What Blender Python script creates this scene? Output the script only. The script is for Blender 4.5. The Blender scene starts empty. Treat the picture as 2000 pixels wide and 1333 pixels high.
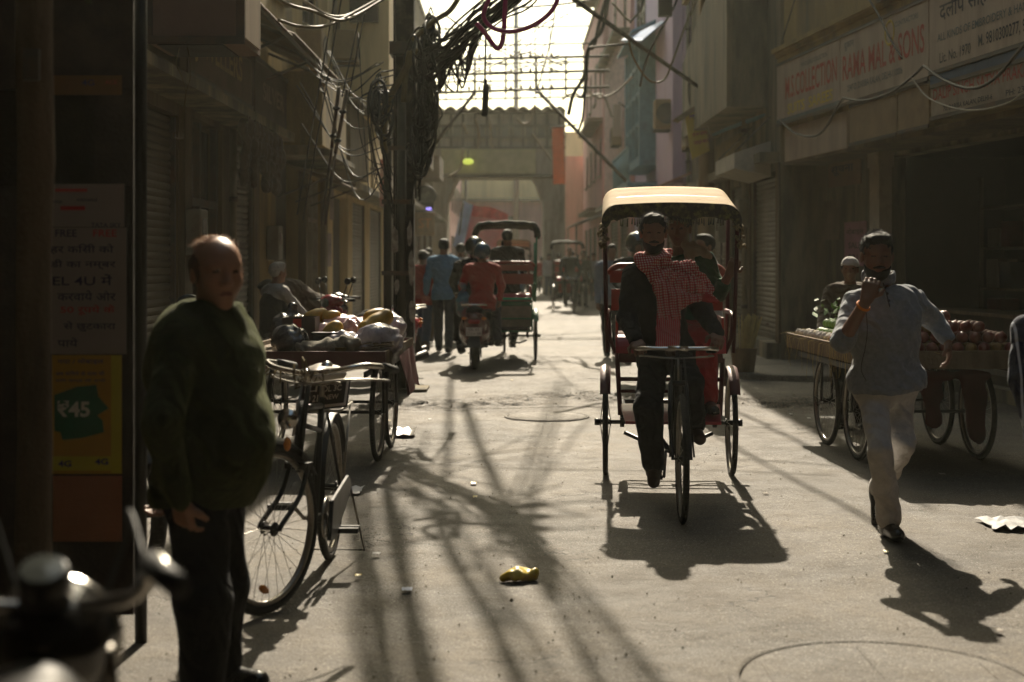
import bpy, bmesh, math, random
import numpy as np
from mathutils import Vector, Matrix, noise as mnoise
R = math.radians
sc = bpy.context.scene
COL = sc.collection

# ------------------------------------------------------------------ camera
cam_d = bpy.data.cameras.new('camera')
cam_d.sensor_width = 36.0
cam_d.lens = 50.0
cam_d.shift_y = -0.0798
cam_d.clip_start = 0.05
cam_d.clip_end = 2000
cam_d.dof.use_dof = True
cam_d.dof.focus_distance = 9.2
cam_d.dof.aperture_fstop = 2.2
cam = bpy.data.objects.new('camera', cam_d)
COL.objects.link(cam)
cam.location = (0, 0, 1.48)
cam.rotation_euler = (R(90), 0, 0)
sc.camera = cam

# ------------------------------------------------------------------ world
SUN_EL = R(39.0)
SUN_AZ = math.atan2(0.054, 1.0)          # measured from +Y towards +X
wd = bpy.data.worlds.new('World')
sc.world = wd
wd.use_nodes = True
wn = wd.node_tree
wn.nodes.clear()
_o = wn.nodes.new('ShaderNodeOutputWorld')
_b = wn.nodes.new('ShaderNodeBackground')
_s = wn.nodes.new('ShaderNodeTexSky')
_s.sky_type = 'NISHITA'
_s.sun_disc = False
_s.sun_elevation = SUN_EL
_s.sun_rotation = SUN_AZ
_s.air_density = 1.0
_s.dust_density = 3.0
_s.ozone_density = 1.0
_h = wn.nodes.new('ShaderNodeMix')
_h.data_type = 'RGBA'
_h.blend_type = 'MULTIPLY'
_h.inputs[0].default_value = 1.0
_h.inputs[7].default_value = (0.95, 0.95, 0.74, 1)
wn.links.new(_s.outputs[0], _h.inputs[6])
wn.links.new(_h.outputs[2], _b.inputs[0])
_b.inputs[1].default_value = 0.13
wn.links.new(_b.outputs[0], _o.inputs[0])

# ------------------------------------------------------------------ sun
sd = bpy.data.lights.new('sun', 'SUN')
sd.energy = 5.0
sd.angle = R(0.53)
sd.color = (1.0, 0.88, 0.70)
sun = bpy.data.objects.new('sun', sd)
COL.objects.link(sun)
_dir = Vector((math.sin(SUN_AZ) * math.cos(SUN_EL), math.cos(SUN_AZ) * math.cos(SUN_EL), math.sin(SUN_EL)))
sun.rotation_euler = _dir.to_track_quat('Z', 'Y').to_euler()
sun.location = (0, 30, 40)

sc.view_settings.view_transform = 'Standard'
sc.view_settings.look = 'None'
sc.view_settings.exposure = 0.82
sc.view_settings.gamma = 1.0
sc.cycles.use_denoising = True
sc.cycles.max_bounces = 6
sc.cycles.diffuse_bounces = 3
sc.cycles.glossy_bounces = 3
sc.cycles.transmission_bounces = 4
sc.cycles.volume_bounces = 0
sc.cycles.transparent_max_bounces = 8
sc.cycles.sample_clamp_indirect = 4.0
sc.cycles.caustics_reflective = False
sc.cycles.caustics_refractive = False

# ------------------------------------------------------------------ helpers: measuring
F_ = 2778.0
def W(x, y, Y):                       # a point seen at (x, y) of the photograph, Y metres away
    return Vector(((x - 1000) * Y / F_, Y, 1.48 - (y - 507) * Y / F_))
def G(x, y, z=0.0):                   # the point on the ground seen there
    Y = F_ * (1.48 - z) / (y - 507)
    return Vector(((x - 1000) * Y / F_, Y, z))

# ------------------------------------------------------------------ helpers: objects
def tag(o, label=None, cat=None, group=None, kind=None):
    if label: o['label'] = label
    if cat: o['category'] = cat
    if group: o['group'] = group
    if kind: o['kind'] = kind
    return o
def thing(name, label, cat, loc=(0, 0, 0), rz=0, group=None):
    o = bpy.data.objects.new(name, None)
    COL.objects.link(o)
    o.location = loc
    o.rotation_euler = (0, 0, rz)
    o.empty_display_size = 0.1
    return tag(o, label, cat, group)
def link(name, me, m=None, parent=None):
    o = bpy.data.objects.new(name, me)
    COL.objects.link(o)
    if m is not None and not me.materials:
        for q in (m if isinstance(m, (list, tuple)) else [m]):
            me.materials.append(q)
    if parent is not None: o.parent = parent
    return o
def dup(o, parent=None):
    c = o.copy()
    COL.objects.link(c)
    if parent is not None: c.parent = parent
    for ch in [q for q in KIDS.get(o.name, [])]:
        dup(ch, c)
    return c
KIDS = {}
def dup_tree(root):                   # copy of a thing with copies of parts and sub-parts
    KIDS.clear()
    for q in bpy.data.objects:
        if q.parent: KIDS.setdefault(q.parent.name, []).append(q)
    return dup(root)

class MB:
    """collects shapes, then becomes ONE mesh"""
    def __init__(s): s.v = []; s.f = []; s.sm = []; s.mi = []; s.cur = 0
    def add(s, vs, fs, smooth=False):
        b = len(s.v)
        s.v += [tuple(p) for p in vs]
        s.f += [tuple(i + b for i in f) for f in fs]
        s.sm += [smooth] * len(fs)
        s.mi += [s.cur] * len(fs)
        return s
    def box(s, c, d, rz=0, rx=0, ry=0):
        c = Vector(c); h = [q / 2 for q in d]
        m = Matrix.Rotation(rz, 3, 'Z') @ Matrix.Rotation(ry, 3, 'Y') @ Matrix.Rotation(rx, 3, 'X')
        vs = [c + m @ Vector((sx * h[0], sy * h[1], sz * h[2])) for sx in (-1, 1) for sy in (-1, 1) for sz in (-1, 1)]
        return s.add(vs, [(0, 1, 3, 2), (4, 6, 7, 5), (0, 4, 5, 1), (2, 3, 7, 6), (0, 2, 6, 4), (1, 5, 7, 3)])
    def b2(s, x0, x1, y0, y1, z0, z1):
        return s.box(((x0 + x1) / 2, (y0 + y1) / 2, (z0 + z1) / 2), (abs(x1 - x0), abs(y1 - y0), abs(z1 - z0)))
    def tube(s, pts, r, n=8, closed=False, cap=True):
        pts = [Vector(p) for p in pts]
        N = len(pts)
        rs = r if isinstance(r, (list, tuple)) else [r] * N
        vs = []; up = None
        for i, p in enumerate(pts):
            if closed: t = pts[(i + 1) % N] - pts[i - 1]
            else: t = pts[min(i + 1, N - 1)] - pts[max(i - 1, 0)]
            if t.length < 1e-9: t = Vector((0, 0, 1))
            t.normalize()
            if up is None:
                up = Vector((0, 0, 1)) if abs(t.z) < 0.9 else Vector((1, 0, 0))
            a = up - t * up.dot(t)
            if a.length < 1e-6: a = t.orthogonal()
            a.normalize(); up = a
            b = t.cross(a)
            for k in range(n):
                q = 2 * math.pi * k / n
                vs.append(p + (a * math.cos(q) + b * math.sin(q)) * rs[i])
        fs = []
        for i in range(N if closed else N - 1):
            j = (i + 1) % N
            for k in range(n):
                l = (k + 1) % n
                fs.append((i * n + k, i * n + l, j * n + l, j * n + k))
        if cap and not closed:
            fs.append(tuple(range(n - 1, -1, -1)))
            fs.append(tuple((N - 1) * n + k for k in range(n)))
        return s.add(vs, fs, True)
    def cyl(s, a, b, r, n=16, r2=None):
        return s.tube([a, b], [r, r if r2 is None else r2], n)
    def torus(s, c, ax, Rr, r, n=36, m=8, a0=0, a1=2 * math.pi, sq=1.0):
        c = Vector(c); ax = Vector(ax).normalized()
        u = ax.orthogonal().normalized() if abs(ax.z) > .9 else ax.cross(Vector((0, 0, 1))).normalized()
        w = ax.cross(u)
        full = abs(a1 - a0 - 2 * math.pi) < 1e-6
        pts = []
        K = n if full else n + 1
        vs = []; fs = []
        for i in range(K):
            t = a0 + (a1 - a0) * i / n
            d = u * math.cos(t) + w * math.sin(t)
            for k in range(m):
                q = 2 * math.pi * k / m
                vs.append(c + d * (Rr + r * math.cos(q)) + ax * (r * sq * math.sin(q)))
        for i in range(n):
            j = (i + 1) % K
            for k in range(m):
                l = (k + 1) % m
                fs.append((i * m + k, i * m + l, j * m + l, j * m + k))
        return s.add(vs, fs, True)
    def lathe(s, c, prof, n=24, ax=None):
        c = Vector(c)
        q = Vector((0, 0, 1)).rotation_difference(Vector(ax)) if ax is not None else None
        vs = []; fs = []
        for (r, z) in prof:
            for k in range(n):
                t = 2 * math.pi * k / n
                p = Vector((r * math.cos(t), r * math.sin(t), z))
                if q: p = q @ p
                vs.append(c + p)
        for i in range(len(prof) - 1):
            for k in range(n):
                l = (k + 1) % n
                fs.append((i * n + k, i * n + l, (i + 1) * n + l, (i + 1) * n + k))
        return s.add(vs, fs, True)
    def sph(s, c, r, n=14, m=9, sc_=(1, 1, 1), rot=None):
        c = Vector(c); vs = []; fs = []
        for i in range(m + 1):
            ph = math.pi * i / m
            for k in range(n):
                t = 2 * math.pi * k / n
                p = Vector((r * sc_[0] * math.sin(ph) * math.cos(t), r * sc_[1] * math.sin(ph) * math.sin(t), r * sc_[2] * math.cos(ph)))
                if rot is not None: p = rot @ p
                vs.append(c + p)
        for i in range(m):
            for k in range(n):
                l = (k + 1) % n
                fs.append((i * n + k, (i + 1) * n + k, (i + 1) * n + l, i * n + l))
        return s.add(vs, fs, True)
    def quad(s, *p): return s.add(p, [tuple(range(len(p)))])
    def prism(s, pts, d, smooth=False):
        """closed outline pts (3-D, planar) pushed along d"""
        n = len(pts); d = Vector(d)
        vs = [Vector(p) for p in pts] + [Vector(p) + d for p in pts]
        fs = [tuple(range(n - 1, -1, -1)), tuple(range(n, 2 * n))] + [(i, (i + 1) % n, n + (i + 1) % n, n + i) for i in range(n)]
        return s.add(vs, fs, smooth)
    SPLIT = set('pilaster guide_rail bracket post stay window sunshade balcony rib ledge arch_haunch front_leg insulator bolt grip spoke_guard pedal strut peel lever fringe arm_rest rail'.split())
    def parts(s, name, m, parent, bevel):
        """pieces that do not touch become objects of their own"""
        n = len(s.v); pa = list(range(n))
        def fd(i):
            while pa[i] != i: pa[i] = pa[pa[i]]; i = pa[i]
            return i
        for f in s.f:
            a = fd(f[0])
            for q in f[1:]:
                b = fd(q)
                if a != b: pa[b] = a
        comp = {}
        for i in range(n): comp.setdefault(fd(i), []).append(i)
        V = np.array(s.v); ks = list(comp)
        bb = [(V[comp[k]].min(0) - .004, V[comp[k]].max(0) + .004) for k in ks]
        par = list(range(len(ks)))
        def f2(i):
            while par[i] != i: i = par[i]
            return i
        for i in range(len(ks)):
            for j in range(i):
                if (bb[i][0] <= bb[j][1]).all() and (bb[j][0] <= bb[i][1]).all():
                    a, b = f2(i), f2(j)
                    if a != b: par[a] = b
        grp = {}
        for i, k in enumerate(ks): grp.setdefault(f2(i), []).append(k)
        if len(grp) < 2: return None
        own = {}
        for g, kk in grp.items():
            for k in kk: own[k] = g
        first = None
        for g in grp:
            t = MB(); mp_ = {}
            for f, sm in zip(s.f, s.sm):
                if own[fd(f[0])] != g: continue
                ff = []
                for q in f:
                    if q not in mp_: mp_[q] = len(t.v); t.v.append(s.v[q])
                    ff.append(mp_[q])
                t.f.append(tuple(ff)); t.sm.append(sm); t.mi.append(0)
            o = t.build(name, m, parent, bevel, False)
            first = first or o
        return first
    def build(s, name, m=None, parent=None, bevel=0, split=None):
        if split is None: split = name in MB.SPLIT and parent is not None
        if split:
            o = s.parts(name, m, parent, bevel)
            if o: return o
        me = bpy.data.meshes.new(name)
        me.from_pydata(s.v, [], s.f)
        me.polygons.foreach_set('use_smooth', s.sm)
        me.polygons.foreach_set('material_index', s.mi)
        me.update()
        bm = bmesh.new(); bm.from_mesh(me)
        if bevel:
            eds = [e for e in bm.edges if len(e.link_faces) == 2 and e.calc_face_angle(0) > 0.8 and not e.link_faces[0].smooth]
            bmesh.ops.bevel(bm, geom=eds, offset=bevel, segments=1, affect='EDGES')
        bmesh.ops.recalc_face_normals(bm, faces=bm.faces)
        bm.to_mesh(me); bm.free()
        return link(name, me, m, parent)

def catm(pts, n=8):                    # smooth curve through points
    pts = [Vector(p) for p in pts]
    P = [pts[0] * 2 - pts[1]] + pts + [pts[-1] * 2 - pts[-2]]
    out = []
    for i in range(1, len(P) - 2):
        for k in range(n):
            t = k / n
            a, b, c, d = P[i - 1], P[i], P[i + 1], P[i + 2]
            out.append(0.5 * ((2 * b) + (c - a) * t + (2 * a - 5 * b + 4 * c - d) * t * t + (3 * b - a - 3 * c + d) * t ** 3))
    out.append(pts[-1])
    return out
def sag(a, b, s, n=16):
    a = Vector(a); b = Vector(b)
    return [a.lerp(b, i / n) - Vector((0, 0, s * 4 * (i / n) * (1 - i / n))) for i in range(n + 1)]

# ------------------------------------------------------------------ helpers: materials
MC = {}
def mat(name, col, rough=0.75, metal=0.0, var=0.25, scale=5.0, bump=0.25, bscale=60.0, dirt=None, damt=0.5, dscale=2.5,
        streak=False, coat=0.0, emit=None, trans=0.0, sheen=0.0, spec=0.4, wave=None, subs=0.0, zmap=None):
    if name in MC: return MC[name]
    m = bpy.data.materials.new(name); m.use_nodes = True
    nt = m.node_tree; N = nt.nodes; L = nt.links
    p = N['Principled BSDF']
    tc = N.new('ShaderNodeTexCoord')
    src = tc.outputs['Object']
    mp = N.new('ShaderNodeMapping')
    mp.inputs['Scale'].default_value = (1, 1, 0.18) if streak else (1, 1, 1)
    L.new(src, mp.inputs[0])
    n1 = N.new('ShaderNodeTexNoise'); n1.inputs['Scale'].default_value = scale
    n1.inputs['Detail'].default_value = 7; n1.inputs['Roughness'].default_value = 0.62
    L.new(mp.outputs[0], n1.inputs[0])
    cr = N.new('ShaderNodeValToRGB')
    a = [max(0, c * (1 - var)) for c in col[:3]]; b = [min(1, c * (1 + var)) for c in col[:3]]
    cr.color_ramp.elements[0].position = 0.32; cr.color_ramp.elements[1].position = 0.68
    cr.color_ramp.elements[0].color = (*a, 1); cr.color_ramp.elements[1].color = (*b, 1)
    L.new(n1.outputs[0], cr.inputs[0])
    out = cr.outputs[0]
    if dirt is not None:
        n2 = N.new('ShaderNodeTexNoise'); n2.inputs['Scale'].default_value = dscale
        n2.inputs['Detail'].default_value = 9; n2.inputs['Roughness'].default_value = 0.7
        L.new(mp.outputs[0], n2.inputs[0])
        r2 = N.new('ShaderNodeValToRGB')
        r2.color_ramp.elements[0].position = 0.62 - 0.3 * damt; r2.color_ramp.elements[1].position = 0.78 - 0.3 * damt
        L.new(n2.outputs[0], r2.inputs[0])
        mx = N.new('ShaderNodeMix'); mx.data_type = 'RGBA'
        mm = N.new('ShaderNodeMath'); mm.operation = 'MULTIPLY'; mm.inputs[1].default_value = min(1, damt * 1.3)
        L.new(r2.outputs[0], mm.inputs[0])
        L.new(mm.outputs[0], mx.inputs[0]); L.new(out, mx.inputs[6]); mx.inputs[7].default_value = (*dirt[:3], 1)
        out = mx.outputs[2]
    L.new(out, p.inputs['Base Color'])
    p.inputs['Roughness'].default_value = rough
    if rough < 0.9:
        rr = N.new('ShaderNodeMapRange')
        rr.inputs[3].default_value = max(0.03, rough - 0.1); rr.inputs[4].default_value = min(1, rough + 0.14)
        L.new(n1.outputs[0], rr.inputs[0]); L.new(rr.outputs[0], p.inputs['Roughness'])
    p.inputs['Metallic'].default_value = metal
    p.inputs['Specular IOR Level'].default_value = spec
    if coat: p.inputs['Coat Weight'].default_value = coat; p.inputs['Coat Roughness'].default_value = 0.08
    if trans: p.inputs['Transmission Weight'].default_value = trans
    if sheen: p.inputs['Sheen Weight'].default_value = sheen; p.inputs['Sheen Roughness'].default_value = 0.5
    if subs: p.inputs['Subsurface Weight'].default_value = subs; p.inputs['Subsurface Radius'].default_value = (0.02, 0.008, 0.004); p.inputs['Subsurface Scale'].default_value = 0.3
    if emit: p.inputs['Emission Color'].default_value = (*emit[:3], 1); p.inputs['Emission Strength'].default_value = emit[3]
    hs = None
    if bump:
        n3 = N.new('ShaderNodeTexNoise'); n3.inputs['Scale'].default_value = bscale; n3.inputs['Detail'].default_value = 5
        L.new(src, n3.inputs[0]); hs = n3.outputs[0]
        bp = N.new('ShaderNodeBump'); bp.inputs['Strength'].default_value = bump; bp.inputs['Distance'].default_value = 0.01
        L.new(hs, bp.inputs['Height']); L.new(bp.outputs[0], p.inputs['Normal'])
        if wave:                       # ribs or folds: (axis, scale, strength)
            wv = N.new('ShaderNodeTexWave'); wv.bands_direction = wave[0]; wv.inputs['Scale'].default_value = wave[1]
            wv.inputs['Distortion'].default_value = wave[3] if len(wave) > 3 else 0.3
            wv.inputs['Detail Scale'].default_value = 1.6; wv.inputs['Detail'].default_value = 3.0
            L.new(src, wv.inputs[0])
            b2 = N.new('ShaderNodeBump'); b2.inputs['Strength'].default_value = wave[2]; b2.inputs['Distance'].default_value = 0.01
            L.new(wv.outputs[1], b2.inputs['Height']); L.new(bp.outputs[0], b2.inputs['Normal']); L.new(b2.outputs[0], p.inputs['Normal'])
    MC[name] = m
    return m

def text_obj(name, s, m, parent, mtx, h, w=None, ext=0.004, bold=0.0):
    """one line of lettering as a mesh; mtx places its local XY plane; h letter height, w total width"""
    cu = bpy.data.curves.new(name, 'FONT')
    cu.body = s; cu.size = 1.0; cu.extrude = 0.0; cu.resolution_u = 3; cu.offset = bold
    o = bpy.data.objects.new(name, cu); COL.objects.link(o)
    dg = bpy.context.evaluated_depsgraph_get()
    me = bpy.data.meshes.new_from_object(o.evaluated_get(dg))
    bpy.data.objects.remove(o); bpy.data.curves.remove(cu)
    if len(me.vertices) == 0: return None
    co = np.empty(len(me.vertices) * 3, dtype=np.float32); me.vertices.foreach_get('co', co); co = co.reshape(-1, 3)
    mn = co.min(0); mx = co.max(0)
    co = co - mn
    sx = h / max(1e-6, mx[1] - mn[1]); sxx = sx if w is None else w / max(1e-6, mx[0] - mn[0])
    co[:, 0] *= sxx; co[:, 1] *= sx; co[:, 2] = ext
    me.vertices.foreach_set('co', co.ravel()); me.update()
    me.transform(mtx)
    for p_ in me.polygons: p_.use_smooth = False
    me.materials.clear()
    return link(name, me, m, parent)
def frame_mtx(o, ux, uz):
    """matrix whose X runs along ux, Y along uz, Z faces out"""
    ux = Vector(ux).normalized(); uz = Vector(uz).normalized(); n = ux.cross(uz)
    m = Matrix((ux, uz, n)).transposed().to_4x4()
    m.translation = Vector(o)
    return m

# ------------------------------------------------------------------ helpers: implicit surfaces
def _g(lo, hi, h, org, shp):
    i0 = np.maximum(0, np.floor((lo - org) / h).astype(int)); i1 = np.minimum(shp, np.ceil((hi - org) / h).astype(int) + 1)
    return i0, i1
def surfnet(Fd, org, h, name):
    s = Fd < 0
    nx, ny, nz = Fd.shape
    cnt = np.zeros((nx - 1, ny - 1, nz - 1), np.uint8)
    for a in (0, 1):
        for b in (0, 1):
            for c in (0, 1):
                cnt += s[a:nx - 1 + a, b:ny - 1 + b, c:nz - 1 + c]
    act = (cnt > 0) & (cnt < 8)
    ii = np.argwhere(act)
    idx = -np.ones(act.shape, np.int64); idx[act] = np.arange(len(ii))
    acc = np.zeros((len(ii), 3)); num = np.zeros(len(ii))
    for ax in range(3):
        o1, o2 = [q for q in range(3) if q != ax]
        for a in (0, 1):
            for b in (0, 1):
                d0 = np.zeros(3, int); d0[o1] = a; d0[o2] = b
                d1 = d0.copy(); d1[ax] = 1
                A = ii + d0; B = ii + d1
                fa = Fd[A[:, 0], A[:, 1], A[:, 2]]; fb = Fd[B[:, 0], B[:, 1], B[:, 2]]
                cr = (fa < 0) != (fb < 0)
                t = fa[cr] / (fa[cr] - fb[cr])
                p = np.tile(d0.astype(float), (cr.sum(), 1)); p[:, ax] += t
                acc[cr] += p; num[cr] += 1
    V = (ii + acc / num[:, None]) * h + org
    faces = []
    for ax in range(3):
        o1, o2 = [q for q in range(3) if q != ax]
        sl0 = [slice(None)] * 3; sl1 = [slice(None)] * 3
        sl0[ax] = slice(0, -1); sl1[ax] = slice(1, None)
        c = s[tuple(sl0)] != s[tuple(sl1)]
        e = np.argwhere(c)
        e = e[(e[:, o1] > 0) & (e[:, o2] > 0) & (e[:, o1] < Fd.shape[o1] - 1) & (e[:, o2] < Fd.shape[o2] - 1)]
        ins = s[e[:, 0], e[:, 1], e[:, 2]]
        q = []
        for (a, b) in ((0, 0), (1, 0), (1, 1), (0, 1)):
            w = e.copy(); w[:, o1] -= a; w[:, o2] -= b
            q.append(idx[w[:, 0], w[:, 1], w[:, 2]])
        Q = np.stack(q, 1)
        if ax == 1: ins = ~ins
        Q[ins] = Q[ins][:, ::-1]
        faces.append(Q)
    Fq = np.concatenate(faces)
    Fq = Fq[:, ::-1]
    me = bpy.data.meshes.new(name)
    me.vertices.add(len(V)); me.vertices.foreach_set('co', V.astype(np.float32).ravel())
    me.loops.add(len(Fq) * 4); me.loops.foreach_set('vertex_index', Fq.astype(np.int32).ravel())
    me.polygons.add(len(Fq)); me.polygons.foreach_set('loop_start', np.arange(0, len(Fq) * 4, 4, dtype=np.int32))
    me.polygons.foreach_set('use_smooth', np.ones(len(Fq), bool))
    me.update(calc_edges=True); me.validate()
    return me

class SDF:
    """smooth union of tapered capsules and ellipsoids -> one continuous mesh"""
    def __init__(s): s.p = []
    def cap(s, a, b, ra, rb, k=0.02, sq=None, sub=False):
        s.p.append(('c', np.array(a, float), np.array(b, float), ra, rb, k, sq, sub)); return s
    def ell(s, c, r, k=0.02, fr=None, sub=False):
        if fr is None: fr = np.eye(3)
        s.p.append(('e', np.array(c, float), np.array(r, float), np.array(fr, float), None, k, None, sub)); return s
    def cut(s, pt, n):                 # throw away the side n points to
        s.p.append(('p', np.array(pt, float), np.array(n, float), 0, 0, 0, None, False)); return s
    def grow(s, q):                    # a second skin, q metres out
        t = SDF()
        for p in s.p:
            if p[0] == 'c': t.p.append(('c', p[1], p[2], p[3] + q, p[4] + q, p[5], p[6], p[7]))
            elif p[0] == 'e': t.p.append(('e', p[1], p[2] + q, p[3], None, p[5], None, p[7]))
        return t
    def bounds(s):
        lo = np.full(3, 1e9); hi = -lo
        for p in s.p:
            if p[7] or p[0] == 'p': continue
            if p[0] == 'c':
                sq = 1.0 if p[6] is None else max(1, p[6][1])
                r = max(p[3], p[4]) * sq
                lo = np.minimum(lo, np.minimum(p[1], p[2]) - r); hi = np.maximum(hi, np.maximum(p[1], p[2]) + r)
            else:
                r = p[2].max(); lo = np.minimum(lo, p[1] - r); hi = np.maximum(hi, p[1] + r)
        return lo, hi
    def mesh(s, h, name, wr=None):
        lo, hi = s.bounds()
        org = lo - 3 * h
        shp = np.ceil((hi - lo + 6 * h) / h).astype(int) + 1
        Fd = np.full(shp, 1.0, np.float32)
        for p in s.p:
            if p[0] == 'p':
                X, Y, Z = [org[i] + np.arange(shp[i]) * h for i in range(3)]
                d = (X[:, None, None] - p[1][0]) * p[2][0] + (Y[None, :, None] - p[1][1]) * p[2][1] + (Z[None, None, :] - p[1][2]) * p[2][2]
                Fd = np.maximum(Fd, d.astype(np.float32)); continue
            k = max(p[5], 1e-4)
            if p[0] == 'c':
                sq = 1.0 if p[6] is None else max(1, p[6][1])
                r = max(p[3], p[4]) * sq + k + 2 * h
                l2, h2 = np.minimum(p[1], p[2]) - r, np.maximum(p[1], p[2]) + r
            else:
                r = p[2].max() + k + 2 * h; l2, h2 = p[1] - r, p[1] + r
            i0, i1 = _g(l2, h2, h, org, shp)
            if (i1 <= i0).any(): continue
            X, Y, Z = [(org[i] + np.arange(i0[i], i1[i]) * h).astype(np.float32) for i in range(3)]
            X = X[:, None, None]; Y = Y[None, :, None]; Z = Z[None, None, :]
            if p[0] == 'c':
                a, b = p[1], p[2]; ba = b - a; L2 = max(1e-12, (ba ** 2).sum())
                px, py, pz = X - a[0], Y - a[1], Z - a[2]
                t = np.clip((px * ba[0] + py * ba[1] + pz * ba[2]) / L2, 0, 1)
                qx, qy, qz = px - t * ba[0], py - t * ba[1], pz - t * ba[2]
                rr = p[3] + (p[4] - p[3]) * t
                if p[6] is not None:
                    u, sc_ = p[6]; u = np.array(u, float); u = u / np.linalg.norm(u)
                    dd = qx * u[0] + qy * u[1] + qz * u[2]
                    f = (1 / sc_ - 1) * dd
                    qx, qy, qz = qx + f * u[0], qy + f * u[1], qz + f * u[2]
                d = np.sqrt(qx * qx + qy * qy + qz * qz) - rr
            else:
                c, rd, fr = p[1], p[2], p[3]
                px, py, pz = X - c[0], Y - c[1], Z - c[2]
                l = [(px * fr[i][0] + py * fr[i][1] + pz * fr[i][2]) for i in range(3)]
                k0 = np.sqrt(sum((l[i] / rd[i]) ** 2 for i in range(3)))
                k1 = np.sqrt(sum((l[i] / rd[i] ** 2) ** 2 for i in range(3))) + 1e-9
                d = k0 * (k0 - 1) / k1
            sl = tuple(slice(i0[i], i1[i]) for i in range(3))
            cu = Fd[sl]
            if p[7]:
                dn = -d
                hh = np.maximum(k - np.abs(cu - dn), 0)
                Fd[sl] = np.maximum(cu, dn) + hh * hh / (4 * k)
            else:
                hh = np.maximum(k - np.abs(cu - d), 0)
                Fd[sl] = np.minimum(cu, d) - hh * hh / (4 * k)
        if wr is not None:             # folds: amplitude, frequency, seed
            A, fq, sd_ = wr
            X, Y, Z = [(org[i] + np.arange(shp[i]) * h).astype(np.float32) for i in range(3)]
            X = X[:, None, None]; Y = Y[None, :, None]; Z = Z[None, None, :]
            w1 = np.sin(fq * 0.31 * X + fq * .27 * Y + sd_) + np.sin(fq * .23 * Z + fq * .4 * X + 1.7 * sd_)
            w2 = np.sin(fq * (Z * .9 + X * .35 - Y * .3) + 2.1 * w1 + sd_) * np.sin(fq * .45 * (X - Z * .4 + Y) + 1.3 * w1 + 2 * sd_)
            w3 = np.sin(fq * 1.9 * (Z * .5 - X * .6 + Y * .5) + 1.5 * w2 + sd_)
            Fd = Fd + A * (w2 + 0.4 * w3 + 0.35 * w1)
        return surfnet(Fd, org, h, name)
def sdf_obj(s, h, name, m, parent=None, wr=None):
    return link(name, s.mesh(h, name, wr), m, parent)
# ------------------------------------------------------------------ helpers: everything built in world coordinates, then settled on its thing
def settle(root):
    inv = root.matrix_basis.inverted()
    def rec(o):
        for q in bpy.data.objects:
            if q.parent == o:
                if q.type == 'MESH' and not q.get('_s'):
                    q.data.transform(inv); q['_s'] = 1
                rec(q)
    rec(root)
    for q in bpy.data.objects:
        if '_s' in q: del q['_s']
    return root
def setorigin(o, loc):
    o.data.transform(Matrix.Translation(-Vector(loc))); o.location = loc
    return o

# ------------------------------------------------------------------ people
SKIN = mat('skin', (0.20, 0.10, 0.06), 0.5, var=0.12, scale=20, bump=0.12, bscale=160, subs=0.12, spec=0.5)
SKIN_PALE = mat('skin_pale', (0.34, 0.17, 0.10), 0.42, var=0.12, scale=20, bump=0.12, bscale=160, subs=0.15, spec=0.55)
EYE = mat('eye_dark', (0.02, 0.015, 0.012), 0.2, bump=0)
LIP = mat('lip', (0.16, 0.06, 0.045), 0.45, bump=0)
HAIR = mat('hair_black', (0.012, 0.010, 0.009), 0.62, var=.4, scale=60, bump=1.0, bscale=220, spec=0.25)
HAIR_GREY = mat('hair_grey', (0.45, 0.42, 0.38), 0.6, var=.4, scale=60, bump=1.0, bscale=220)
HAIR_BROWN = mat('hair_brown', (0.10, 0.04, 0.015), 0.45, var=.4, scale=60, bump=0.8, bscale=220)
SHOE = mat('shoe_leather', (0.012, 0.011, 0.011), 0.25, var=.3, bump=0.1, spec=0.6)
SHOE_BROWN = mat('shoe_brown', (0.07, 0.04, 0.025), 0.5, var=.3, bump=0.2)

def cloth(name, col, rough=0.9, **k):
    d = dict(var=0.16, scale=14, bump=0.35, bscale=120, sheen=0.15, spec=0.2, wave=('DIAGONAL', 5.0, .75, 9)); d.update(k)
    return mat(name, col, rough, **d)

def stand(base, face, H=1.70, stride=0.0, arms=((0.05, 0.1, 0.3), (0.05, 0.1, 0.3)), lean=0.0, look=None):
    """joints of an upright figure. arms: per side (forward, outward, elbow bend)"""
    b = Vector(base); f = Vector((face[0], face[1], 0)).normalized(); r = Vector((f.y, -f.x, 0)); u = Vector((0, 0, 1))
    if r.x < 0: sa, sb = r, -r
    else: sa, sb = -r, r            # side A is the picture's left
    hip = b + u * .525 * H
    ch = hip + u * .20 * H + f * lean * .20 * H
    nk = hip + u * .315 * H + f * lean * .30 * H
    hd = nk + u * .095 * H + f * (.02 + lean * .06) * H
    J = dict(hip=hip, chest=ch, neck=nk, head=hd, f=f, lat=sb, hf=Vector(look).normalized() if look else f, s=H / 1.72)
    for n, sd, st, arm in (('A', sa, stride, arms[0]), ('B', sb, -stride, arms[1])):
        sh = nk - u * .035 * H + sd * .108 * H
        fw, ow, bd = arm
        e = sh + (-u + f * fw + sd * ow).normalized() * .175 * H
        w = e + (-u * math.cos(bd) + f * (fw + math.sin(bd)) + sd * ow * .3).normalized() * .15 * H
        h = hip - u * .02 * H + sd * .052 * H
        k = h + (-u + f * (st * .55 + .04)).normalized() * .235 * H
        a = Vector((h.x + f.x * st * .42 * H - f.x * .01, h.y + f.y * st * .42 * H, b.z + .048 * H + (0.05 * H if st < -0.25 else 0)))
        J['sh' + n] = sh; J['el' + n] = e; J['wr' + n] = w; J['hp' + n] = h; J['kn' + n] = k; J['an' + n] = a
        J['toe' + n] = (f * 0.95 - u * (.5 if st < -0.25 else 0) + sd * .12).normalized()
    return J

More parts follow.
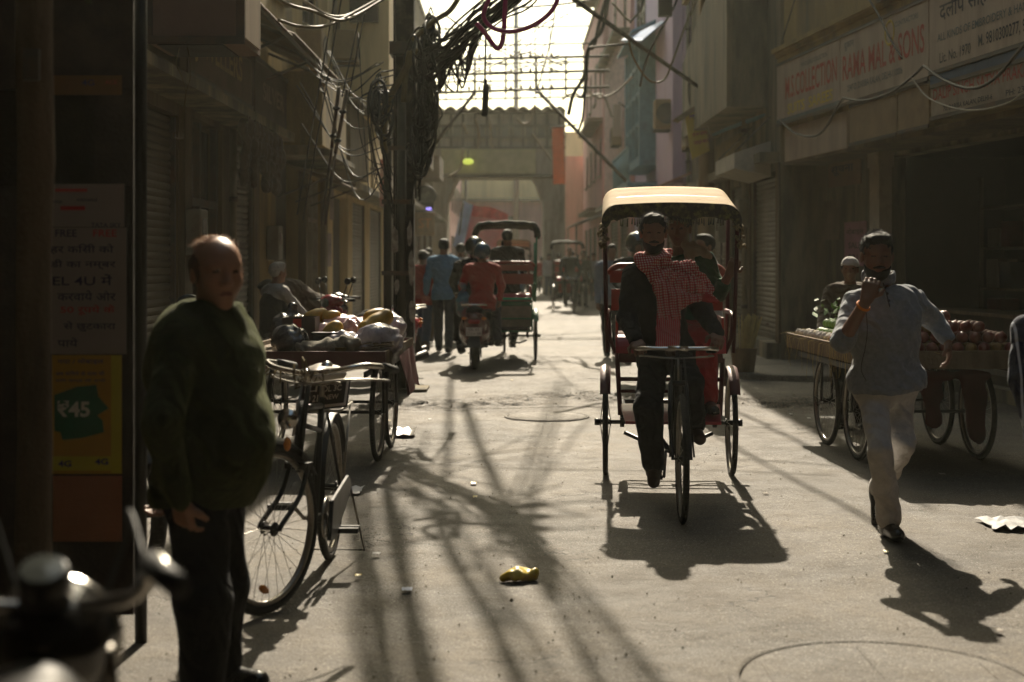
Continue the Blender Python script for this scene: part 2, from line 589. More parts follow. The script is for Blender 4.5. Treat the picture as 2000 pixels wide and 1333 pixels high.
def person(label, J, top, bottom, skin=SKIN, hair='short', hairm=None, shoe=SHOE, h=0.012, cat='person', group=None,
           sleeve=1.0, girth=1.0, belly=0.0, baggy=1.0, beard=False, fingers=None, curl=(0.5, 0.5), palm=None, hdir=None,
           topname='shirt', hem=0.0, wr=(0.004, 34, 1.0), collar=True, ground=None, legw=1.0, extra=None, helmet=None, trname='trousers', name='person', cuthem=True):
    s = J['s']; f = np.array(J['f']); lat = np.array(J['lat']).astype(float); lat /= np.linalg.norm(lat)
    u = np.array([0, 0, 1.0])
    hip, ch, nk, hd = [np.array(J[k]) for k in ('hip', 'chest', 'neck', 'head')]
    up = (nk - hip); up = up / np.linalg.norm(up)
    fwd = np.cross(up, lat); fwd = fwd / np.linalg.norm(fwd)
    if np.dot(fwd, f) < 0: fwd = -fwd
    FR = np.array([lat, fwd, up])
    base = Vector((hip[0], hip[1], 0 if ground is None else ground))
    T = thing(name, label, cat, base, 0, group)
    # --- torso
    tor = SDF(); g = girth
    tor.ell(hip, np.array([.150, .105, .11]) * s * g, .04, FR)
    tor.cap(hip + up * .04 * s, ch - up * .02 * s, .105 * s * g, .112 * s * g, .06, (lat, 1.25))
    tor.ell(ch + up * .02 * s, np.array([.165, .112, .17]) * s * (0.5 + 0.5 * g), .05, FR)
    tor.cap(np.array(J['shA']) , np.array(J['shB']), .056 * s, .056 * s, .07)
    tor.cap(ch + up * .1 * s, nk, .075 * s, .055 * s, .06)
    for n in 'AB': tor.cap(nk - up * .035 * s, nk * .35 + np.array(J['sh' + n]) * .65, .052 * s, .050 * s, .05)
    if belly:
        tor.ell(hip + up * .15 * s + fwd * .055 * s * (belly + .4), np.array([.16 * g, .125 + .045 * belly, .20]) * s, .09, FR)
        tor.ell(ch + up * .0 * s + fwd * .035 * s, np.array([.17, .135, .19]) * s, .08, FR)
    legs = SDF()
    legs.ell(hip - up * .02 * s, np.array([.148, .112, .10]) * s * g, .05, FR)
    arms = SDF(); low = SDF(); feet = SDF(); hands = SDF(); pant = SDF()
    cutp = []
    for n in 'AB':
        sh, el, wr_, hp, kn, an = [np.array(J[k + n]) for k in ('sh', 'el', 'wr', 'hp', 'kn', 'an')]
        arms.cap(sh, el, .052 * s, .041 * s, .03)
        low.cap(el, wr_, .040 * s, .027 * s, .02)
        legs.cap(hp, kn, .085 * s * legw, .056 * s * legw, .04)
        legs.cap(kn, an, .054 * s * legw, .037 * s, .025)
        td = np.array(J['toe' + n])
        q = an - u * .03 * s
        feet.cap(q - td * .045 * s, q + td * .14 * s, .036 * s, .030 * s, .03)
        # hand
        d = (wr_ - el); d /= np.linalg.norm(d)
        if hdir and hdir.get(n) is not None: d = np.array(hdir[n], float); d /= np.linalg.norm(d)
        nn = np.array(palm[n], float) if palm and palm.get(n) is not None else -lat * (1 if n == 'B' else -1)
        nn = nn - d * nn.dot(d); nn /= max(1e-6, np.linalg.norm(nn))
        t = np.cross(d, nn)
        if np.dot(t, f) < 0: t = -t
        if palm and palm.get('t' + n) is not None and np.dot(t, np.array(palm['t' + n])) < 0: t = -t
        if fingers is None: fg = h <= 0.009
        else: fg = fingers
        if fg:
            for i, o in enumerate((-.030, -.010, .010, .030)):
                kb = wr_ + d * (.088 - .003 * abs(i - 1.6)) * s + t * o * s * 1.05
                hands.cap(wr_ + t * o * .6 * s + d * .012 * s, kb, .0155 * s, .0125 * s, .012)
                ln = (.060, .073, .078, .069)[i] * s
                a = 0.0; pcur = kb; c = curl[0 if n == 'A' else 1]
                for j, (fr_, rr) in enumerate(((.45, .0098), (.3, .0088), (.25, .0078))):
                    a += c * (0.75 if j == 0 else 1.0) * (1 + .06 * i)
                    dd = d * math.cos(a) + nn * math.sin(a)
                    pn = pcur + dd * ln * fr_
                    hands.cap(pcur, pn, rr * s, (rr - .001) * s, .004)
                    pcur = pn
            tb = wr_ + d * .025 * s + t * .028 * s
            d1 = d * .62 + t * .62 + nn * .35; d1 /= np.linalg.norm(d1)
            p1 = tb + d1 * .045 * s
            d2 = d * .85 + t * .12 + nn * (.45 + .4 * c); d2 /= np.linalg.norm(d2)
            hands.cap(wr_ + d * .015 * s, p1, .015 * s, .0125 * s, .012)
            hands.cap(p1, p1 + d2 * .032 * s, .0115 * s, .0095 * s, .005)
        else:
            hands.cap(wr_, wr_ + d * .08 * s, .026 * s, .03 * s, .02, (t, 1.2))
            hands.cap(wr_ + d * .08 * s, wr_ + d * .12 * s + nn * .03 * s, .022 * s, .016 * s, .02, (t, 1.3))
    # --- head
    hf = np.array(J['hf'], float); hf /= np.linalg.norm(hf)
    hu = np.array(J.get('hu', (0, 0, 1)), float); hu = hu - hf * hu.dot(hf); hu /= np.linalg.norm(hu)
    hr = np.cross(hf, hu); HF = np.array([hr, hf, hu])
    H_ = SDF()
    P = lambda a, b, c: hd + (hr * a + hf * b + hu * c) * s
    H_.ell(P(0, -.006, .028), np.array([.075, .097, .085]) * s, .03, HF)
    H_.ell(P(0, .022, -.04), np.array([.060, .070, .078]) * s, .03, HF)
    H_.ell(P(0, .064, -.096), np.array([.026, .022, .020]) * s, .025, HF)
    fine = h <= 0.013
    if fine:
        for q in (-1, 1):
            H_.ell(P(q * .040, .056, -.028), np.array([.024, .022, .024]) * s, .02, HF)
            H_.cap(P(q * .048, .066, .026), P(q * .012, .080, .024), .008 * s, .008 * s, .02)
            H_.ell(P(q * .078, -.004, -.008), np.array([.009, .020, .031]) * s, .008, HF)
        H_.cap(P(0, .086, .018), P(0, .106, -.026), .0085 * s, .0125 * s, .012)
        for q in (-1, 1):
            H_.ell(P(q * .013, .094, -.032), np.array([.009, .012, .008]) * s, .008, HF)
            H_.ell(P(q * .031, .096, .008), np.array([.017, .014, .010]) * s, .010, HF, sub=True)
            H_.ell(P(q * .031, .074, .007), np.array([.012, .012, .011]) * s, .004, HF)
        H_.cap(P(-.018, .080, -.058), P(.018, .080, -.058), .0075 * s, .0075 * s, .008)
        H_.cap(P(-.015, .080, -.068), P(.015, .080, -.068), .008 * s, .008 * s, .006)
    neck = SDF().cap(nk - up * .03 * s, P(0, -.018, -.05), .058 * s * (0.6 + .4 * g), .052 * s * (0.6 + .4 * g), .03)
    body = SDF(); body.p = tor.grow(-.016 * s).p + legs.grow(-.016 * s).p + arms.grow(-.007 * s).p + low.p + feet.p + hands.p + H_.p + neck.p
    b = sdf_obj(body, h, 'body', skin, T)
    if fine:
        b.data.materials.append(EYE); b.data.materials.append(LIP)
        n_ = len(b.data.polygons); ce = np.empty(n_ * 3, np.float32); b.data.polygons.foreach_get('center', ce); ce = ce.reshape(-1, 3)
        mi = np.zeros(n_, np.int32)
        for q in (-1, 1):
            c_ = P(q * .031, .083, .007); dd = (ce - c_)
            l = np.sqrt((dd @ hr / (.011 * s)) ** 2 + (dd @ hu / (.0055 * s)) ** 2 + (dd @ hf / (.012 * s)) ** 2)
            mi[l < 1] = 1
        c_ = P(0, .084, -.063); dd = ce - c_
        l = np.sqrt((dd @ hr / (.021 * s)) ** 2 + (dd @ hu / (.009 * s)) ** 2 + (dd @ hf / (.02 * s)) ** 2)
        mi[l < 1] = 2
        b.data.polygons.foreach_set('material_index', mi)
    # --- clothing
    up_ = tor.grow(.016 * s)
    for n in 'AB':
        sh, el, wr_ = [np.array(J[k + n]) for k in ('sh', 'el', 'wr')]
        up_.cap(sh, el, .066 * s * baggy, .056 * s * baggy, .016)
        sl = sleeve if not isinstance(sleeve, dict) else sleeve[n]
        if sl > 0.05:
            e2 = el + (wr_ - el) * sl
            up_.cap(el, e2, .055 * s * baggy, (.054 - .014 * sl) * s * baggy, .012)
    hm = hip - up * (.07 + hem) * s
    up_.cap(hip, hm, .130 * s * g, .134 * s * g, .05, (lat, 1.36))
    if collar: up_.cap(nk - up * .03 * s, nk + up * .022 * s + fwd * .004, .066 * s, .064 * s, .03)
    up_.p = [q for q in up_.p]
    tp = SDF(); tp.p = list(up_.p); 
    tp.cut(nk + up * (.036 if collar else .0) * s, up)
    if cuthem: tp.cut(hm - up * .03 * s, -up)
    A_ = sdf_obj(tp, h, topname, top, T, wr=wr)
    lg = SDF()
    lg.cap(hip, hip + up * .09 * s, .112 * s * g, .108 * s * g, .04, (lat, 1.32))
    lg.ell(hip - up * .0 * s, np.array([.146, .112, .10]) * s * g + .008, .04, FR)
    for n in 'AB':
        hp, kn, an = [np.array(J[k + n]) for k in ('hp', 'kn', 'an')]
        lg.cap(hp, kn, .092 * s * legw, .072 * s * baggy * legw, .03)
        lg.cap(kn, an + (kn - an) * .06, .075 * s * baggy * legw, .062 * s * baggy, .03)
    sdf_obj(lg, h, trname, bottom, T, wr=(wr[0] * .9, wr[1] * .8, wr[2] + 2))
    for n in 'AB':
        td = np.array(J['toe' + n]); q = np.array(J['an' + n]) - u * .03 * s
        sd_ = SDF().cap(q - td * .05 * s + u * .003, q + td * .15 * s - u * .002, .046 * s, .039 * s, .03)
        sd_.cap(q, q + u * .05 * s, .045 * s, .045 * s, .03)
        zz = q[2] - .036 * s
        if abs(td[2]) < .2: sd_.cut((0, 0, zz), (0, 0, -1))
        sdf_obj(sd_, h, 'shoe', shoe, T)
    # --- hair
    hm_ = hairm or HAIR
    if hair in ('short', 'cap'):
        hs = SDF().ell(P(0, -.018, .030), np.array([.083, .102, .094]) * s, .02, HF)
        if hair == 'short': hs.ell(P(0, .045, .095), np.array([.060, .045, .026]) * s, .03, HF)
        hs.ell(P(0, .125, -.035), np.array([.10, .082, .105]) * s, .012, HF, sub=True)
        hs.cut(P(0, 0, -.055), -hu * 1.0 + hf * .45)
        sdf_obj(hs, min(h, .01), 'hair', hm_, T, wr=(.004, 120, 2) if h < .013 else None)
        if h < .009 and hair == 'short':
            b_ = MB(); q_ = random.Random(int(hd[0] * 999))
            for i in range(700):
                az, el_ = q_.uniform(0, 6.283), q_.uniform(.05, 1.25); v = np.array([math.cos(az) * math.sin(el_), math.sin(az) * math.sin(el_), math.cos(el_)])
                p0 = P(v[0] * .082, -.016 + v[1] * .101, .030 + v[2] * .093)
                if v[1] > .45 and v[2] < .72: continue
                d_ = (hr * (v[0] * .5 + q_.gauss(0, .35)) + hf * (v[1] * .5 + .3 + q_.gauss(0, .3)) + hu * (v[2] * .5 + q_.gauss(0, .2))) * .022 * s
                b_.tube([p0 - d_ * .2, p0 + d_ * .5 + hu * .003, p0 + d_ * q_.uniform(.7, 1.3)], [.0013, .0011, .0004], 3)
            b_.build('hair', hm_, T, split=False)
    elif hair == 'bald':
        hs = SDF().ell(P(0, -.02, .012), np.array([.083, .098, .080]) * s, .02, HF)
        hs.ell(P(0, .12, .0), np.array([.12, .10, .12]) * s, .012, HF, sub=True)
        hs.ell(P(0, -.0, .125), np.array([.072, .12, .075]) * s, .012, HF, sub=True)
        hs.cut(P(0, 0, -.06), -hu)
        sdf_obj(hs, min(h, .009), 'hair', hm_, T, wr=(.003, 130, 2))
    if beard:
        bs = SDF().ell(P(0, .020, -.052), np.array([.068, .078, .080]) * s, .02, HF)
        bs.ell(P(0, .060, -.098), np.array([.036, .032, .026]) * s, .02, HF)
        bs.cut(P(0, .0, -.042), hu * 1.0 + hf * .25)
        bs.ell(P(0, .095, -.064), np.array([.018, .03, .011]) * s, .006, HF, sub=True)
        sdf_obj(bs, min(h, .009), 'beard', hm_, T, wr=(.002, 150, 1))
        ms = SDF().cap(P(-.026, .080, -.052), P(0, .095, -.046), .007 * s, .009 * s, .006).cap(P(.026, .080, -.052), P(0, .095, -.046), .007 * s, .009 * s, .006)
        sdf_obj(ms, .004 if h < .009 else h, 'moustache', hm_, T)
    if helmet is not None:
        hs = SDF().ell(P(0, -.008, .022), np.array([.122, .140, .128]) * s, .02, HF)
        hs.ell(P(0, .16, -.04), np.array([.09, .09, .075]) * s, .02, HF, sub=True)
        hs.cut(P(0, 0, -.075), -hu)
        q = sdf_obj(hs, min(h, .01), 'helmet', helmet, T)
    if extra: extra(T, P, s, J)
    return settle(T)
# ------------------------------------------------------------------ setting: ground
def ramp_pos(N, L, src, st):
    a = N.new('ShaderNodeMapRange'); a.inputs[1].default_value = st[0]; a.inputs[2].default_value = st[1]; L.new(src, a.inputs[0])
    b = N.new('ShaderNodeMapRange'); b.inputs[1].default_value = st[2]; b.inputs[2].default_value = st[3]; b.inputs[3].default_value = 1; b.inputs[4].default_value = 0; L.new(src, b.inputs[0])
    m = N.new('ShaderNodeMath'); m.operation = 'MULTIPLY'; L.new(a.outputs[0], m.inputs[0]); L.new(b.outputs[0], m.inputs[1]); return m.outputs[0]
def ground_mat(name, base, dust, rough=0.85, crack=True, bump=0.7, band=False):
    m = bpy.data.materials.new(name); m.use_nodes = True
    nt = m.node_tree; N = nt.nodes; L = nt.links; p = N['Principled BSDF']
    tc = N.new('ShaderNodeTexCoord'); O = tc.outputs['Object']
    def noi(sc_, det=6, ro=.6, src=O):
        n = N.new('ShaderNodeTexNoise'); n.inputs['Scale'].default_value = sc_; n.inputs['Detail'].default_value = det
        n.inputs['Roughness'].default_value = ro; L.new(src, n.inputs[0]); return n
    def ramp(src, p0, c0, p1, c1):
        r = N.new('ShaderNodeValToRGB'); r.color_ramp.elements[0].position = p0; r.color_ramp.elements[1].position = p1
        r.color_ramp.elements[0].color = (*c0, 1); r.color_ramp.elements[1].color = (*c1, 1); L.new(src, r.inputs[0]); return r
    def mix(f, a, b, ty='MIX'):
        x = N.new('ShaderNodeMix'); x.data_type = 'RGBA'; x.blend_type = ty
        if isinstance(f, float): x.inputs[0].default_value = f
        else: L.new(f, x.inputs[0])
        L.new(a, x.inputs[6])
        if isinstance(b, tuple): x.inputs[7].default_value = (*b, 1)
        else: L.new(b, x.inputs[7])
        return x.outputs[2]
    big = noi(0.7, 8, .65); mid = noi(4, 8, .7); fine = noi(70, 4, .8); sp = noi(120, 1, .5); gr = noi(38, 3, .7)
    c = ramp(big.outputs[0], .38, base, .62, dust).outputs[0]
    c = mix(.55, c, ramp(mid.outputs[0], .3, (.45, .43, .40), .7, (1.25, 1.2, 1.15)).outputs[0], 'MULTIPLY')
    c = mix(.8, c, ramp(fine.outputs[0], .35, (.6, .6, .6), .65, (1.3, 1.3, 1.3)).outputs[0], 'MULTIPLY')
    c = mix(.9, c, ramp(gr.outputs[0], .34, (.82, .81, .80), .66, (1.14, 1.14, 1.13)).outputs[0], 'MULTIPLY')
    c = mix(ramp(sp.outputs[0], .66, (0, 0, 0), .69, (.8, .8, .8)).outputs[0], c, (.40, .37, .32))
    c = mix(ramp(sp.outputs[0], .325, (1, 1, 1), .345, (0, 0, 0)).outputs[0], c, (.03, .028, .025))
    if band:
        sx = N.new('ShaderNodeSeparateXYZ'); L.new(O, sx.inputs[0]); wb = noi(1.3, 6, .7)
        a_ = N.new('ShaderNodeMath'); a_.operation = 'MULTIPLY_ADD'; L.new(wb.outputs[0], a_.inputs[0]); a_.inputs[1].default_value = 2.2; L.new(sx.outputs[1], a_.inputs[2])
        bm_ = ramp_pos(N, L, a_.outputs[0], (14.7, 14.9, 16.6, 17.2)); c = mix(bm_, c, mix(1.0, c, ramp(gr.outputs[0], .42, (.42, .38, .33), .6, (1.1, 1.0, .88)).outputs[0], 'MULTIPLY'))
    # dark stains
    st = noi(1.5, 9, .75); st2 = noi(.45, 5, .6); c = mix(ramp(st2.outputs[0], .50, (0, 0, 0), .60, (.6, .6, .6)).outputs[0], c, (.070, .055, .038))
    c = mix(ramp(st.outputs[0], .57, (0, 0, 0), .68, (.6, .6, .6)).outputs[0], c, (.05, .042, .035))
    hgt = mid.outputs[0]
    if crack:
        wv = noi(3, 5, .6)
        ad = N.new('ShaderNodeVectorMath'); ad.operation = 'ADD'; L.new(O, ad.inputs[0])
        ms = N.new('ShaderNodeVectorMath'); ms.operation = 'SCALE'; ms.inputs[3].default_value = .9
        L.new(wv.outputs[1], ms.inputs[0]); L.new(ms.outputs[0], ad.inputs[1])
        vo = N.new('ShaderNodeTexVoronoi'); vo.feature = 'DISTANCE_TO_EDGE'; vo.inputs['Scale'].default_value = .55; L.new(ad.outputs[0], vo.inputs[0])
        ck = ramp(vo.outputs['Distance'], .0, (1, 1, 1), .006, (0, 0, 0))
        mk = noi(.9, 3, .5); mk2 = ramp(mk.outputs[0], .54, (0, 0, 0), .60, (1, 1, 1))
        ck_ = mix(1.0, ck.outputs[0], mk2.outputs[0], 'MULTIPLY')
        c = mix(ck_, c, (.03, .026, .022))
    L.new(c, p.inputs['Base Color'])
    rr = N.new('ShaderNodeMapRange'); rr.inputs[3].default_value = rough - .35; rr.inputs[4].default_value = min(1, rough + .1)
    L.new(mid.outputs[0], rr.inputs[0]); L.new(rr.outputs[0], p.inputs['Roughness'])
    p.inputs['Specular IOR Level'].default_value = .45
    b1 = N.new('ShaderNodeBump'); b1.inputs['Strength'].default_value = bump; b1.inputs['Distance'].default_value = .018; L.new(fine.outputs[0], b1.inputs['Height'])
    b2 = N.new('ShaderNodeBump'); b2.inputs['Strength'].default_value = .6; b2.inputs['Distance'].default_value = .05; L.new(hgt, b2.inputs['Height'])
    L.new(b1.outputs[0], b2.inputs['Normal']); L.new(b2.outputs[0], p.inputs['Normal'])
    if crack:
        b3 = N.new('ShaderNodeBump'); b3.inputs['Strength'].default_value = .8; b3.inputs['Distance'].default_value = .01; b3.invert = True
        L.new(ck_, b3.inputs['Height']); L.new(b2.outputs[0], b3.inputs['Normal']); L.new(b3.outputs[0], p.inputs['Normal'])
    return m
ROAD = ground_mat('road_surface', (.085, .074, .058), (.168, .145, .112), band=True)
PAVE = ground_mat('pavement_concrete', (.16, .145, .12), (.24, .21, .17), crack=True)
EARTH = ground_mat('earth', (.12, .10, .08), (.18, .15, .11), crack=False)

MB().box((0, 60, -.12), (900, 900, .1)).build('ground', EARTH)['kind'] = 'structure'

def road():
    xs = np.arange(-4.6, 5.6, .05); ys = []
    y = -16.0
    while y < 110:
        ys.append(y); y += .5 if y < 1.5 else (.028 if y < 18 else (.1 if y < 30 else .6))
    ys = np.array(ys); X, Y = np.meshgrid(xs, ys)
    def wn(a, b, s): return np.sin(X * a + s + 1.3 * np.sin(Y * b * .7 + s)) * np.cos(Y * b + .9 * np.sin(X * a * .6 + 2 * s))
    Z = .006 * wn(1.1, .8, 1) + .004 * wn(2.7, 2.3, 4) + .0022 * wn(7, 9, 2) + .0012 * wn(19, 17, 5) + .0008 * wn(41, 47, 3)
    band = np.exp(-((Y - 15.0 - .5 * np.sin(X * 1.3) - .2 * np.sin(X * 4.1)) / .55) ** 2)
    Z += band * (.026 * wn(5, 9, 7) + .026 * wn(13, 21, 9) + .016 * wn(31, 43, 3) - .018)
    b2 = np.exp(-((Y - 11.6) / .35) ** 2 - ((X + .9) / .55) ** 2); Z += b2 * (.014 * wn(9, 17, 1) + .010 * wn(23, 31, 6) - .006)
    b3 = np.exp(-((Y - 12.4) / .5) ** 2 - ((X - 2.6) / .6) ** 2); Z += b3 * (.016 * wn(9, 19, 2) + .010 * wn(23, 27, 8))
    for (cx, cy, rx, ry, dd) in ((-.25, 14.55, .5, .10, .05), (1.9, 15.5, .4, .09, .04), (-.6, 8.6, .25, .06, .008), (.9, 5.6, .5, .05, .008), (-.9, 6.3, .35, .03, .008)): Z -= dd * np.exp(-((X - cx + .1 * np.sin(Y * 9)) / rx) ** 4 - ((Y - cy + .06 * np.sin(X * 11)) / ry) ** 2)
    edge = np.exp(-((Y - 14.1 - .15 * np.sin(X * 2.3)) / .035) ** 2) * (np.abs(X) < 2.2); Z -= .022 * edge
    n = len(xs); me = bpy.data.meshes.new('road')
    V = np.stack([X.ravel(), Y.ravel(), Z.ravel()], 1)
    i = np.arange((len(ys) - 1) * n).reshape(-1, n)[:, :-1].ravel()
    Fq = np.stack([i, i + 1, i + n + 1, i + n], 1)
    me.vertices.add(len(V)); me.vertices.foreach_set('co', V.astype(np.float32).ravel())
    me.loops.add(len(Fq) * 4); me.loops.foreach_set('vertex_index', Fq.astype(np.int32).ravel())
    me.polygons.add(len(Fq)); me.polygons.foreach_set('loop_start', np.arange(0, len(Fq) * 4, 4, dtype=np.int32))
    me.polygons.foreach_set('use_smooth', np.ones(len(Fq), bool)); me.update(calc_edges=True)
    link('road', me, ROAD)['kind'] = 'structure'
road()

IRON = mat('cast_iron', (.16, .14, .11), .8, .1, var=.3, bump=.6, bscale=60, dirt=(.2, .17, .13), damt=.6)
def manhole(c, r, label):
    b = MB(); b.lathe((c[0], c[1], .006), [(r, 0), (r, .004), (r * .97, .007), (r * .94, .005), (r * .93, .001)], 56)
    o = b.build('manhole_cover', ROAD); tag(o, label, 'manhole cover')
    q = MB().lathe((c[0], c[1], .008), [(0.001, .004), (r * .90, .004), (r * .915, .001)], 56)
    for i in range(-4, 5):
        w = math.sqrt(max(0, .7 * r * r - (i * r * .18) ** 2))
        if i % 4 == 0: q.box((c[0] + i * r * .18, c[1], .0125), (r * .03, 1.9 * w, .003))
    l = q.build('lid', ROAD, o)
manhole(G(1068, 815), .40, 'round manhole cover in the road beyond the yellow litter')
manhole(G(1735, 1338), .55, 'large round manhole cover at the bottom right of the road')

# raised slabs along both shop fronts
b = MB(); b.prism([(2.72, 17.6, -.02), (3.3, 17.3, -.02), (6.0, 17.0, -.02), (6.0, 40, -.02), (3.3, 40, -.02), (3.0, 22, -.02)], (0, 0, .09))
o = b.build('pavement', PAVE, bevel=.012); o['kind'] = 'structure'
b = MB(); b.prism([(-2.7, 8.6, -.02), (-5, 8.6, -.02), (-5, 60, -.02), (-2.95, 60, -.02), (-2.75, 22, -.02)], (0, 0, .13))
o = b.build('kerb_and_pavement', PAVE, bevel=.012); o['kind'] = 'structure'
# ------------------------------------------------------------------ buildings
PLA = mat('plaster_ochre', (.30, .215, .085), .9, var=.22, scale=2.5, dirt=(.10, .085, .06), damt=.55, dscale=1.6, streak=True, bump=.5, bscale=30)
PLY = mat('plaster_cream', (.62, .48, .25), .9, var=.15, scale=2, dirt=(.20, .16, .10), damt=.4, dscale=1.2, streak=True, bump=.4, bscale=30)
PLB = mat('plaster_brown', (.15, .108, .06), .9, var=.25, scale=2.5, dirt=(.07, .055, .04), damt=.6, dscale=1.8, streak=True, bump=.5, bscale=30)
CON = mat('concrete_stained', (.24, .20, .13), .92, var=.25, scale=3, dirt=(.07, .065, .05), damt=.65, dscale=1.7, streak=True, bump=.7, bscale=24)
LIL = mat('plaster_lilac', (.56, .44, .56), .9, var=.1, scale=3, dirt=(.35, .28, .32), damt=.35, dscale=1.5, streak=True)
PIN = mat('plaster_pink', (.55, .30, .26), .9, var=.15, scale=2, dirt=(.28, .18, .15), damt=.5, dscale=1.2, streak=True)
TRQ = mat('paint_turquoise', (.15, .28, .34), .6, var=.2, scale=8, dirt=(.12, .16, .16), damt=.4)
DRK = mat('interior_shade', (.008, .006, .005), .9)  # near-black colour stands in for the unlit rooms behind the openings
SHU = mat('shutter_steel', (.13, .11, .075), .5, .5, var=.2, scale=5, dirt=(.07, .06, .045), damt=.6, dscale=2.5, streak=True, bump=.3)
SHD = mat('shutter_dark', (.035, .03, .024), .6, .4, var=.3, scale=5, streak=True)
WOOD = mat('timber_weathered', (.16, .115, .07), .85, var=.35, scale=9, streak=True, bump=.8, bscale=40)
WOODD = mat('timber_dark', (.05, .035, .024), .8, var=.35, scale=9, streak=True, bump=.6)
FRM = mat('steel_frame', (.10, .09, .075), .55, .5, var=.3, dirt=(.14, .07, .035), damt=.5)
GLS = mat('window_glass', (.06, .065, .06), .12, var=.2, bump=.03, bscale=3, spec=.8)
RUST = mat('rusty_sheet', (.17, .125, .08), .75, .4, var=.4, scale=5, dirt=(.16, .08, .04), damt=.5, bump=.5)

def wallx(b, x0, x1, y0, y1, z0, z1, holes=()):
    """a wall slab between x0 and x1, pierced by holes (ya, yb, za, zb)"""
    ys = sorted(set([y0, y1] + [q for h in holes for q in h[:2] if y0 < q < y1]))
    for a, c in zip(ys[:-1], ys[1:]):
        hs = sorted([(h[2], h[3]) for h in holes if h[0] <= a + 1e-6 and h[1] >= c - 1e-6])
        z = z0
        for (p, q) in hs:
            if p > z + 1e-6: b.b2(x0, x1, a, c, z, p)
            z = max(z, q)
        if z < z1 - 1e-6: b.b2(x0, x1, a, c, z, z1)
def shutter(parent, xf, y0, y1, z0, z1, sgn, m=SHU, pitch=.075, name='roller_shutter', label=None):
    """ribbed roller shutter whose face looks along sgn*X"""
    b = MB(); z = z0; vs = []; 
    prof = []
    k = 0
    while z < z1:
        for (dz, dx) in ((0, 0), (.25, .016), (.55, .022), (.85, .012)):
            if z + dz * pitch < z1: prof.append((xf + sgn * dx, z + dz * pitch))
        z += pitch
    prof.append((xf, z1))
    n = len(prof)
    vs = [(x, y0, zz) for x, zz in prof] + [(x, y1, zz) for x, zz in prof]
    b.add(vs, [(i, i + 1, n + i + 1, n + i) for i in range(n - 1)], False)
    b.b2(xf - sgn * .03, xf + sgn * .035, y0, y1, z0 - .06, z0)
    o = b.build(name, m, parent)
    if label: o['label'] = label
    f = MB(); f.b2(xf - sgn * .05, xf + sgn * .06, y0 - .06, y0, z0 - .06, z1); f.b2(xf - sgn * .05, xf + sgn * .06, y1, y1 + .06, z0 - .06, z1)
    f.build('guide_rail', FRM, o)
    h = MB(); ym = (y0 + y1) / 2; h.b2(xf + sgn * .02, xf + sgn * .05, ym - .08, ym + .08, z0 + .12, z0 + .15); h.build('handle', FRM, o)
    return o
def window(parent, xf, y0, y1, z0, z1, sgn, fm=FRM, gm=GLS, bars=2, hbars=2, sill=True):
    d = .07; f = MB()
    f.b2(xf - sgn * .10, xf - sgn * .02, y0, y0 + d, z0, z1); f.b2(xf - sgn * .10, xf - sgn * .02, y1 - d, y1, z0, z1)
    f.b2(xf - sgn * .10, xf - sgn * .02, y0 + d, y1 - d, z0, z0 + d); f.b2(xf - sgn * .10, xf - sgn * .02, y0 + d, y1 - d, z1 - d, z1)
    for i in range(1, bars + 1):
        y = y0 + (y1 - y0) * i / (bars + 1); f.b2(xf - sgn * .09, xf - sgn * .04, y - .02, y + .02, z0 + d, z1 - d)
    for i in range(1, hbars + 1):
        z = z0 + (z1 - z0) * i / (hbars + 1); f.b2(xf - sgn * .085, xf - sgn * .045, y0 + d, y1 - d, z - .015, z + .015)
    o = f.build('window', fm, parent)
    MB().b2(xf - sgn * .13, xf - sgn * .12, y0, y1, z0, z1).build('pane', gm, o)
    if sill: MB().b2(xf - sgn * .05, xf + sgn * .08, y0 - .06, y1 + .06, z0 - .07, z0 - .002).build('sill', CON, o)
    return o

def building(label, xf, y0, y1, zt, sgn, m, holes=(), wins=(), depth=6, zb=0.0, cat='building', name='building', winfm=FRM, core=DRK, fascia=None):
    """sgn=+1: facade looks along +X (left side of the street), -1: along -X"""
    T = thing(name, label, cat, (xf, (y0 + y1) / 2, 0))
    b = MB(); hs = list(holes) + [w[:4] for w in wins]
    wallx(b, xf - sgn * .3, xf, y0, y1, zb, zt, hs)
    b.b2(xf - sgn * .3, xf - sgn * depth, y0, y0 + .25, zb, zt)
    b.b2(xf - sgn * .3, xf - sgn * depth, y1 - .25, y1, zb, zt)
    b.b2(xf - sgn * (depth - .25), xf - sgn * depth, y0 + .25, y1 - .25, zb, zt)
    b.build('wall', m, T)
    MB().b2(xf - sgn * .32, xf - sgn * .35, y0 + .25, y1 - .25, zb, zt - .1).build('interior', core, T)  # thin backing sheet, its shade put into the colour
    MB().b2(xf + sgn * .06, xf - sgn * depth, y0 + .002, y1 - .002, zt, zt + .18).build('roof', CON, T)
    for w in wins: window(T, xf, *w[:4], sgn, fm=winfm, bars=w[4] if len(w) > 4 else 2, hbars=w[5] if len(w) > 5 else 2)
    return T

XL = -3.3
YL = lambda x, X=XL: X * F_ / (x - 1000)       # distance at which a plane X=const is seen at pixel x

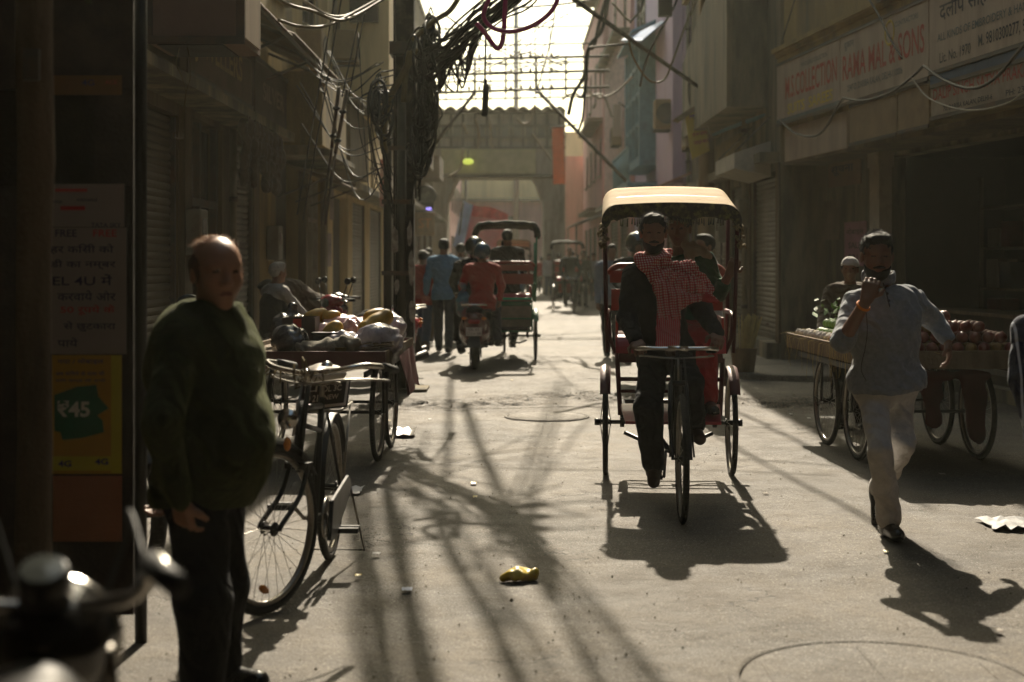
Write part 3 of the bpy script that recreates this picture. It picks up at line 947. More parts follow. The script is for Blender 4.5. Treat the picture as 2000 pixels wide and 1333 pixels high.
# ---- left side
# A: the first shuttered shops
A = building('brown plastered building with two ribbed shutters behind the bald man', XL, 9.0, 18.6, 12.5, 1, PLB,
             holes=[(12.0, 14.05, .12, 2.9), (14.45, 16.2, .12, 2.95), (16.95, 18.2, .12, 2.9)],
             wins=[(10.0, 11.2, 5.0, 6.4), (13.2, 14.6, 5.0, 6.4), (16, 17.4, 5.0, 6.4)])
shutter(A, XL - .08, 12.02, 14.0, .2, 2.88, 1)
shutter(A, XL - .08, 17.0, 18.15, .2, 2.88, 1)
q = MB(); q.b2(XL - .2, XL - .15, 14.5, 16.15, .15, 2.9); q.build('shop_window', GLS, A)
q = MB(); q.b2(XL - .12, XL - .05, 14.45, 14.55, .12, 2.95); q.b2(XL - .12, XL - .05, 15.25, 15.33, .12, 2.95); q.b2(XL - .12, XL - .05, 16.1, 16.2, .12, 2.95); q.b2(XL - .12, XL - .05, 14.55, 16.1, 2.05, 2.13)
q.build('door_frame', FRM, A)
q = MB(); q.b2(XL, XL + .06, 14.1, 14.42, .12, 3.0); q.build('pilaster', PLB, A)
q = MB(); q.b2(XL, XL + .45, 9.0, 18.6, 3.02, 3.12); q.build('ledge', CON, A)
settle(A)
# B: tan wall, dark doors, glass
B = building('tan building with a tall glass shopfront behind the loaded handcart', XL, 18.62, 25.4, 9.0, 1, PLA,
             holes=[(19.9, 21.9, .12, 3.0), (22.2, 24.4, .12, 2.8)], wins=[(19.5, 20.6, 5.2, 6.6), (22.4, 23.8, 5.2, 6.6)])
q = MB(); q.b2(XL - .22, XL - .18, 19.9, 21.9, .15, 3.0); q.build('door', WOODD, B)
q = MB(); q.b2(XL - .18, XL - .14, 22.25, 24.35, .15, 2.78); q.build('shop_window', GLS, B)
q = MB(); 
for y in (22.22, 22.95, 23.65, 24.33): q.b2(XL - .12, XL - .03, y, y + .07, .12, 2.8)
q.b2(XL - .12, XL - .03, 22.3, 24.33, .12, .2); q.b2(XL - .12, XL - .03, 22.3, 24.33, 2.1, 2.16); q.build('door_frame', mat('frame_pale', (.34, .31, .25), .6, .3), B)
q = MB(); q.b2(XL, XL + .12, 21.95, 22.18, .12, 3.05); q.b2(XL, XL + .1, 24.45, 24.7, .12, 3.05); q.build('pilaster', PLB, B)
settle(B)
# bay hanging over the pavement: the tan box
T = thing('bay', 'tan plastered box bay overhanging the pavement under the corrugated roof', 'bay', (XL + .4, 20.2, 2.95))
q = MB(); q.b2(XL + .005, XL + .78, 18.9, 21.6, 3.0, 3.98); q.build('wall', PLA, T)
q = MB(); q.prism([(XL + .01, 18.8, 2.86), (XL + .9, 18.8, 2.86), (XL + .9, 18.8, 2.93), (XL + .5, 18.8, 2.99), (XL + .01, 18.8, 2.99)], (0, 2.9, 0)); q.build('ledge', CON, T)
settle(T)
# C
Cb = building('cream three-storey building with stained walls left of the utility pole', XL, 25.42, 37.0, 11.0, 1, PLY,
             holes=[(26.2, 28.6, .12, 2.7), (29.4, 32.0, .12, 2.7), (33, 36, .12, 2.7)],
             wins=[(27, 28.3, 4.6, 6.2), (30.5, 31.9, 4.6, 6.2), (34, 35.4, 4.6, 6.2), (27, 28.3, 7.6, 9.0), (30.5, 31.9, 7.6, 9.0)])
shutter(Cb, XL - .08, 29.42, 31.95, .2, 2.68, 1); shutter(Cb, XL - .08, 33.02, 35.95, .2, 2.68, 1)
q = MB(); q.b2(XL - .2, XL - .16, 26.25, 28.55, .12, 2.68); q.build('door', WOODD, Cb)
q = MB(); q.b2(XL, XL + .5, 25.5, 36.9, 2.78, 2.9); q.build('ledge', CON, Cb)
settle(Cb)
T = thing('bay', 'cream bay with a small dark window jutting over the street high on the left', 'bay', (XL + .5, 28.6, 5.3))
q = MB(); q.b2(XL + .005, XL + .95, 27.2, 30.0, 4.35, 9.5); q.build('wall', PLY, T)
q = MB(); q.b2(XL + .2, XL + .75, 27.1, 27.198, 6.0, 6.9); q.build('window', mat('shade_dark', (.05, .04, .03), .7), T)
q = MB(); q.prism([(XL + .12, 27.19, 6.95), (XL + .84, 27.19, 6.95), (XL + .84, 26.8, 6.82), (XL + .12, 26.8, 6.82)], (0, 0, .05)); q.build('sunshade', CON, T)
settle(T)
T = thing('balcony', 'brown boxed-in balcony with a grey sheet hood behind the guy wires', 'balcony', (XL + .4, 25, 2.9))
q = MB(); q.b2(XL + .005, XL + .62, 23.6, 26.6, 2.92, 4.05); q.build('parapet', PLB, T)
q = MB(); q.prism([(XL + .01, 23.4, 4.35), (XL + .8, 23.4, 4.08), (XL + .8, 23.4, 4.12), (XL + .01, 23.4, 4.39)], (0, 3.4, 0)); q.build('hood', CON, T)
settle(T)
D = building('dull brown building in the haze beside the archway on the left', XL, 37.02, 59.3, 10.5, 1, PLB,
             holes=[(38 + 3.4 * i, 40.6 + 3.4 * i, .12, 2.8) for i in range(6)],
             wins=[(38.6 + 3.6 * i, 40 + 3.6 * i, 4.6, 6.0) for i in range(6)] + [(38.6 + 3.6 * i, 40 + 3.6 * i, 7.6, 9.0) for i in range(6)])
for i in range(6): shutter(D, XL - .08, 38.03 + 3.4 * i, 40.57 + 3.4 * i, .2, 2.78, 1, pitch=.12)
q = MB(); q.b2(XL, XL + .6, 37.1, 59, 3.0, 3.12); q.build('ledge', CON, D)
q = MB(); q.b2(XL + .005, XL + .7, 44, 47, 4.4, 5.2); q.b2(XL + .005, XL + .7, 51, 54, 4.4, 5.2); q.build('balcony', PLB, D)
settle(D)
# near left, beside and behind the camera
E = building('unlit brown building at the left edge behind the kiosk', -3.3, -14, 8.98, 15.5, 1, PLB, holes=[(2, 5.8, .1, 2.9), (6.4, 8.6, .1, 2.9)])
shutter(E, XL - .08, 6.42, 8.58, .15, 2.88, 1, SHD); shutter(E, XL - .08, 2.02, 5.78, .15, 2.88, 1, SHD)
settle(E)
Hb = building('unlit building on the right behind the camera', 5.0, -14, 8.0, 15.5, -1, PLB)
settle(Hb)
q = thing('building', 'unlit building closing the street behind the camera', 'building', (0, -15, 0))
MB().b2(-9, 10, -15.2, -14.2, 0, 15.5).build('wall', PLB, q); MB().b2(-9, 10, -15.3, -14.1, 15.5, 15.7).build('roof', CON, q); settle(q)

# corrugated roof on the left
def corrugated(T, x0, z0, x1, z1, y0, y1, m, pitch=.076, amp=.011, name='sheet'):
    n = int((y1 - y0) / pitch * 4); vs = []
    for i in range(n + 1):
        y = y0 + (y1 - y0) * i / n; dz = amp * math.sin(2 * math.pi * i / 4)
        vs += [(x0, y, z0 + dz), (x1, y, z1 + dz), (x0, y, z0 + dz + .006), (x1, y, z1 + dz + .006)]
    fs = []
    for i in range(n):
        a = i * 4; fs += [(a, a + 4, a + 5, a + 1), (a + 2, a + 3, a + 7, a + 6), (a, a + 2, a + 6, a + 4), (a + 1, a + 5, a + 7, a + 3)]
    MB().add(vs, fs, False).build(name, m, T)
T = thing('corrugated_awning', 'long rusty corrugated iron awning over the left shops', 'awning', (XL, 16, 3.9))
corrugated(T, -3.28, 4.30, -2.38, 3.90, 11.2, 15.6, RUST); corrugated(T, -3.28, 4.33, -2.36, 3.93, 15.5, 19.4, RUST)
q = MB(); 
for y in (11.6, 13.5, 15.4, 17.3, 19.2): q.cyl((-3.29, y, 3.55), (-2.45, y, 3.89), .018, 8); q.cyl((-3.29, y, 4.26), (-2.4, y, 3.88), .018, 8)
q.cyl((-2.42, 11.2, 3.885), (-2.42, 19.4, 3.885), .02, 8); q.build('bracket', FRM, T); settle(T)
T = thing('corrugated_awning', 'short ragged tin awning below the tan bay', 'awning', (XL, 20, 2.8))
corrugated(T, -3.28, 2.86, -2.55, 2.62, 19.7, 23.4, RUST)
q = MB(); 
for y in (19.9, 21.6, 23.2): q.cyl((-3.29, y, 2.35), (-2.6, y, 2.61), .015, 8)
q.build('bracket', FRM, T); settle(T)

# ---- right side: near building on its own slightly turned line
RZ = 0.1146
def RL(x, off=0.0):                    # local y on the near right facade for a photo column
    t = (x - 1000) / F_
    c, s = math.cos(RZ), math.sin(RZ)
    # world = (3.8,20) + R*(off, y)
    # X = 3.8 + off*c - y*s ; Y = 20 + off*s + y*c ; X = t*Y
    return (3.8 + off * c - t * (20 + off * s)) / (s + t * c)
def RZZ(x, y, off=0.0):
    Y = 20 + off * math.sin(RZ) + RL(x, off) * math.cos(RZ)
    return 1.48 + (507 - y) * Y / F_
Fb = thing('building', 'ochre building carrying the painted signboards at the top right', 'building', (3.8, 20, 0), RZ)
b = MB()
b.b2(.02, 6, -13.5, -.02, 3.3, 13.0)          # upper floors
b.build('wall', PLA, Fb)
b = MB(); b.b2(.0, .8, -13.5, -.02, 2.8, 2.86); b.build('soffit', PLB, Fb)
b = MB(); wallx(b, .62, .85, -13.5, 0, 0, 2.8, [(-13.3, -8.0, 0, 2.75), (-7.6, -2.35, 0, 2.75)]); b.build('shop_wall', CON, Fb)
b = MB(); b.b2(-.10, .02, -13.5, 0, 4.30, 4.36); b.b2(-.16, .02, -13.5, 0, 4.36, 4.42); b.b2(-.07, .02, -13.5, 0, 4.22, 4.30); b.build('cornice', PLA, Fb)
y0, y1 = RL(1703, .45), RL(1722, .45)
b = MB(); b.b2(.42, .58, min(y0, y1), max(y0, y1), 0, 2.8); b.b2(.40, .6, min(y0, y1) - .02, max(y0, y1) + .02, 2.62, 2.799); b.build('pillar', mat('pillar_white', (.42, .38, .30), .8, dirt=(.15, .12, .09), damt=.4), Fb)
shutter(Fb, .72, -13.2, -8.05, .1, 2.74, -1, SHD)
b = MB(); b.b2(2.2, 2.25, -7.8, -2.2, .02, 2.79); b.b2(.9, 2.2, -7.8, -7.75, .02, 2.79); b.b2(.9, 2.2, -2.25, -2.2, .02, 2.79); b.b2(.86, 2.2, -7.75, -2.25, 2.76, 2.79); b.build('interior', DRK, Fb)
b = MB(); b.b2(.3, .8, -13.4, -8.0, 0, .16); b.b2(.62, .8, -7.6, -2.4, 0, .14); b.build('step', CON, Fb)
b = MB()
for x0, x1, z in ((2.2, 3.6, 5.2), (5, 6.4, 5.2), (8, 9.4, 5.2)): b.b2(.0, .05, -x1, -x0, z, z + 1.4)
b.build('window', GLS, Fb)

# fascia boards and painted signs
BRD = mat('board_white', (.42, .33, .24), .7, var=.12, scale=4, dirt=(.26, .20, .15), damt=.45, dscale=3, streak=True, bump=.2)
BRT = mat('board_tan', (.28, .20, .11), .8, var=.15, scale=4, dirt=(.16, .11, .07), damt=.4, bump=.3)
REDP = mat('paint_red', (.36, .06, .035), .7, var=.3, scale=14, dirt=(.4, .3, .22), damt=.3, dscale=20, bump=0)
BLKP = mat('paint_black', (.03, .03, .035), .7, var=.3, bump=0)
GRYP = mat('paint_grey', (.10, .12, .12), .7, var=.3, bump=0)
YELP = mat('paint_yellow', (.55, .42, .06), .7, var=.25, bump=0)
BLUP = mat('paint_blue_grey', (.055, .085, .13), .7, var=.25, bump=.1)
def rsign(name, label, xa, xb, z0, z1, m, lines, th=.06, off=-.02, cat='signboard', extra=None, frame=True):
    ya, yb = RL(xb, off), RL(xa, off)          # ya nearer the camera
    T = thing(name, label, cat, (3.8, 20, 0), RZ)
    MB().b2(off - th, off, ya + .012, yb - .012, z0, z1).build('board', m, T, bevel=.006)
    if frame:
        q = MB(); xx = off - th - .012
        for (u0, u1, v0, v1) in ((ya, yb, z0 - .02, z0 + .02), (ya, yb, z1 - .02, z1 + .02)): q.b2(xx, off - th + .003, u0 + .012, u1 - .012, v0, v1)
        q.build('frame', FRM, T)
    for (s, mm, fx0, fx1, fz, hz) in lines:    # fx 0..1 from the far (left) end
        L_ = yb - ya; o = (off - th - .001, yb - fx0 * L_, z0 + fz * (z1 - z0))
        text_obj('lettering', s, mm, T, frame_mtx(o, (0, -1, 0), (0, 0, 1)), hz * (z1 - z0), (fx1 - fx0) * L_, ext=.003, bold=.012)
    if extra: extra(T, ya, yb, off - th)
    return T
def band(z0, z1, m, f0=0, f1=1, nm='band'):
    def fn(T, ya, yb, x):
        MB().b2(x - .004, x - .0005, yb - f1 * (yb - ya) + .014, yb - f0 * (yb - ya) - .014, z0, z1).build(nm, m, T)
    return fn
rsign('signboard', 'pale painted signboard with large red lettering M.S. COLLECTION', 1525, 1650, 3.36, 4.2, BRD,
      [('M.S.COLLECTION', REDP, .16, .96, .38, .36), ('WHOLESALE COLLECTION', GRYP, .42, .82, .80, .07), ('SUITS  SAREES', YELP, .2, .9, .12, .17)], extra=band(3.37, 3.43, GRYP))
rsign('signboard', 'pale painted signboard with large red lettering RAMA MAL & SONS', 1650, 1825, 3.36, 4.2, BRD,
      [('RAMA MAL & SONS', REDP, .04, .96, .34, .36), ('दुकान', GRYP, .06, .18, .76, .12), ('2347-D, DARIBA KALAN, DELHI-110006', GRYP, .10, .74, .15, .11), ('CONTRACTORS', GRYP, .66, .9, .80, .07)],
      extra=lambda T, ya, yb, x: MB().torus((x - .004, ya + .40 * (yb - ya), 4.0), (1, 0, 0), .13, .014, 30, 6, sq=.3).build('emblem', YELP, T))
rsign('signboard', 'pale painted signboard with black Hindi lettering and phone numbers', 1825, 2090, 3.40, 4.30, BRD,
      [('दलीप सिंह सत्यप्रकाश', BLKP, .10, .98, .50, .30), ('ALL KINDS OF EMBROIDERY & HANDICRAFTS', GRYP, .08, .97, .33, .09),
       ('Lic. No. 1970', BLKP, .10, .36, .08, .12), ('M. 9810300277, 9899750760', BLKP, .42, .98, .10, .15)])
rsign('signboard', 'dark red shop signboard DALIP SINGH SATYA PRAKASH under the black Hindi one', 1828, 2090, 2.93, 3.26, mat('board_redbrown', (.33, .27, .20), .7, dirt=(.2, .12, .08), damt=.4),
      [('DALIP SINGH SATYA PRAKASH JAIN', REDP, .03, .98, .42, .48), ('70, DARIBA KALAN, DELHI-6', BLKP, .12, .52, .12, .18), ('PH: 23267089', BLKP, .62, .9, .12, .18)])
T = rsign('fascia_strip', 'narrow blue-grey strip below the black Hindi signboard', 1826, 2090, 3.27, 3.375, BLUP, [], frame=False, cat='fascia')
T = rsign('fascia_board', 'plain white board below the far end of the red lettered sign', 1540, 1664, 2.84, 3.3, BRD, [], frame=False, off=.05, cat='fascia board')
T = rsign('fascia_board', 'plain tan board left of the dark red sign, far half', 1668, 1762, 2.86, 3.32, BRT, [], off=.0, cat='fascia board')
T = rsign('fascia_board', 'plain tan board left of the dark red sign, near half', 1763, 1826, 2.87, 3.33, BRT, [], off=.0, cat='fascia board')

# posters on the dirty wall on the right
def rposter(label, xa, xb, ya_, yb_, m, lines=(), off=.60, cat='poster'):
    yl, yr = RL(xa, off), RL(xb, off); z1, z0 = RZZ(xa, ya_, off), RZZ(xa, yb_, off)
    T = thing('poster', label, cat, (3.8, 20, 0), RZ)
    MB().b2(off - .006, off + .005, yr, yl, z0, z1).build('sheet', m, T)
    for (s, mm, fx0, fx1, fz, hz) in lines:
        o = (off - .0075, yl - fx0 * (yl - yr), z0 + fz * (z1 - z0))
        text_obj('lettering', s, mm, T, frame_mtx(o, (0, -1, 0), (0, 0, 1)), hz * (z1 - z0), (fx1 - fx0) * (yl - yr), ext=.001, bold=.01)
    return T
rposter('blue-painted tin sheet at the top of the stained wall', 1548, 1592, 318, 388, mat('tin_blue', (.05, .09, .13), .6, var=.3, dirt=(.1, .08, .06), damt=.4), cat='tin sheet')
rposter('pink paper bill pasted low on the stained wall behind the vendor', 1650, 1692, 435, 520, mat('paper_pink', (.33, .16, .20), .85, dirt=(.2, .13, .12), damt=.4),
        [('मोबाइल', BLKP, .1, .9, .70, .16), ('SALE', BLKP, .2, .8, .40, .14), ('9811', BLKP, .2, .8, .15, .12)])
rposter('torn brown bill with dark Hindi print high on the stained wall', 1618, 1682, 322, 368, mat('paper_brown', (.22, .14, .09), .9, dirt=(.1, .07, .05), damt=.5), [('सूचना', BLKP, .1, .8, .45, .4)])
rposter('torn grey bill halfway up the stained wall', 1600, 1640, 395, 470, mat('paper_grey', (.24, .19, .14), .9, var=.4, dirt=(.1, .07, .05), damt=.6))

# R2: shuttered shops
XR = 3.78
Rb = building('stained concrete building with pale roller shutters right of the rickshaw', XR, 20.02, 30.0, 9.8, -1, CON,
              holes=[(20.3, 22.4, .1, 2.75), (22.9, 24.6, .1, 2.7), (25.1, 27.2, .1, 2.7), (27.8, 29.6, .1, 2.7)], wins=[(21, 22.4, 6, 7.4), (25, 26.4, 6, 7.4)])
for a, c in ((20.32, 22.36), (22.93, 24.57), (25.13, 27.17), (27.83, 29.57)): shutter(Rb, XR + .08, a, c, .38, 2.68, -1)
q = MB(); q.b2(XR - .18, XR + .2, 20.1, 29.8, .072, .30); q.build('plinth', CON, Rb)
q = MB(); q.b2(XR - .28, XR - .005, 20.1, 29.9, 2.86, 3.0); q.build('ledge', CON, Rb)
q = MB(); q.b2(XR - .03, XR - .001, 20.0, 20.25, .3, 2.85); q.b2(XR - .03, XR - .001, 22.45, 22.85, .3, 2.85); q.b2(XR - .03, XR - .001, 24.65, 25.05, .3, 2.85); q.build('pilaster', PLB, Rb)
settle(Rb)
T = thing('balcony', 'heavy stained concrete balcony with a dark underside above the right shutters', 'balcony', (3.4, 22.5, 3.7))
q = MB(); q.prism([(3.17, 21.0, 3.73), (3.17, 26.5, 3.73), (3.17, 26.5, 5.1), (3.17, 21.0, 6.2)], (.1, 0, 0)); q.b2(3.275, 3.77, 21.0, 21.1, 3.85, 6.2)
q.build('parapet', CON, T)
q = MB(); q.b2(3.28, 3.775, 21.0, 26.5, 3.73, 3.845); q.build('slab', CON, T)
q = MB(); q.b2(3.16, 3.26, 21.0, 26.5, 6.21, 9.4); q.build('upper_wall', PLA, T)
settle(T)
T = thing('air_cooler', 'white box cooler jutting out above the pale shutters', 'cooler', (3.5, 21, 2.75))
q = MB(); q.prism([(3.22, 20.6, 2.80), (3.75, 20.6, 2.68), (3.75, 20.6, 3.2), (3.22, 20.6, 3.02)], (0, 1.9, 0)); q.build('case', mat('cooler_white', (.45, .42, .34), .6, dirt=(.2, .17, .12), damt=.4), T)
q = MB(); q.cyl((3.76, 20.7, 3.55), (3.24, 20.7, 3.04), .012); q.cyl((3.76, 22.3, 3.55), (3.24, 22.3, 3.04), .012); q.build('stay', FRM, T); settle(T)
# R3 lilac, blue bay
R3 = building('lilac building with a turquoise window bay behind the rickshaw canopy', 3.62, 30.02, 42.0, 11.5, -1, LIL,
              holes=[(31, 33.4, .1, 2.8), (34.2, 37, .1, 2.8), (38, 41, .1, 2.8)], wins=[(38.5, 41.5, 7.9, 9.4)])
for a, c in ((31.02, 33.38), (34.22, 36.98), (38.02, 40.98)): shutter(R3, 3.7, a, c, .3, 2.78, -1, pitch=.11)
bay = MB(); x0 = 3.05
for y in (34.2, 35.2, 36.2, 37.2, 38.2): bay.b2(x0, x0 + .1, y, y + .12, 3.9, 6.9)
for z in (3.9, 4.75, 5.5, 6.2, 6.8): bay.b2(x0 + .02, x0 + .09, 34.32, 38.2, z, z + .08)
bay.b2(x0, 3.61, 34.1, 34.2, 3.9, 6.9); bay.b2(x0, 3.61, 38.32, 38.42, 3.9, 6.9); bay.b2(x0, 3.61, 34.1, 38.42, 3.75, 3.9)
bo = bay.build('window_bay', TRQ, R3)
MB().b2(x0 + .12, x0 + .14, 34.22, 38.3, 3.92, 6.88).build('pane', GLS, bo)
q = MB(); q.prism([(3.61, 34.0, 7.2), (2.85, 34.0, 6.91), (2.85, 34.0, 6.96), (3.61, 34.0, 7.3)], (0, 4.6, 0)); q.build('hood', TRQ, bo)
ra = MB(); 
for i in range(34): ra.cyl((2.75, 33.4 + i * .16, 3.35), (2.75, 33.4 + i * .16, 4.1), .014, 6)
ra.b2(2.72, 2.78, 33.35, 38.8, 4.1, 4.15); ra.b2(2.72, 2.78, 33.35, 38.8, 3.3, 3.35); ra.b2(2.7, 3.61, 33.3, 38.85, 3.18, 3.29)
ra.build('balcony_railing', TRQ, R3)
q = MB(); q.b2(3.4, 3.61, 30.1, 33.6, 3.1, 7.5); q.build('pilaster', LIL, R3)
settle(R3)
T = thing('tarpaulin', 'blue tarpaulin slung from the lilac wall', 'tarpaulin', (3.2, 33, 6.8))
q = MB(); q.add([(3.58, 31.5, 6.9), (3.58, 35.5, 7.3), (2.7, 35.3, 6.9), (2.9, 31.8, 6.35), (3.58, 31.5, 6.93), (3.58, 35.5, 7.33), (2.7, 35.3, 6.93), (2.9, 31.8, 6.38)], [(0, 1, 2, 3), (7, 6, 5, 4), (0, 4, 5, 1), (1, 5, 6, 2), (2, 6, 7, 3), (3, 7, 4, 0)]); o = q.build('sheet', mat('tarp_blue', (.14, .24, .45), .6), T); settle(T)
# R4 pink with vertical ribs
R4 = building('pink ribbed building beyond the lilac one', 3.5, 42.02, 51.5, 12.0, -1, PIN, holes=[(43, 46, .1, 2.8), (47, 50.5, .1, 2.8)], wins=[(43.5, 44.8, 8.5, 10), (47.5, 49, 8.5, 10)])
for a, c in ((43.02, 45.98), (47.02, 50.48)): shutter(R4, 3.58, a, c, .3, 2.78, -1, pitch=.12)
q = MB(); 
for i in range(9): q.b2(3.28, 3.495, 42.3 + i * 1.0, 42.55 + i * 1.0, 3.3, 8.2)
q.build('rib', mat('rib_pale', (.62, .48, .42), .9), R4)
q = MB(); q.b2(3.0, 3.495, 42.1, 51.4, 3.15, 3.29); q.b2(3.0, 3.495, 42.1, 51.4, 8.21, 8.35); q.build('ledge', CON, R4)
settle(R4)
R5 = building('brown and pink building in the haze at the right of the archway', 3.3, 51.52, 66, 11.2, -1, PIN,
              holes=[(52 + 3.3 * i, 54.6 + 3.3 * i, .1, 2.8) for i in range(4)], wins=[(52.4 + 3.2 * i, 53.8 + 3.2 * i, 4.6, 6) for i in range(4)] + [(52.4 + 3.2 * i, 53.8 + 3.2 * i, 7.6, 9.2) for i in range(4)])
for i in range(4): shutter(R5, 3.38, 52.02 + 3.3 * i, 54.58 + 3.3 * i, .2, 2.78, -1, pitch=.12)
q = MB(); q.b2(2.75, 3.295, 51.6, 59, 3.2, 3.35); q.b2(2.75, 3.295, 51.6, 59, 6.5, 6.62); q.build('balcony', PLB, R5)
q = MB(); q.b2(2.5, 3.25, 52, 56, 11.38, 12.2); q.build('parapet', CON, R5)
settle(R5)
T = thing('awning', 'grey tarpaulin awning in the haze on the right', 'awning', (3, 50, 3))
q = MB(); q.prism([(3.48, 44, 3.1), (1.95, 44, 2.55), (1.95, 44, 2.6), (3.48, 44, 3.18)], (0, 7, 0)); q.build('canopy', mat('tarp_grey', (.30, .29, .26), .8, var=.2), T)
q = MB(); q.cyl((2.0, 44.2, 0), (2.0, 44.2, 2.55), .03); q.cyl((2.0, 50.8, 0), (2.0, 50.8, 2.55), .03); q.build('post', FRM, T); settle(T)
T = thing('awning', 'pink and cream striped sheet awning below the turquoise balcony', 'awning', (3.2, 32, 2.9))
q = MB(); q.prism([(3.6, 28.5, 3.2), (2.55, 28.5, 2.78), (2.55, 28.5, 2.81), (3.6, 28.5, 3.24)], (0, 9.5, 0)); q.build('canopy', mat('awning_pink', (.45, .25, .2), .8, var=.2), T)
q = MB(); [q.cyl((3.6, y, 2.6), (2.6, y, 2.77), .015) for y in (29, 32, 35, 37.5)]; q.build('bracket', FRM, T); settle(T)

# ---- gateway across the street
GWM = mat('gateway_plaster', (.36, .32, .24), .9, var=.2, scale=1.5, dirt=(.1, .08, .06), damt=.5, streak=True)
T = thing('gateway', 'old covered gateway with an arched opening closing off the street', 'gateway', (-.6, 61, 0))
b = MB(); yy = 60
px = lambda x: (x - 1000) * yy / F_
pz = lambda y: 1.48 + (507 - y) * yy / F_
xl, xr = px(822), px(1104)
b.b2(xl, px(872), yy, yy + 3, 0, pz(345)); b.b2(px(1062), xr, yy, yy + 3, 0, pz(345))
b.b2(xl, xr, yy, yy + 3, pz(345), pz(222))
b.build('wall', GWM, T)
b = MB()
for sx, xa in ((1, px(872)), (-1, px(1062))):
    pts = [(xa, yy + .1, pz(345)), (xa + sx * px(1022), yy + .1, pz(345)), (xa + sx * px(1014), yy + .1, pz(358)), (xa + sx * px(1010), yy + .1, pz(372)), (xa + sx * px(1001), yy + .1, pz(392)), (xa, yy + .1, pz(412))]
    b.prism(pts, (0, 2.8, 0))
b.build('arch_haunch', GWM, T)
b = MB()
for z in (222, 247, 268, 289, 345): b.b2(xl, xr, yy - .12, yy - .005, pz(z) - .05, pz(z) + .05)
for x in np.linspace(834, 1092, 12): b.b2(px(x) - .05, px(x) + .05, yy - .09, yy - .006, pz(289) + .055, pz(222) - .055)
b.build('timber_frame', WOODD, T)
b = MB()
for i in range(12):
    xa = px(834) + i * (px(1092) - px(834)) / 11.0
    if i < 11: b.b2(xa + .1, xa + (px(1092) - px(834)) / 11 - .1, yy - .03, yy - .004, pz(266), pz(249))
b.build('window', GLS, T)
b = MB(); b.b2(px(862), px(1046), yy - .2, yy - .14, pz(340), pz(292)); b.build('banner', mat('banner_khaki', (.45, .42, .22), .8, var=.2, scale=3), T)
b = MB(); n = 12; vs = []; w = (xr - xl) / n
for i in range(n * 6 + 1):
    x = xl + i * w / 6; z = pz(222) + .20 + .16 * abs(math.sin(math.pi * i / 6))
    vs += [(x, yy - .5, z - .1), (x, yy + 3.4, z + .1), (x, yy - .5, z - .16), (x, yy + 3.4, z + .04)]
fs = []
for i in range(n * 6): a = i * 4; fs += [(a, a + 4, a + 5, a + 1), (a + 2, a + 3, a + 7, a + 6), (a, a + 2, a + 6, a + 4), (a + 1, a + 5, a + 7, a + 3)]
b.add(vs, fs); b.build('roof', RUST, T)
settle(T)
T = building('pale yellow building seen through the archway', 8, 84, 86, 9, -1, PLY); 
b = MB(); b.b2(-9, 8.1, 83.9, 83.95, 5.0, 9); b.build('front', PLY, T)
b = MB(); b.b2(-9, 8.1, 83.85, 83.94, 0, 5.0); b.build('ground_floor', PIN, T)
b = MB(); [b.b2(x, x + 1.2, 83.80, 83.84, 1, 4) for x in (-7, -4, -1, 2, 5)]; b.b2(-9, 8, 83.5, 83.84, 4.9, 5.05); b.build('window', GLS, T)
b = MB(); b.b2(-9, 7.9, 84, 85.9, 0, 8.95); b.build('core', PLY, T)
settle(T)
for lab, x0, x1, h in (('pink building in the haze left beyond the archway', -9, -2.9, 6.3), ('pink building in the haze right beyond the archway', 2.3, 9, 6.3)):
    T = thing('building', lab, 'building', ((x0 + x1) / 2, 74, 0))
    MB().b2(x0, x1, 66.5, 82, 0, h).build('wall', PIN, T)
    b = MB(); xf = x1 if x0 < -5 else x0; sg = 1 if x0 < -5 else -1
    for i in range(4): b.b2(xf + sg * .002, xf + sg * .04, 68 + 3.4 * i, 70.2 + 3.4 * i, .2, 2.6); b.b2(xf + sg * .002, xf + sg * .04, 68 + 3.4 * i, 69.6 + 3.4 * i, 3.8, 5.2)
    b.build('window', GLS, T); settle(T)

# added unseen sheets that block sky light from over and behind the camera
BLOCKER = mat('light_block_brown', (.07, .055, .04), .85, var=.3, scale=3)
T = thing('tarpaulin', 'added unseen brown sheet across the street behind the viewpoint, blocking sky light', 'tarpaulin', (0, -5, 6))
vs = []; n = 16
for i in range(n + 1):
    for j in range(n + 1): vs.append((-3.25 + 8.2 * i / n, -13.8 + 15.8 * j / n, 6.2 - .7 * math.sin(math.pi * i / n) + .15 * math.sin(j * 1.1)))
k = len(vs); vs += [(x, y, z + .02) for x, y, z in vs]
fs = [(i * (n + 1) + j, i * (n + 1) + j + 1, (i + 1) * (n + 1) + j + 1, (i + 1) * (n + 1) + j) for i in range(n) for j in range(n)]; fs += [tuple(k + q for q in reversed(f)) for f in fs]
MB().add(vs, fs, True).build('sheet', BLOCKER, T); settle(T)
T = thing('awning', 'added unseen brown sheet over the near left side, blocking sky light', 'awning', (-2.4, 2, 3.2))  # added out of view to darken the sides facing the camera
b = MB(); b.prism([(-3.29, -6, 3.6), (-1.15, -6, 3.15), (-1.15, -6, 3.18), (-3.29, -6, 3.63)], (0, 10.3, 0)); b.build('sheet', BLOCKER, T)
b = MB(); [b.cyl((-3.29, y, 2.9), (-1.2, y, 3.14), .015) for y in (-5, -2, 1, 4)]; b.build('bracket', FRM, T); settle(T)
T = thing('awning', 'added unseen brown sheet over the near right side, blocking sky light', 'awning', (4, 4, 3.2))  # added out of view to darken the fruit cart and shop on the right
b = MB(); b.prism([(4.98, 0, 3.7), (3.0, 0, 3.2), (3.0, 0, 3.23), (4.98, 0, 3.73)], (0, 7.9, 0)); b.build('sheet', BLOCKER, T)
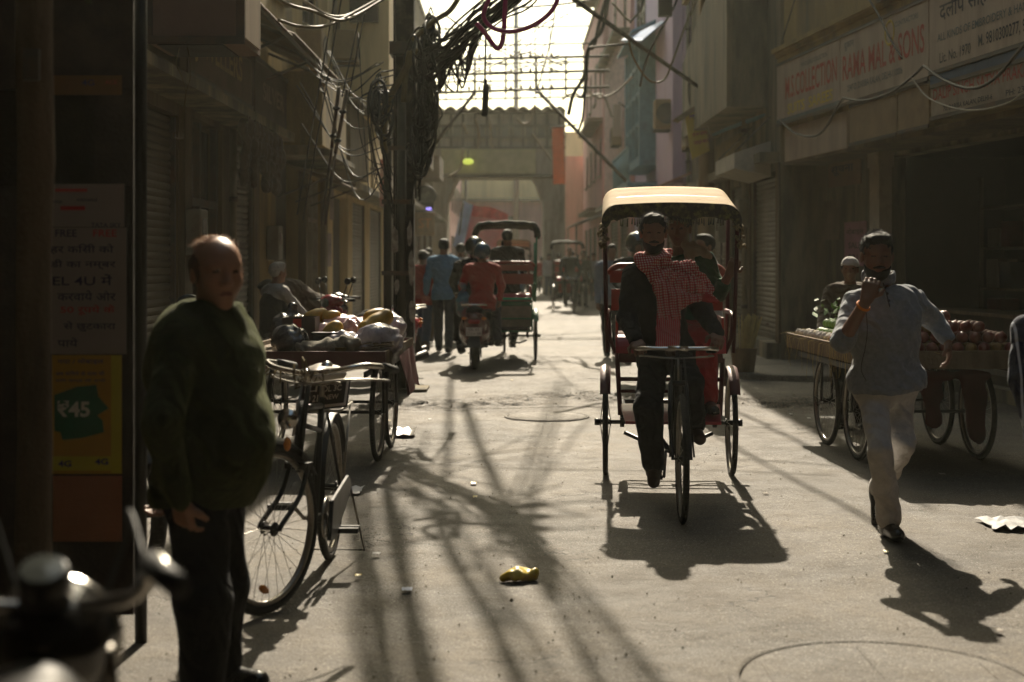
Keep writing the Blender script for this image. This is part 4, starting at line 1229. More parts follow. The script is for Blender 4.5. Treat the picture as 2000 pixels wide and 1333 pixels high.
b = MB(); [b.cyl((4.98, y, 2.9), (3.05, y, 3.19), .015) for y in (.5, 3, 5.5, 7.6)]; b.build('bracket', FRM, T); settle(T)

# ------------------------------------------------------------------ pipes, meters, units and goods on the shopfronts
CABK = mat('cable_black', (.018, .015, .012), .5, var=.3, bump=.1)
def vpipe(label, x, y, z0, z1, r=.04, m=None):
    T = thing('drainpipe', label, 'pipe', (x, y, z0)); b = MB(); b.cyl((x, y, z0), (x, y, z1), r, 10); b.build('tube', m or PVC, T)
    b = MB(); [b.cyl((x, y, z), (x, y, z + .06), r * 1.35, 10) for z in np.arange(z0 + .6, z1, 1.4)]; b.build('clamp', FRM, T, split=True); settle(T)
PVC = mat('pipe_plastic', (.26, .23, .17), .6, dirt=(.1, .08, .05), damt=.5)
for lab, x, y, z0, z1 in (('grey drainpipe running up beside the second ribbed shutter', XL + .05, 16.6, .15, 3.0), ('drainpipe on the cream wall left of the guy wires', XL + .06, 26.0, 2.95, 11), ('drainpipe between the cream bay and the utility pole', XL + .06, 33, 2.95, 11),
    ('drainpipe between the two nearest pale shutters on the right', XR - .08, 22.66, .1, 9.5), ('drainpipe at the far end of the pale shutters on the right', XR - .08, 29.9, .1, 9.5), ('drainpipe down the lilac wall', 3.55, 33.9, 3.3, 11), ('drainpipe on the pink ribbed building', 3.4, 46.9, 3.3, 11)): vpipe(lab, x, y, z0, z1)
def meter(label, x, y, z, sx, w=.34, h=.46):
    T = thing('meter_box', label, 'meter box', (x, y, z)); MB().box((x, y, z), (.16, w, h)).build('case', mat('meter_grey', (.22, .21, .17), .6, dirt=(.12, .08, .05), damt=.5), T, bevel=.012)
    MB().box((x + sx * .082, y, z + h * .12), (.006, w * .55, h * .35)).build('glass', GLS, T); b = MB(); b.tube([(x, y, z - h / 2), (x, y + .02, z - h / 2 - .35), (x - sx * .05, y + .1, z - h / 2 - .7)], .012, 6); b.build('lead', CABK, T); settle(T)
for lab, x, y, z, sx in (('grey meter box on the wall between shutter and shop window on the left', XL + .14, 14.25, 1.75, 1), ('grey meter box on the tan wall left of the glass shopfront', XL + .1, 19.2, 1.7, 1), ('upper meter box on the pilaster right of the first pale shutter', XR - .12, 22.66, 2.2, -1), ('meter box at the second pilaster of the pale shutters', XR - .12, 24.85, 2.0, -1), ('meter box high on the lilac wall', 3.5, 31.4, 4.6, -1), ('meter box low on the lilac wall', 3.5, 32.2, 3.9, -1)): meter(lab, x, y, z, sx)
# window units on upper walls
for lab, x, y, z, sx in (('air conditioner with a rusty cage on the cream building high left', XL + .25, 26.3, 5.4, 1), ('air conditioner under the upper window of the ochre building on the left', XL + .22, 21.9, 4.7, 1), ('air conditioner above the pale shutters on the concrete building', XR - .25, 27.6, 3.9, -1), ('air conditioner high on the pink ribbed building', 3.2, 43.2, 5.2, -1)):
    T = thing('air_conditioner', lab, 'air conditioner', (x, y, z)); MB().box((x, y, z), (.40, .75, .55)).build('case', BRT, T, bevel=.02)
    MB().lathe((x + sx * .201, y, z), [(.001, 0), (.2, 0), (.23, .012)], 22, ax=(sx, 0, 0)).build('fan_grille', FRM, T); b = MB(); b.box((x - sx * .05, y - .3, z - .3), (.5, .04, .04)); b.box((x - sx * .05, y + .3, z - .3), (.5, .04, .04)); b.build('bracket', FRM, T); settle(T)
# hoods over windows and a string course on the left buildings
for lab, x, sx, ys, z in (('row of stained concrete window hoods on the brown building over the shutters', XL, 1, (10.6, 13.9, 16.7), 6.5), ('row of stained window hoods on the ochre building left', XL, 1, (20.05, 23.1), 6.7), ('row of window hoods on the cream building left', XL, 1, (31.2, 34.7), 6.3), ('row of window hoods on the concrete building right', XR, -1, (21.7, 25.7), 7.5)):
    for y in ys:
        o = MB().prism([(x + sx * .004, y - .85, z + .12), (x + sx * .5, y - .85, z - .02), (x + sx * .5, y - .85, z + .03), (x + sx * .004, y - .85, z + .2)], (0, 1.7, 0)).build('window_hood', CON); tag(o, 'stained concrete hood over an upper window ' + ('of the ' + lab.split('on the ')[1]), 'window hood', lab); setorigin(o, (x, y, z))
# cloth and boxes in the dark shop on the right
q = random.Random(77)
T = thing('shelf', 'wooden shelf rack deep inside the dark shop on the right', 'shelf', (5.6, 15.5, 0), 0); b = MB()
Fi = thing('counter', 'low wooden counter in the mouth of the dark shop on the right', 'counter', (3.8, 20, 0), RZ); MB().b2(.95, 1.4, -5.6, -3.0, .02, .85).build('body', WOODD, Fi, bevel=.01); MB().b2(.9, 1.45, -5.65, -2.95, .853, .89).build('top', WOOD, Fi)
T.location = (3.8, 20, 0); T.rotation_euler = (0, 0, RZ)
for z in (.6, 1.1, 1.6, 2.1): b.b2(1.8, 2.15, -7.6, -2.4, z, z + .03)
for y in (-7.6, -5.9, -4.1, -2.4): b.b2(1.8, 1.84, y - .02, y + .02, .02, 2.5)
b.build('rack', WOODD, T)
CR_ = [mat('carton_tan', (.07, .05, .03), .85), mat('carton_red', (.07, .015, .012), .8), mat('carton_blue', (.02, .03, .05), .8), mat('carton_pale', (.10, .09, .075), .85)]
for z in (.63, 1.13, 1.63):
    y = -7.4
    while y < -2.7:
        w = q.uniform(.18, .42); h = q.uniform(.15, .38)
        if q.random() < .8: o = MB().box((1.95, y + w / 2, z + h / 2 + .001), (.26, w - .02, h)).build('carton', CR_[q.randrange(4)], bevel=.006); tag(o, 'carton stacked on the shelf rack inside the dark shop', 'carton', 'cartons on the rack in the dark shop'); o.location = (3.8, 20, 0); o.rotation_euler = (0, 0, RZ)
        y += w + .03
# ------------------------------------------------------------------ poles, cables, signs
POLE = mat('pole_steel', (.035, .028, .020), .7, .3, var=.35, scale=6, dirt=(.17, .14, .11), damt=.45, dscale=5, bump=.5)
PIPE = mat('pipe_galvanised', (.07, .065, .052), .55, .4, var=.2, dirt=(.08, .06, .04), damt=.4)
CABK = mat('cable_black', (.018, .015, .012), .5, var=.3, bump=.1)
CABO = mat('cable_olive', (.12, .09, .035), .6, var=.3, bump=.1)
CABW = mat('cable_pale', (.34, .30, .22), .6, var=.2, bump=.1)
CABP = mat('cable_magenta', (.30, .02, .13), .4, var=.2, bump=.05)
PAPER = mat('paper_torn', (.42, .38, .33), .9, var=.3, scale=20, dirt=(.15, .12, .1), damt=.5, dscale=12)
rnd = random.Random(7)

T = thing('utility_pole', 'tall steel joist utility pole wrapped in tangled cables left of the street', 'utility pole', (-1.2, 16.1, 0))
b = MB(); b.b2(-1.335, -1.315, 16.0, 16.22, 0, 8.6); b.b2(-1.125, -1.105, 16.0, 16.22, 0, 8.6); b.b2(-1.315, -1.125, 16.10, 16.12, 0, 8.6)
b.build('joist', POLE, T)
b = MB(); b.cyl((-1.40, 16.0, 0), (-1.40, 16.0, 2.85), .045, 14); b.build('conduit', PIPE, T)
b = MB(); b.cyl((-1.24, 15.97, 0), (-1.24, 15.97, 3.33), .05, 14); b.build('conduit', PIPE, T)
b = MB(); [b.b2(-1.46, -1.09, 15.92, 15.95, z, z + .05) for z in (.5, 1.3, 2.1, 2.7)]; b.build('clamp', FRM, T, split=True)
b = MB(); b.b2(-1.37, -1.07, 15.9, 16.28, 3.78, 3.92); b.build('bracket', FRM, T)
b = MB(); b.b2(-1.5, -.95, 15.85, 16.4, -.02, .03); b.build('base', CON, T)
rr = random.Random(3)
for (x, y, w, h) in ((772, 470, 14, 60), (800, 455, 10, 50), (803, 520, 12, 70), (775, 560, 10, 30), (806, 610, 14, 60), (804, 700, 12, 22)):
    c = W(x, y, 15.9); n = 9; b = MB()
    pts = [(c.x + math.cos(2 * math.pi * i / n) * w / 2 * 15.9 / F_ * rr.uniform(.7, 1.2), 15.912 if x > 790 else 15.94 - .045, c.z + math.sin(2 * math.pi * i / n) * h / 2 * 15.9 / F_ * rr.uniform(.7, 1.2)) for i in range(n)]
    b.prism(pts, (0, .004, 0)); b.build('paper_scrap', PAPER, T)
settle(T)

def cable(label, pts, r, m, group=None, n=6, sm=8, cat='cable', name='cable'):
    b = MB(); P_ = catm(pts, sm) if sm else pts
    b.tube(P_, r, n)
    o = b.build(name, m); tag(o, label, cat, group)
    return setorigin(o, P_[0])
# the knot round the pole: nobody could count its strands
b = MB()
def jit(p, a, q=rnd): return Vector(p) + Vector((q.gauss(0, a), q.gauss(0, a), q.gauss(0, a)))
nodesL = [(742, 195), (746, 225), (740, 205), (826, 150), (822, 100), (842, 70), (832, 200), (850, 130), (824, 250), (822, 300)]
for i in range(80):
    k = rnd.randint(3, 5); c0 = rnd.choice(nodesL); pts = []
    cx, cy = c0[0] + rnd.gauss(0, 6), c0[1] + rnd.gauss(0, 14)
    rx, ry = rnd.uniform(5, 20), rnd.uniform(12, 46); ph = rnd.uniform(0, 6.28)
    Yc = 15.8 + rnd.gauss(0, .12)
    for j in range(9):
        a = ph + j * .8
        pts.append(W(cx + rx * math.cos(a) * rnd.uniform(.8, 1.15), cy + ry * math.sin(a) * rnd.uniform(.8, 1.15), Yc + .12 * math.cos(a * 1.3)))
    b.tube(catm(pts, 5), rnd.choice((.009, .012, .015, .018)), 5)
# strands falling beside the pole
for i in range(36):
    x0 = rnd.gauss(822, 8); y0 = rnd.uniform(60, 200); x1 = rnd.gauss(812, 6); y1 = rnd.uniform(230, 400); Yc = 15.85 + rnd.gauss(0, .1)
    pts = [W(x0, y0, Yc), W(x0 + rnd.uniform(-10, 30), y0 * .6 + y1 * .4, Yc), W(x1 + rnd.uniform(-4, 18), y0 * .3 + y1 * .7, Yc), W(x1, y1, Yc)]
    b.tube(catm(pts, 6), rnd.choice((.009, .013, .017)), 5)
for i in range(9):
    x0 = rnd.gauss(740, 10); y0 = rnd.uniform(150, 220); Yc = 15.75 + rnd.gauss(0, .08)
    pts = [W(770, y0 - 20, Yc), W(x0 - 12, y0, Yc), W(x0, y0 + rnd.uniform(60, 150), Yc), W(768, y0 + rnd.uniform(90, 260), Yc)]
    b.tube(catm(pts, 6), rnd.choice((.006, .008, .01)), 5)
o = b.build('cable_tangle', CABK); tag(o, 'dense black tangle of cables knotted round the utility pole', 'cable tangle', kind='stuff')
# the fan of strands to the upper right
b = MB()
for i in range(28):
    t = rnd.random(); o1 = rnd.gauss(0, 16)
    pts = [W(822 + rnd.gauss(0, 10), 130 + rnd.gauss(0, 26), 15.8), W(880 + rnd.gauss(0, 8), 95 + o1 + rnd.gauss(0, 12), 15.2 + rnd.gauss(0, .1)), W(930 + rnd.gauss(0, 6), 45 + o1 * .9, 14.6), W(985 + rnd.gauss(0, 6), 5 + o1, 14.0), W(1050 + rnd.gauss(0, 10), -70 + o1 * 1.6, 13.4), W(1120, -330 + o1 * 2, 13.2)]
    b.tube(catm(pts, 6), rnd.choice((.007, .010, .013)), 5)
for i in range(26):                    # the drooping ends under it
    x = 850 + rnd.uniform(-10, 70); y = 110 - (x - 850) * .6; Yc = 15.3
    d = rnd.uniform(30, 95)
    pts = [W(x - 22, y + 4, Yc), W(x - 14 + rnd.gauss(0, 5), y + d * .7, Yc), W(x + rnd.gauss(0, 6) - 4, y + d, Yc), W(x + 12, y + d * .45, Yc), W(x + 26, y - 12, Yc)]
    b.tube(catm(pts, 6), rnd.choice((.006, .009, .012)), 5)
o = b.build('cable_tangle', CABK); tag(o, 'sagging fan of black cables stretching from the pole to the upper right', 'cable tangle', kind='stuff')

for k, (pts, r) in enumerate((([(812, 95), (790, 140), (762, 190), (752, 235), (748, 275), (752, 300)], .040), ([(800, 100), (792, 150), (788, 200)], .032), ([(806, 80), (826, 60), (850, 40), (880, 20), (905, -20)], .03))):
    cable(('thick olive conduit bending down into the left pipe of the pole', 'short straight olive conduit entering the taller pipe of the pole', 'thick olive conduit rising from the pole into the cable fan')[k], [W(x, y, 15.78) for x, y in pts], r, CABO, n=10)
cable('magenta hose hanging in a wide loop against the bright sky', [W(x, y, 12.2) for x, y in ((1100, -40), (1082, 15), (1045, 48), (1000, 62), (965, 56), (946, 38), (948, 15), (965, -20))], .020, CABP, n=8)
cable('magenta hose folded into a sharp point against the bright sky', [W(x, y, 12.4) for x, y in ((990, -40), (986, 20), (984, 62), (979, 88), (971, 95), (962, 86), (945, 62), (930, 46))], .021, CABP, n=8)
cable('pair of pale twisted wires sagging at the top left', [W(x, y, Y) for x, y, Y in ((515, -25, 12), (560, 8, 12.6), (610, 22, 13.4), (660, 40, 14), (700, 28, 14.8), (760, -8, 15.6))], .017, CABO)
cable('pale wire sagging under the twisted pair at the top left', [W(x, y, Y) for x, y, Y in ((545, 40, 12.4), (585, 52, 13), (640, 50, 13.8), (700, 20, 14.6), (790, -30, 15.6))], .015, CABO)
cable('upper twisted wire at the top left', [W(x, y, Y) for x, y, Y in ((500, -40, 12), (590, 0, 13), (650, 32, 14), (705, 18, 14.8), (800, -40, 15.8))], .012, CABW)
for i, (x0, y0, x1, y1) in enumerate(((655, -10, 580, 420), (668, -10, 592, 430), (705, 20, 668, 190), (712, 25, 680, 195))):
    a_, b_ = W(x0, y0, 15.9), W(x1, y1, 16.6 if i < 2 else 16.2)
    cable(('leftmost guy wire running to the left strainer', 'guy wire running to the right strainer', 'short guy wire left of the pole, first of the pair', 'short guy wire left of the pole, second of the pair')[i], [a_, a_.lerp(b_, .5), b_], .008, CABK, 'guy wires left of the pole', sm=2)
for i, (x, y, x2, y2) in enumerate(((662, 170, 648, 290), (678, 175, 655, 300))):
    T = thing('guy_strainer', ('turnbuckle strainer on the left guy wire', 'turnbuckle strainer on the right guy wire')[i], 'strainer', W(x, y, 16.2))
    b = MB(); p0, p1 = W(x, y, 16.2), W(x2, y2, 16.3); b.cyl(p0, p1, .022, 8); b.build('rod', FRM, T)
    for t in (.35, .8):
        c = p0.lerp(p1, t); MB().sph(c, .045, 10, 6, (1, 1, .6)).build('insulator', CABK, T)
    p2 = W(x2 - 20, 440, 16.4); MB().cyl(p1, p2, .016, 6).build('lower_rod', FRM, T)
    settle(T)
rn = random.Random(11)
for i in range(16):                    # single wires round the pole's left
    xa, ya = rn.uniform(560, 700), rn.uniform(60, 260); xb, yb = rn.uniform(735, 765), rn.uniform(120, 330)
    xm, ym = (xa + xb) / 2, max(ya, yb) + rn.uniform(5, 60)
    cable('thin wire drooping between the left shops and the utility pole', [W(xa, ya, 17.5), W(xm, ym, 16.8), W(xb, yb, 16)], rn.choice((.006, .008)), CABK, 'thin wires drooping to the pole')
for i, (pts) in enumerate(([(838, 175), (850, 220), (846, 270), (830, 300), (815, 320)], [(826, 170), (840, 200), (848, 235), (835, 265)], [(742, 200), (748, 300), (755, 340), (765, 352)], [(812, 290), (825, 320), (820, 350), (806, 340)])):
    cable('single black cable loop hanging clear of the pole', [W(x, y, 15.7) for x, y in pts], .010, CABK, 'cable loops hanging from the pole')
o = cable('thin black cable hanging straight down with a dark junction weight', [W(951, -40, 16), W(949, 60, 16), W(947, 165, 16)], .011, CABK)
T = thing('junction_box', 'dark junction weight at the end of the hanging cable against the sky', 'junction box', W(948, 200, 16))
b = MB(); c = W(948, 197, 16); b.box(c, (.07, .07, .36), ry=.05); b.cyl(c + Vector((0, 0, .18)), c + Vector((0, 0, .24)), .02); b.build('case', CABK, T, bevel=.012); settle(T)
T = thing('junction_box', 'square black box hanging from wires at the top right of the sky', 'junction box', W(1299, 16, 20))
b = MB(); b.box(W(1299, 14, 20), (.19, .12, .27)); b.cyl(W(1293, -8, 20), W(1290, -50, 20), .008); b.cyl(W(1306, -8, 20), W(1310, -50, 20), .008); b.build('case', CABK, T); settle(T)
cable('pale wire looping down from the steel strut over the right side', [W(x, y, 22) for x, y in ((1195, 5), (1222, 35), (1232, 42))], .02, CABW)
cable('pale wire hanging in a deep loop before the turquoise windows', [W(x, y, 22) for x, y in ((1226, 70), (1236, 110), (1256, 145), (1275, 161), (1298, 155), (1312, 125), (1335, 60), (1360, 0), (1372, -40))], .016, CABO)
cable('thick dark cable rising beside the lilac wall', [W(x, y, 22) for x, y in ((1250, 170), (1262, 120), (1290, 60), (1318, 10), (1330, -30))], .018, CABK)
for i, pts in enumerate(([(1186, -10), (1172, 40), (1160, 90), (1148, 100), (1140, 150), (1120, 185), (1110, 225)], [(1190, -10), (1175, 60), (1150, 95), (1142, 180), (1128, 190)], [(1260, -10), (1250, 20), (1230, 45)], [(1142, 185), (1138, 230), (1128, 262)])):
    cable(('thickest dark cable bending down past the right edge of the sky', 'second thick cable running beside the thickest one', 'short dark cable rising to the frame edge near the steel strut', 'short dark cable tail below the insulator rack end')[i], [W(x, y, 26) for x, y in pts], .034 if i < 2 else .022, CABK, 'thick cables right of the sky gap')
for i, pts in enumerate((([(1098, 196), (1110, 186), (1125, 184), (1148, 190), (1162, 186), (1180, 190), (1196, 230)], [(1140, 168), (1165, 190), (1200, 182), (1235, 150)], [(1010, 232), (1022, 242), (1036, 236), (1045, 205)], [(1040, 262), (1054, 280), (1068, 300), (1078, 315)], [(905, 240), (912, 262)], [(957, 235), (962, 290)], [(930, 232), (936, 262), (933, 290)], [(905, 290), (898, 330), (878, 345)]))):
    cable(('pale kinked cable lying along the roof edge right of the sky', 'pale cable dipping below the turquoise hood on the right', 'pale cable end curled like a hook under the rack', 'pale crumpled cable end left of the orange banner', 'short pale cable stub at the left strut of the rack', 'short straight pale cable stub under the middle of the rack', 'thin pale cable stub between the other two stubs', 'pale frayed cable end hanging above the round sign')[i], [W(x, y, 33) for x, y in pts], .026, CABW, 'pale broken cable ends over the street')
cable('grey wire festooned from the yellow sign to the pale shutters', [W(x, y, 24) for x, y in ((1374, 195), (1385, 225), (1410, 235), (1430, 228), (1427, 212))], .018, CABW)
cable('thin grey wire hanging under the yellow sign', [W(x, y, 24) for x, y in ((1378, 230), (1388, 265), (1400, 268), (1408, 262))], .010, CABW)
# steel strut across the top right and ropes along the street
T = thing('steel_strut', 'long dark steel strut slanting down across the upper right', 'strut', W(1125, 0, 20))
b = MB(); b.cyl(W(1105, -12, 20), W(1385, 185, 24.8), .035, 8); b.build('rod', POLE, T); b = MB(); b.cyl(W(1150, 93, 24), W(1228, 86, 23), .02, 6); b.build('arm', POLE, T); settle(T)
# rack of insulators across the street
T = thing('cable_rack', 'three-railed iron cable rack with insulators spanning the street before the gateway', 'cable rack', W(990, 180, 34))
b = MB()
for (ya, yb) in ((118, 110), (148, 138), (183, 170)): b.cyl(W(822, ya, 34), W(1190, yb, 34), .034, 6)
b.build('rail', POLE, T, split=True)
b = MB()
for x in (870, 927, 988, 1048, 1105): b.cyl(W(x, 112, 34), W(x, 184, 34), .024, 6)
b.build('upright', POLE, T, split=True)
b = MB(); b.cyl(W(927, 182, 34), W(838, 295, 34), .042, 6); b.cyl(W(1048, 176, 34), W(1225, 356, 34), .045, 6); b.build('strut', POLE, T)
b = MB()
for (ya, yb) in ((116, 112), (145, 140), (180, 173)):
    for x in (916, 936, 957, 998, 1018, 1036, 1060, 1078): b.cyl(W(x, ya + (yb - ya) * (x - 822) / 300 - 2, 34), W(x, ya + (yb - ya) * (x - 822) / 300 - 9, 34), .035, 6, .02)
b.build('insulator', POLE, T)
b = MB(); b.tube(catm([W(x, y, 34) for x, y in ((1000, 114), (1030, 103), (1060, 112), (1100, 130))], 6), .02, 5); b.build('hoop', POLE, T)
settle(T)
T = thing('cable_rack', 'fainter second wire rack further back across the bright sky', 'cable rack', W(965, 165, 46))
b = MB(); [b.cyl(W(815, y, 46), W(1150, y - 7, 46), .028, 6) for y in (58, 92, 128, 162, 196)]; b.build('rail', POLE, T, split=True)
b = MB(); [b.cyl(W(x, 52, 46), W(x, 198, 46), .018, 6) for x in range(842, 1100, 29)]; b.build('upright', POLE, T, split=True); settle(T)
rw = random.Random(41)
for i in range(9):
    y0, y1 = rw.uniform(-20, 190), rw.uniform(-20, 190); xs_ = rw.uniform(820, 900)
    cable(('thin wire sagging across the bright sky gap'), [W(xs_, y0, 25), W((xs_ + 1110) / 2, (y0 + y1) / 2 + rw.uniform(5, 30), 26), W(1110, y1, 27)], .010, CABK, 'thin wires across the sky gap')
cable('thin green-black wire crossing the sky at the very top', [W(930, 22, 30), W(1000, 16, 30), W(1100, 8, 30), W(1200, -8, 30)], .025, CABK)
cable('thin wire hanging crookedly down the right of the sky', [W(x, y, 28) for x, y in ((1086, -10), (1080, 50), (1068, 110), (1050, 175))], .014, CABK)
T = thing('mast', 'tall pale grey mast rising beyond the gateway', 'mast', (.2, 70, 0))
b = MB(); x = 8 * 70 / F_; b.tube([(x, 70, 0), (x, 70, 16)], [.16, .10], 12); b.build('shaft', mat('mast_grey', (.30, .30, .28), .6, var=.1), T)
b = MB(); b.lathe((x, 70, 0), [(.3, 0), (.3, .1), (.17, .15)], 16); b.build('base', CON, T); settle(T)
T = thing('lamp_post', 'thin lamp post in the haze seen through the arch', 'lamp post', (-3.2, 72, 0))
b = MB(); x = -90 * 72 / F_; b.tube([(x, 72, 0), (x, 72, 6)], .07, 8); b.sph((x, 72, 3.8), .2, 10, 6); b.build('shaft', FRM, T); settle(T)

# pole on the right
T = thing('utility_pole', 'tan concrete utility pole with clamped brackets before the right shops', 'utility pole', (3.5, 25.6, 0))
b = MB(); b.tube([(3.5, 25.6, 0), (3.5, 25.6, 8.5)], [.16, .12], 4); b.build('shaft', mat('pole_tan', (.27, .20, .12), .85, dirt=(.12, .09, .06), damt=.4, streak=True), T)
b = MB(); 
for z in (4.3, 4.9): b.b2(3.2, 3.8, 25.38, 25.42, z, z + .06)
b.build('bracket', FRM, T); settle(T)
for i, (a_, s_) in enumerate((((3.25, 25.3, 4.9), -1), ((3.75, 25.3, 4.9), 1))):
    cable(('black cable hoop left of the tan pole', 'black cable hoop right of the tan pole')[i], [Vector(a_), Vector(a_) + Vector((s_ * .1, 0, -.3)), Vector(a_) + Vector((s_ * .06, 0, -.7)), Vector(a_) + Vector((-s_ * .12, 0, -.95))], .025, CABK)

# festoons along the right signboards
def RS(x, y, off=-.22):
    Y = 20 + off * math.sin(RZ) + RL(x, off) * math.cos(RZ)
    return W(x, y, Y)
for lab, pts, r in (('grey cable swagged below the M.S. COLLECTION sign', [(1522, 234), (1554, 261), (1600, 263), (1635, 211), (1647, 192)], .016),
                    ('grey cable swagged below the RAMA MAL sign', [(1647, 192), (1688, 197), (1741, 180), (1780, 152), (1804, 129)], .014),
                    ('grey cable swagged across the blue-grey strip', [(1804, 129), (1847, 159), (1899, 173), (1945, 152), (2000, 88), (2060, 20)], .016),
                    ('pale cable hanging in a long curve over the dark red sign', [(1781, 152), (1811, 190), (1864, 212), (1917, 215), (1970, 201), (2000, 180), (2060, 140)], .009),
                    ('dark cable running slanting over the RAMA MAL lettering', [(1698, 0), (1716, 30), (1740, 78), (1762, 115)], .012),
                    ('thin wire at the top left of the signboards', [(1528, 78), (1540, 40), (1552, 0), (1560, -30)], .01)):
    cable(lab, [RS(x, y) for x, y in pts], r, CABW if 'pale' in lab else PIPE)
T = thing('pipe', 'blue painted pipe slanting from the yellow sign to the signboards', 'pipe', W(1450, 242, 23))
b = MB(); b.tube([W(1372, 272, 27), W(1395, 262, 25.5), W(1450, 241, 23), W(1528, 214, 20.3)], .035, 8); b.build('tube', TRQ, T); b = MB(); b.cyl(W(1440, 244, 23.4), W(1442, 225, 23.4), .012); b.build('hanger', FRM, T); settle(T)

YEL = mat('sign_yellow', (.55, .43, .05), .6, var=.12, dirt=(.35, .28, .08), damt=.3)
T = thing('hanging_sign', 'yellow hanging shop sign under a black hood left of the blue pipe', 'sign', W(1362, 260, 24.8))
c = [W(1338, 224, 24.8), W(1376, 205, 24.8), W(1386, 295, 24.8), W(1352, 311, 24.8)]
MB().prism(c, (0, .08, 0)).build('panel', YEL, T)
for (s, m_, x, y, h_, w_) in (('श्री', mat('sign_purple', (.12, .06, .2), .7), 1350, 248, .26, .2), ('श्री राम ज्वैलर्स', REDP, 1353, 270, .09, .27), ('मोबाइल 9810', REDP, 1356, 285, .09, .26)):
    o_ = W(x, y, 24.79); text_obj('lettering', s, m_, T, frame_mtx(o_, (1, 0, .22), (-.22, 0, 1)), h_, w_, ext=.002, bold=.02)
MB().prism([W(1318, 232, 24.7), W(1395, 180, 24.7), W(1403, 186, 24.7), W(1330, 236, 24.7)], (0, .5, 0)).build('hood', RUST, T); settle(T)
T = thing('signboard', 'dim yellow and brown shop board behind the blue pipe', 'signboard', W(1440, 280, 24))
b = MB(); b.box((3.66, 24.4, 3.28), (.06, 3.4, .42)); b.build('board', mat('board_dim', (.16, .12, .05), .7, dirt=(.4, .3, .05), damt=.35, dscale=2), T); b = MB(); b.box((3.66, 24.4, 3.03), (.07, 3.4, .04)); b.build('frame', FRM, T); settle(T)
T = thing('air_conditioner', 'beige air conditioner unit on a bracket beside the turquoise windows', 'air conditioner', W(1316, 225, 31))
c = (3.33, 30.6, 4.6); b = MB(); b.box(c, (.55, .4, .62)); b.build('case', BRT, T, bevel=.02)
b = MB(); b.lathe((c[0] - .02, c[1] - .201, c[2]), [(.001, 0), (.2, 0), (.23, .01)], 24, ax=(0, -1, 0)); b.build('fan_grille', FRM, T)
b = MB(); b.b2(3.05, 3.6, 30.45, 30.5, 4.22, 4.27); b.b2(3.05, 3.6, 30.75, 30.8, 4.22, 4.27); b.build('bracket', FRM, T); settle(T)
T = thing('light_box', 'tall narrow white light box on the pink ribbed building', 'sign', W(1205, 236, 42))
b = MB(); b.box(W(1205, 236, 42), (.24, .3, .95)); b.build('case', BRD, T, bevel=.02); b = MB(); b.cyl(W(1208, 200, 42), (3.45, 42, 5.9), .03); b.build('bracket', FRM, T); settle(T)
T = thing('banner', 'orange vertical banner hanging over the street right of the gateway', 'banner', W(1088, 300, 50))
n = 10; vs = []
for i in range(n + 1):
    y = 250 + 110 * i / n; o_ = .08 * math.sin(i * .9)
    for x in (1078, 1101): vs.append(W(x + (i * .3), y, 50) + Vector((0, o_ * (1 if x < 1090 else -.5), 0)))
vs += [v + Vector((0, .02, 0)) for v in vs]
m_ = 2 * (n + 1); fs = [(2 * i, 2 * i + 1, 2 * i + 3, 2 * i + 2) for i in range(n)] + [(m_ + 2 * i, m_ + 2 * i + 2, m_ + 2 * i + 3, m_ + 2 * i + 1) for i in range(n)]
ORG = mat('banner_orange', (.75, .16, .05), .8, var=.12, emit=None)
MB().add(vs, fs, True).build('sheet', ORG, T)
MB().cyl(W(1074, 249, 50), W(1130, 244, 50), .03, 6).build('rod', POLE, T); settle(T)
# left signs far
T = thing('round_sign', 'round dark shop sign with raised rim beyond the utility pole', 'sign', W(832, 383, 45))
b = MB(); b.lathe(W(832, 383, 45), [(.001, .02), (.27, .02), (.31, .05), (.33, 0), (.31, -.05), (.001, -.05)], 30, ax=(0, -1, 0)); b.build('disc', mat('sign_grey', (.10, .095, .08), .6, var=.2), T)
text_obj('lettering', 'श्री', mat('sign_letters', (.22, .2, .16), .6), T, frame_mtx(W(822, 390, 45) + Vector((0, -.06, 0)), (1, 0, .15), (-.15, 0, 1)), .22, .32)
b = MB(); b.cyl(W(820, 383, 45.03), (-3.3, 45.1, 3.6), .025); b.build('bracket', FRM, T); settle(T)
T = thing('led_sign', 'glowing violet LED strip sign below the round sign', 'sign', W(828, 406, 44.5))
b = MB(); b.box(W(826, 405, 44.5), (.66, .12, .26)); b.build('case', CABK, T)
text_obj('lettering', 'OPEN 24 HRS', mat('led_violet', (.3, .2, .9), .5, emit=(.35, .28, 1.0, 2.5)), T, frame_mtx(W(808, 411, 44.5) + Vector((0, -.07, 0)), (1, 0, 0), (0, 0, 1)), .08, .56)
b = MB(); b.cyl(W(815, 404, 44.5), (-3.3, 44.5, 3.15), .02); b.build('bracket', FRM, T); settle(T)
T = thing('signboard', 'brown and orange hanging signboard lettered ST below the LED strip', 'signboard', W(830, 438, 44.5))
b = MB(); b.box(W(829, 438, 44.5), (.62, .08, .72)); b.build('board', mat('board_orange', (.34, .22, .11), .7, dirt=(.45, .18, .05), damt=.3, dscale=3), T)
text_obj('lettering', 'ST', mat('letters_orange', (.6, .25, .08), .6), T, frame_mtx(W(818, 446, 44.5) + Vector((0, -.045, 0)), (1, 0, 0), (0, 0, 1)), .3, .4)
b = MB(); b.cyl(W(815, 420, 44.5), (-3.3, 44.5, 2.85), .02); b.build('bracket', FRM, T); settle(T)
T = thing('vertical_sign', 'narrow red and white vertical sign just left of the pole', 'sign', W(748, 360, 30))
b = MB(); b.box(W(748, 358, 30), (.13, .1, 1.0)); b.build('panel', mat('sign_redwhite', (.5, .3, .25), .6, dirt=(.4, .05, .05), damt=.6, dscale=5), T)
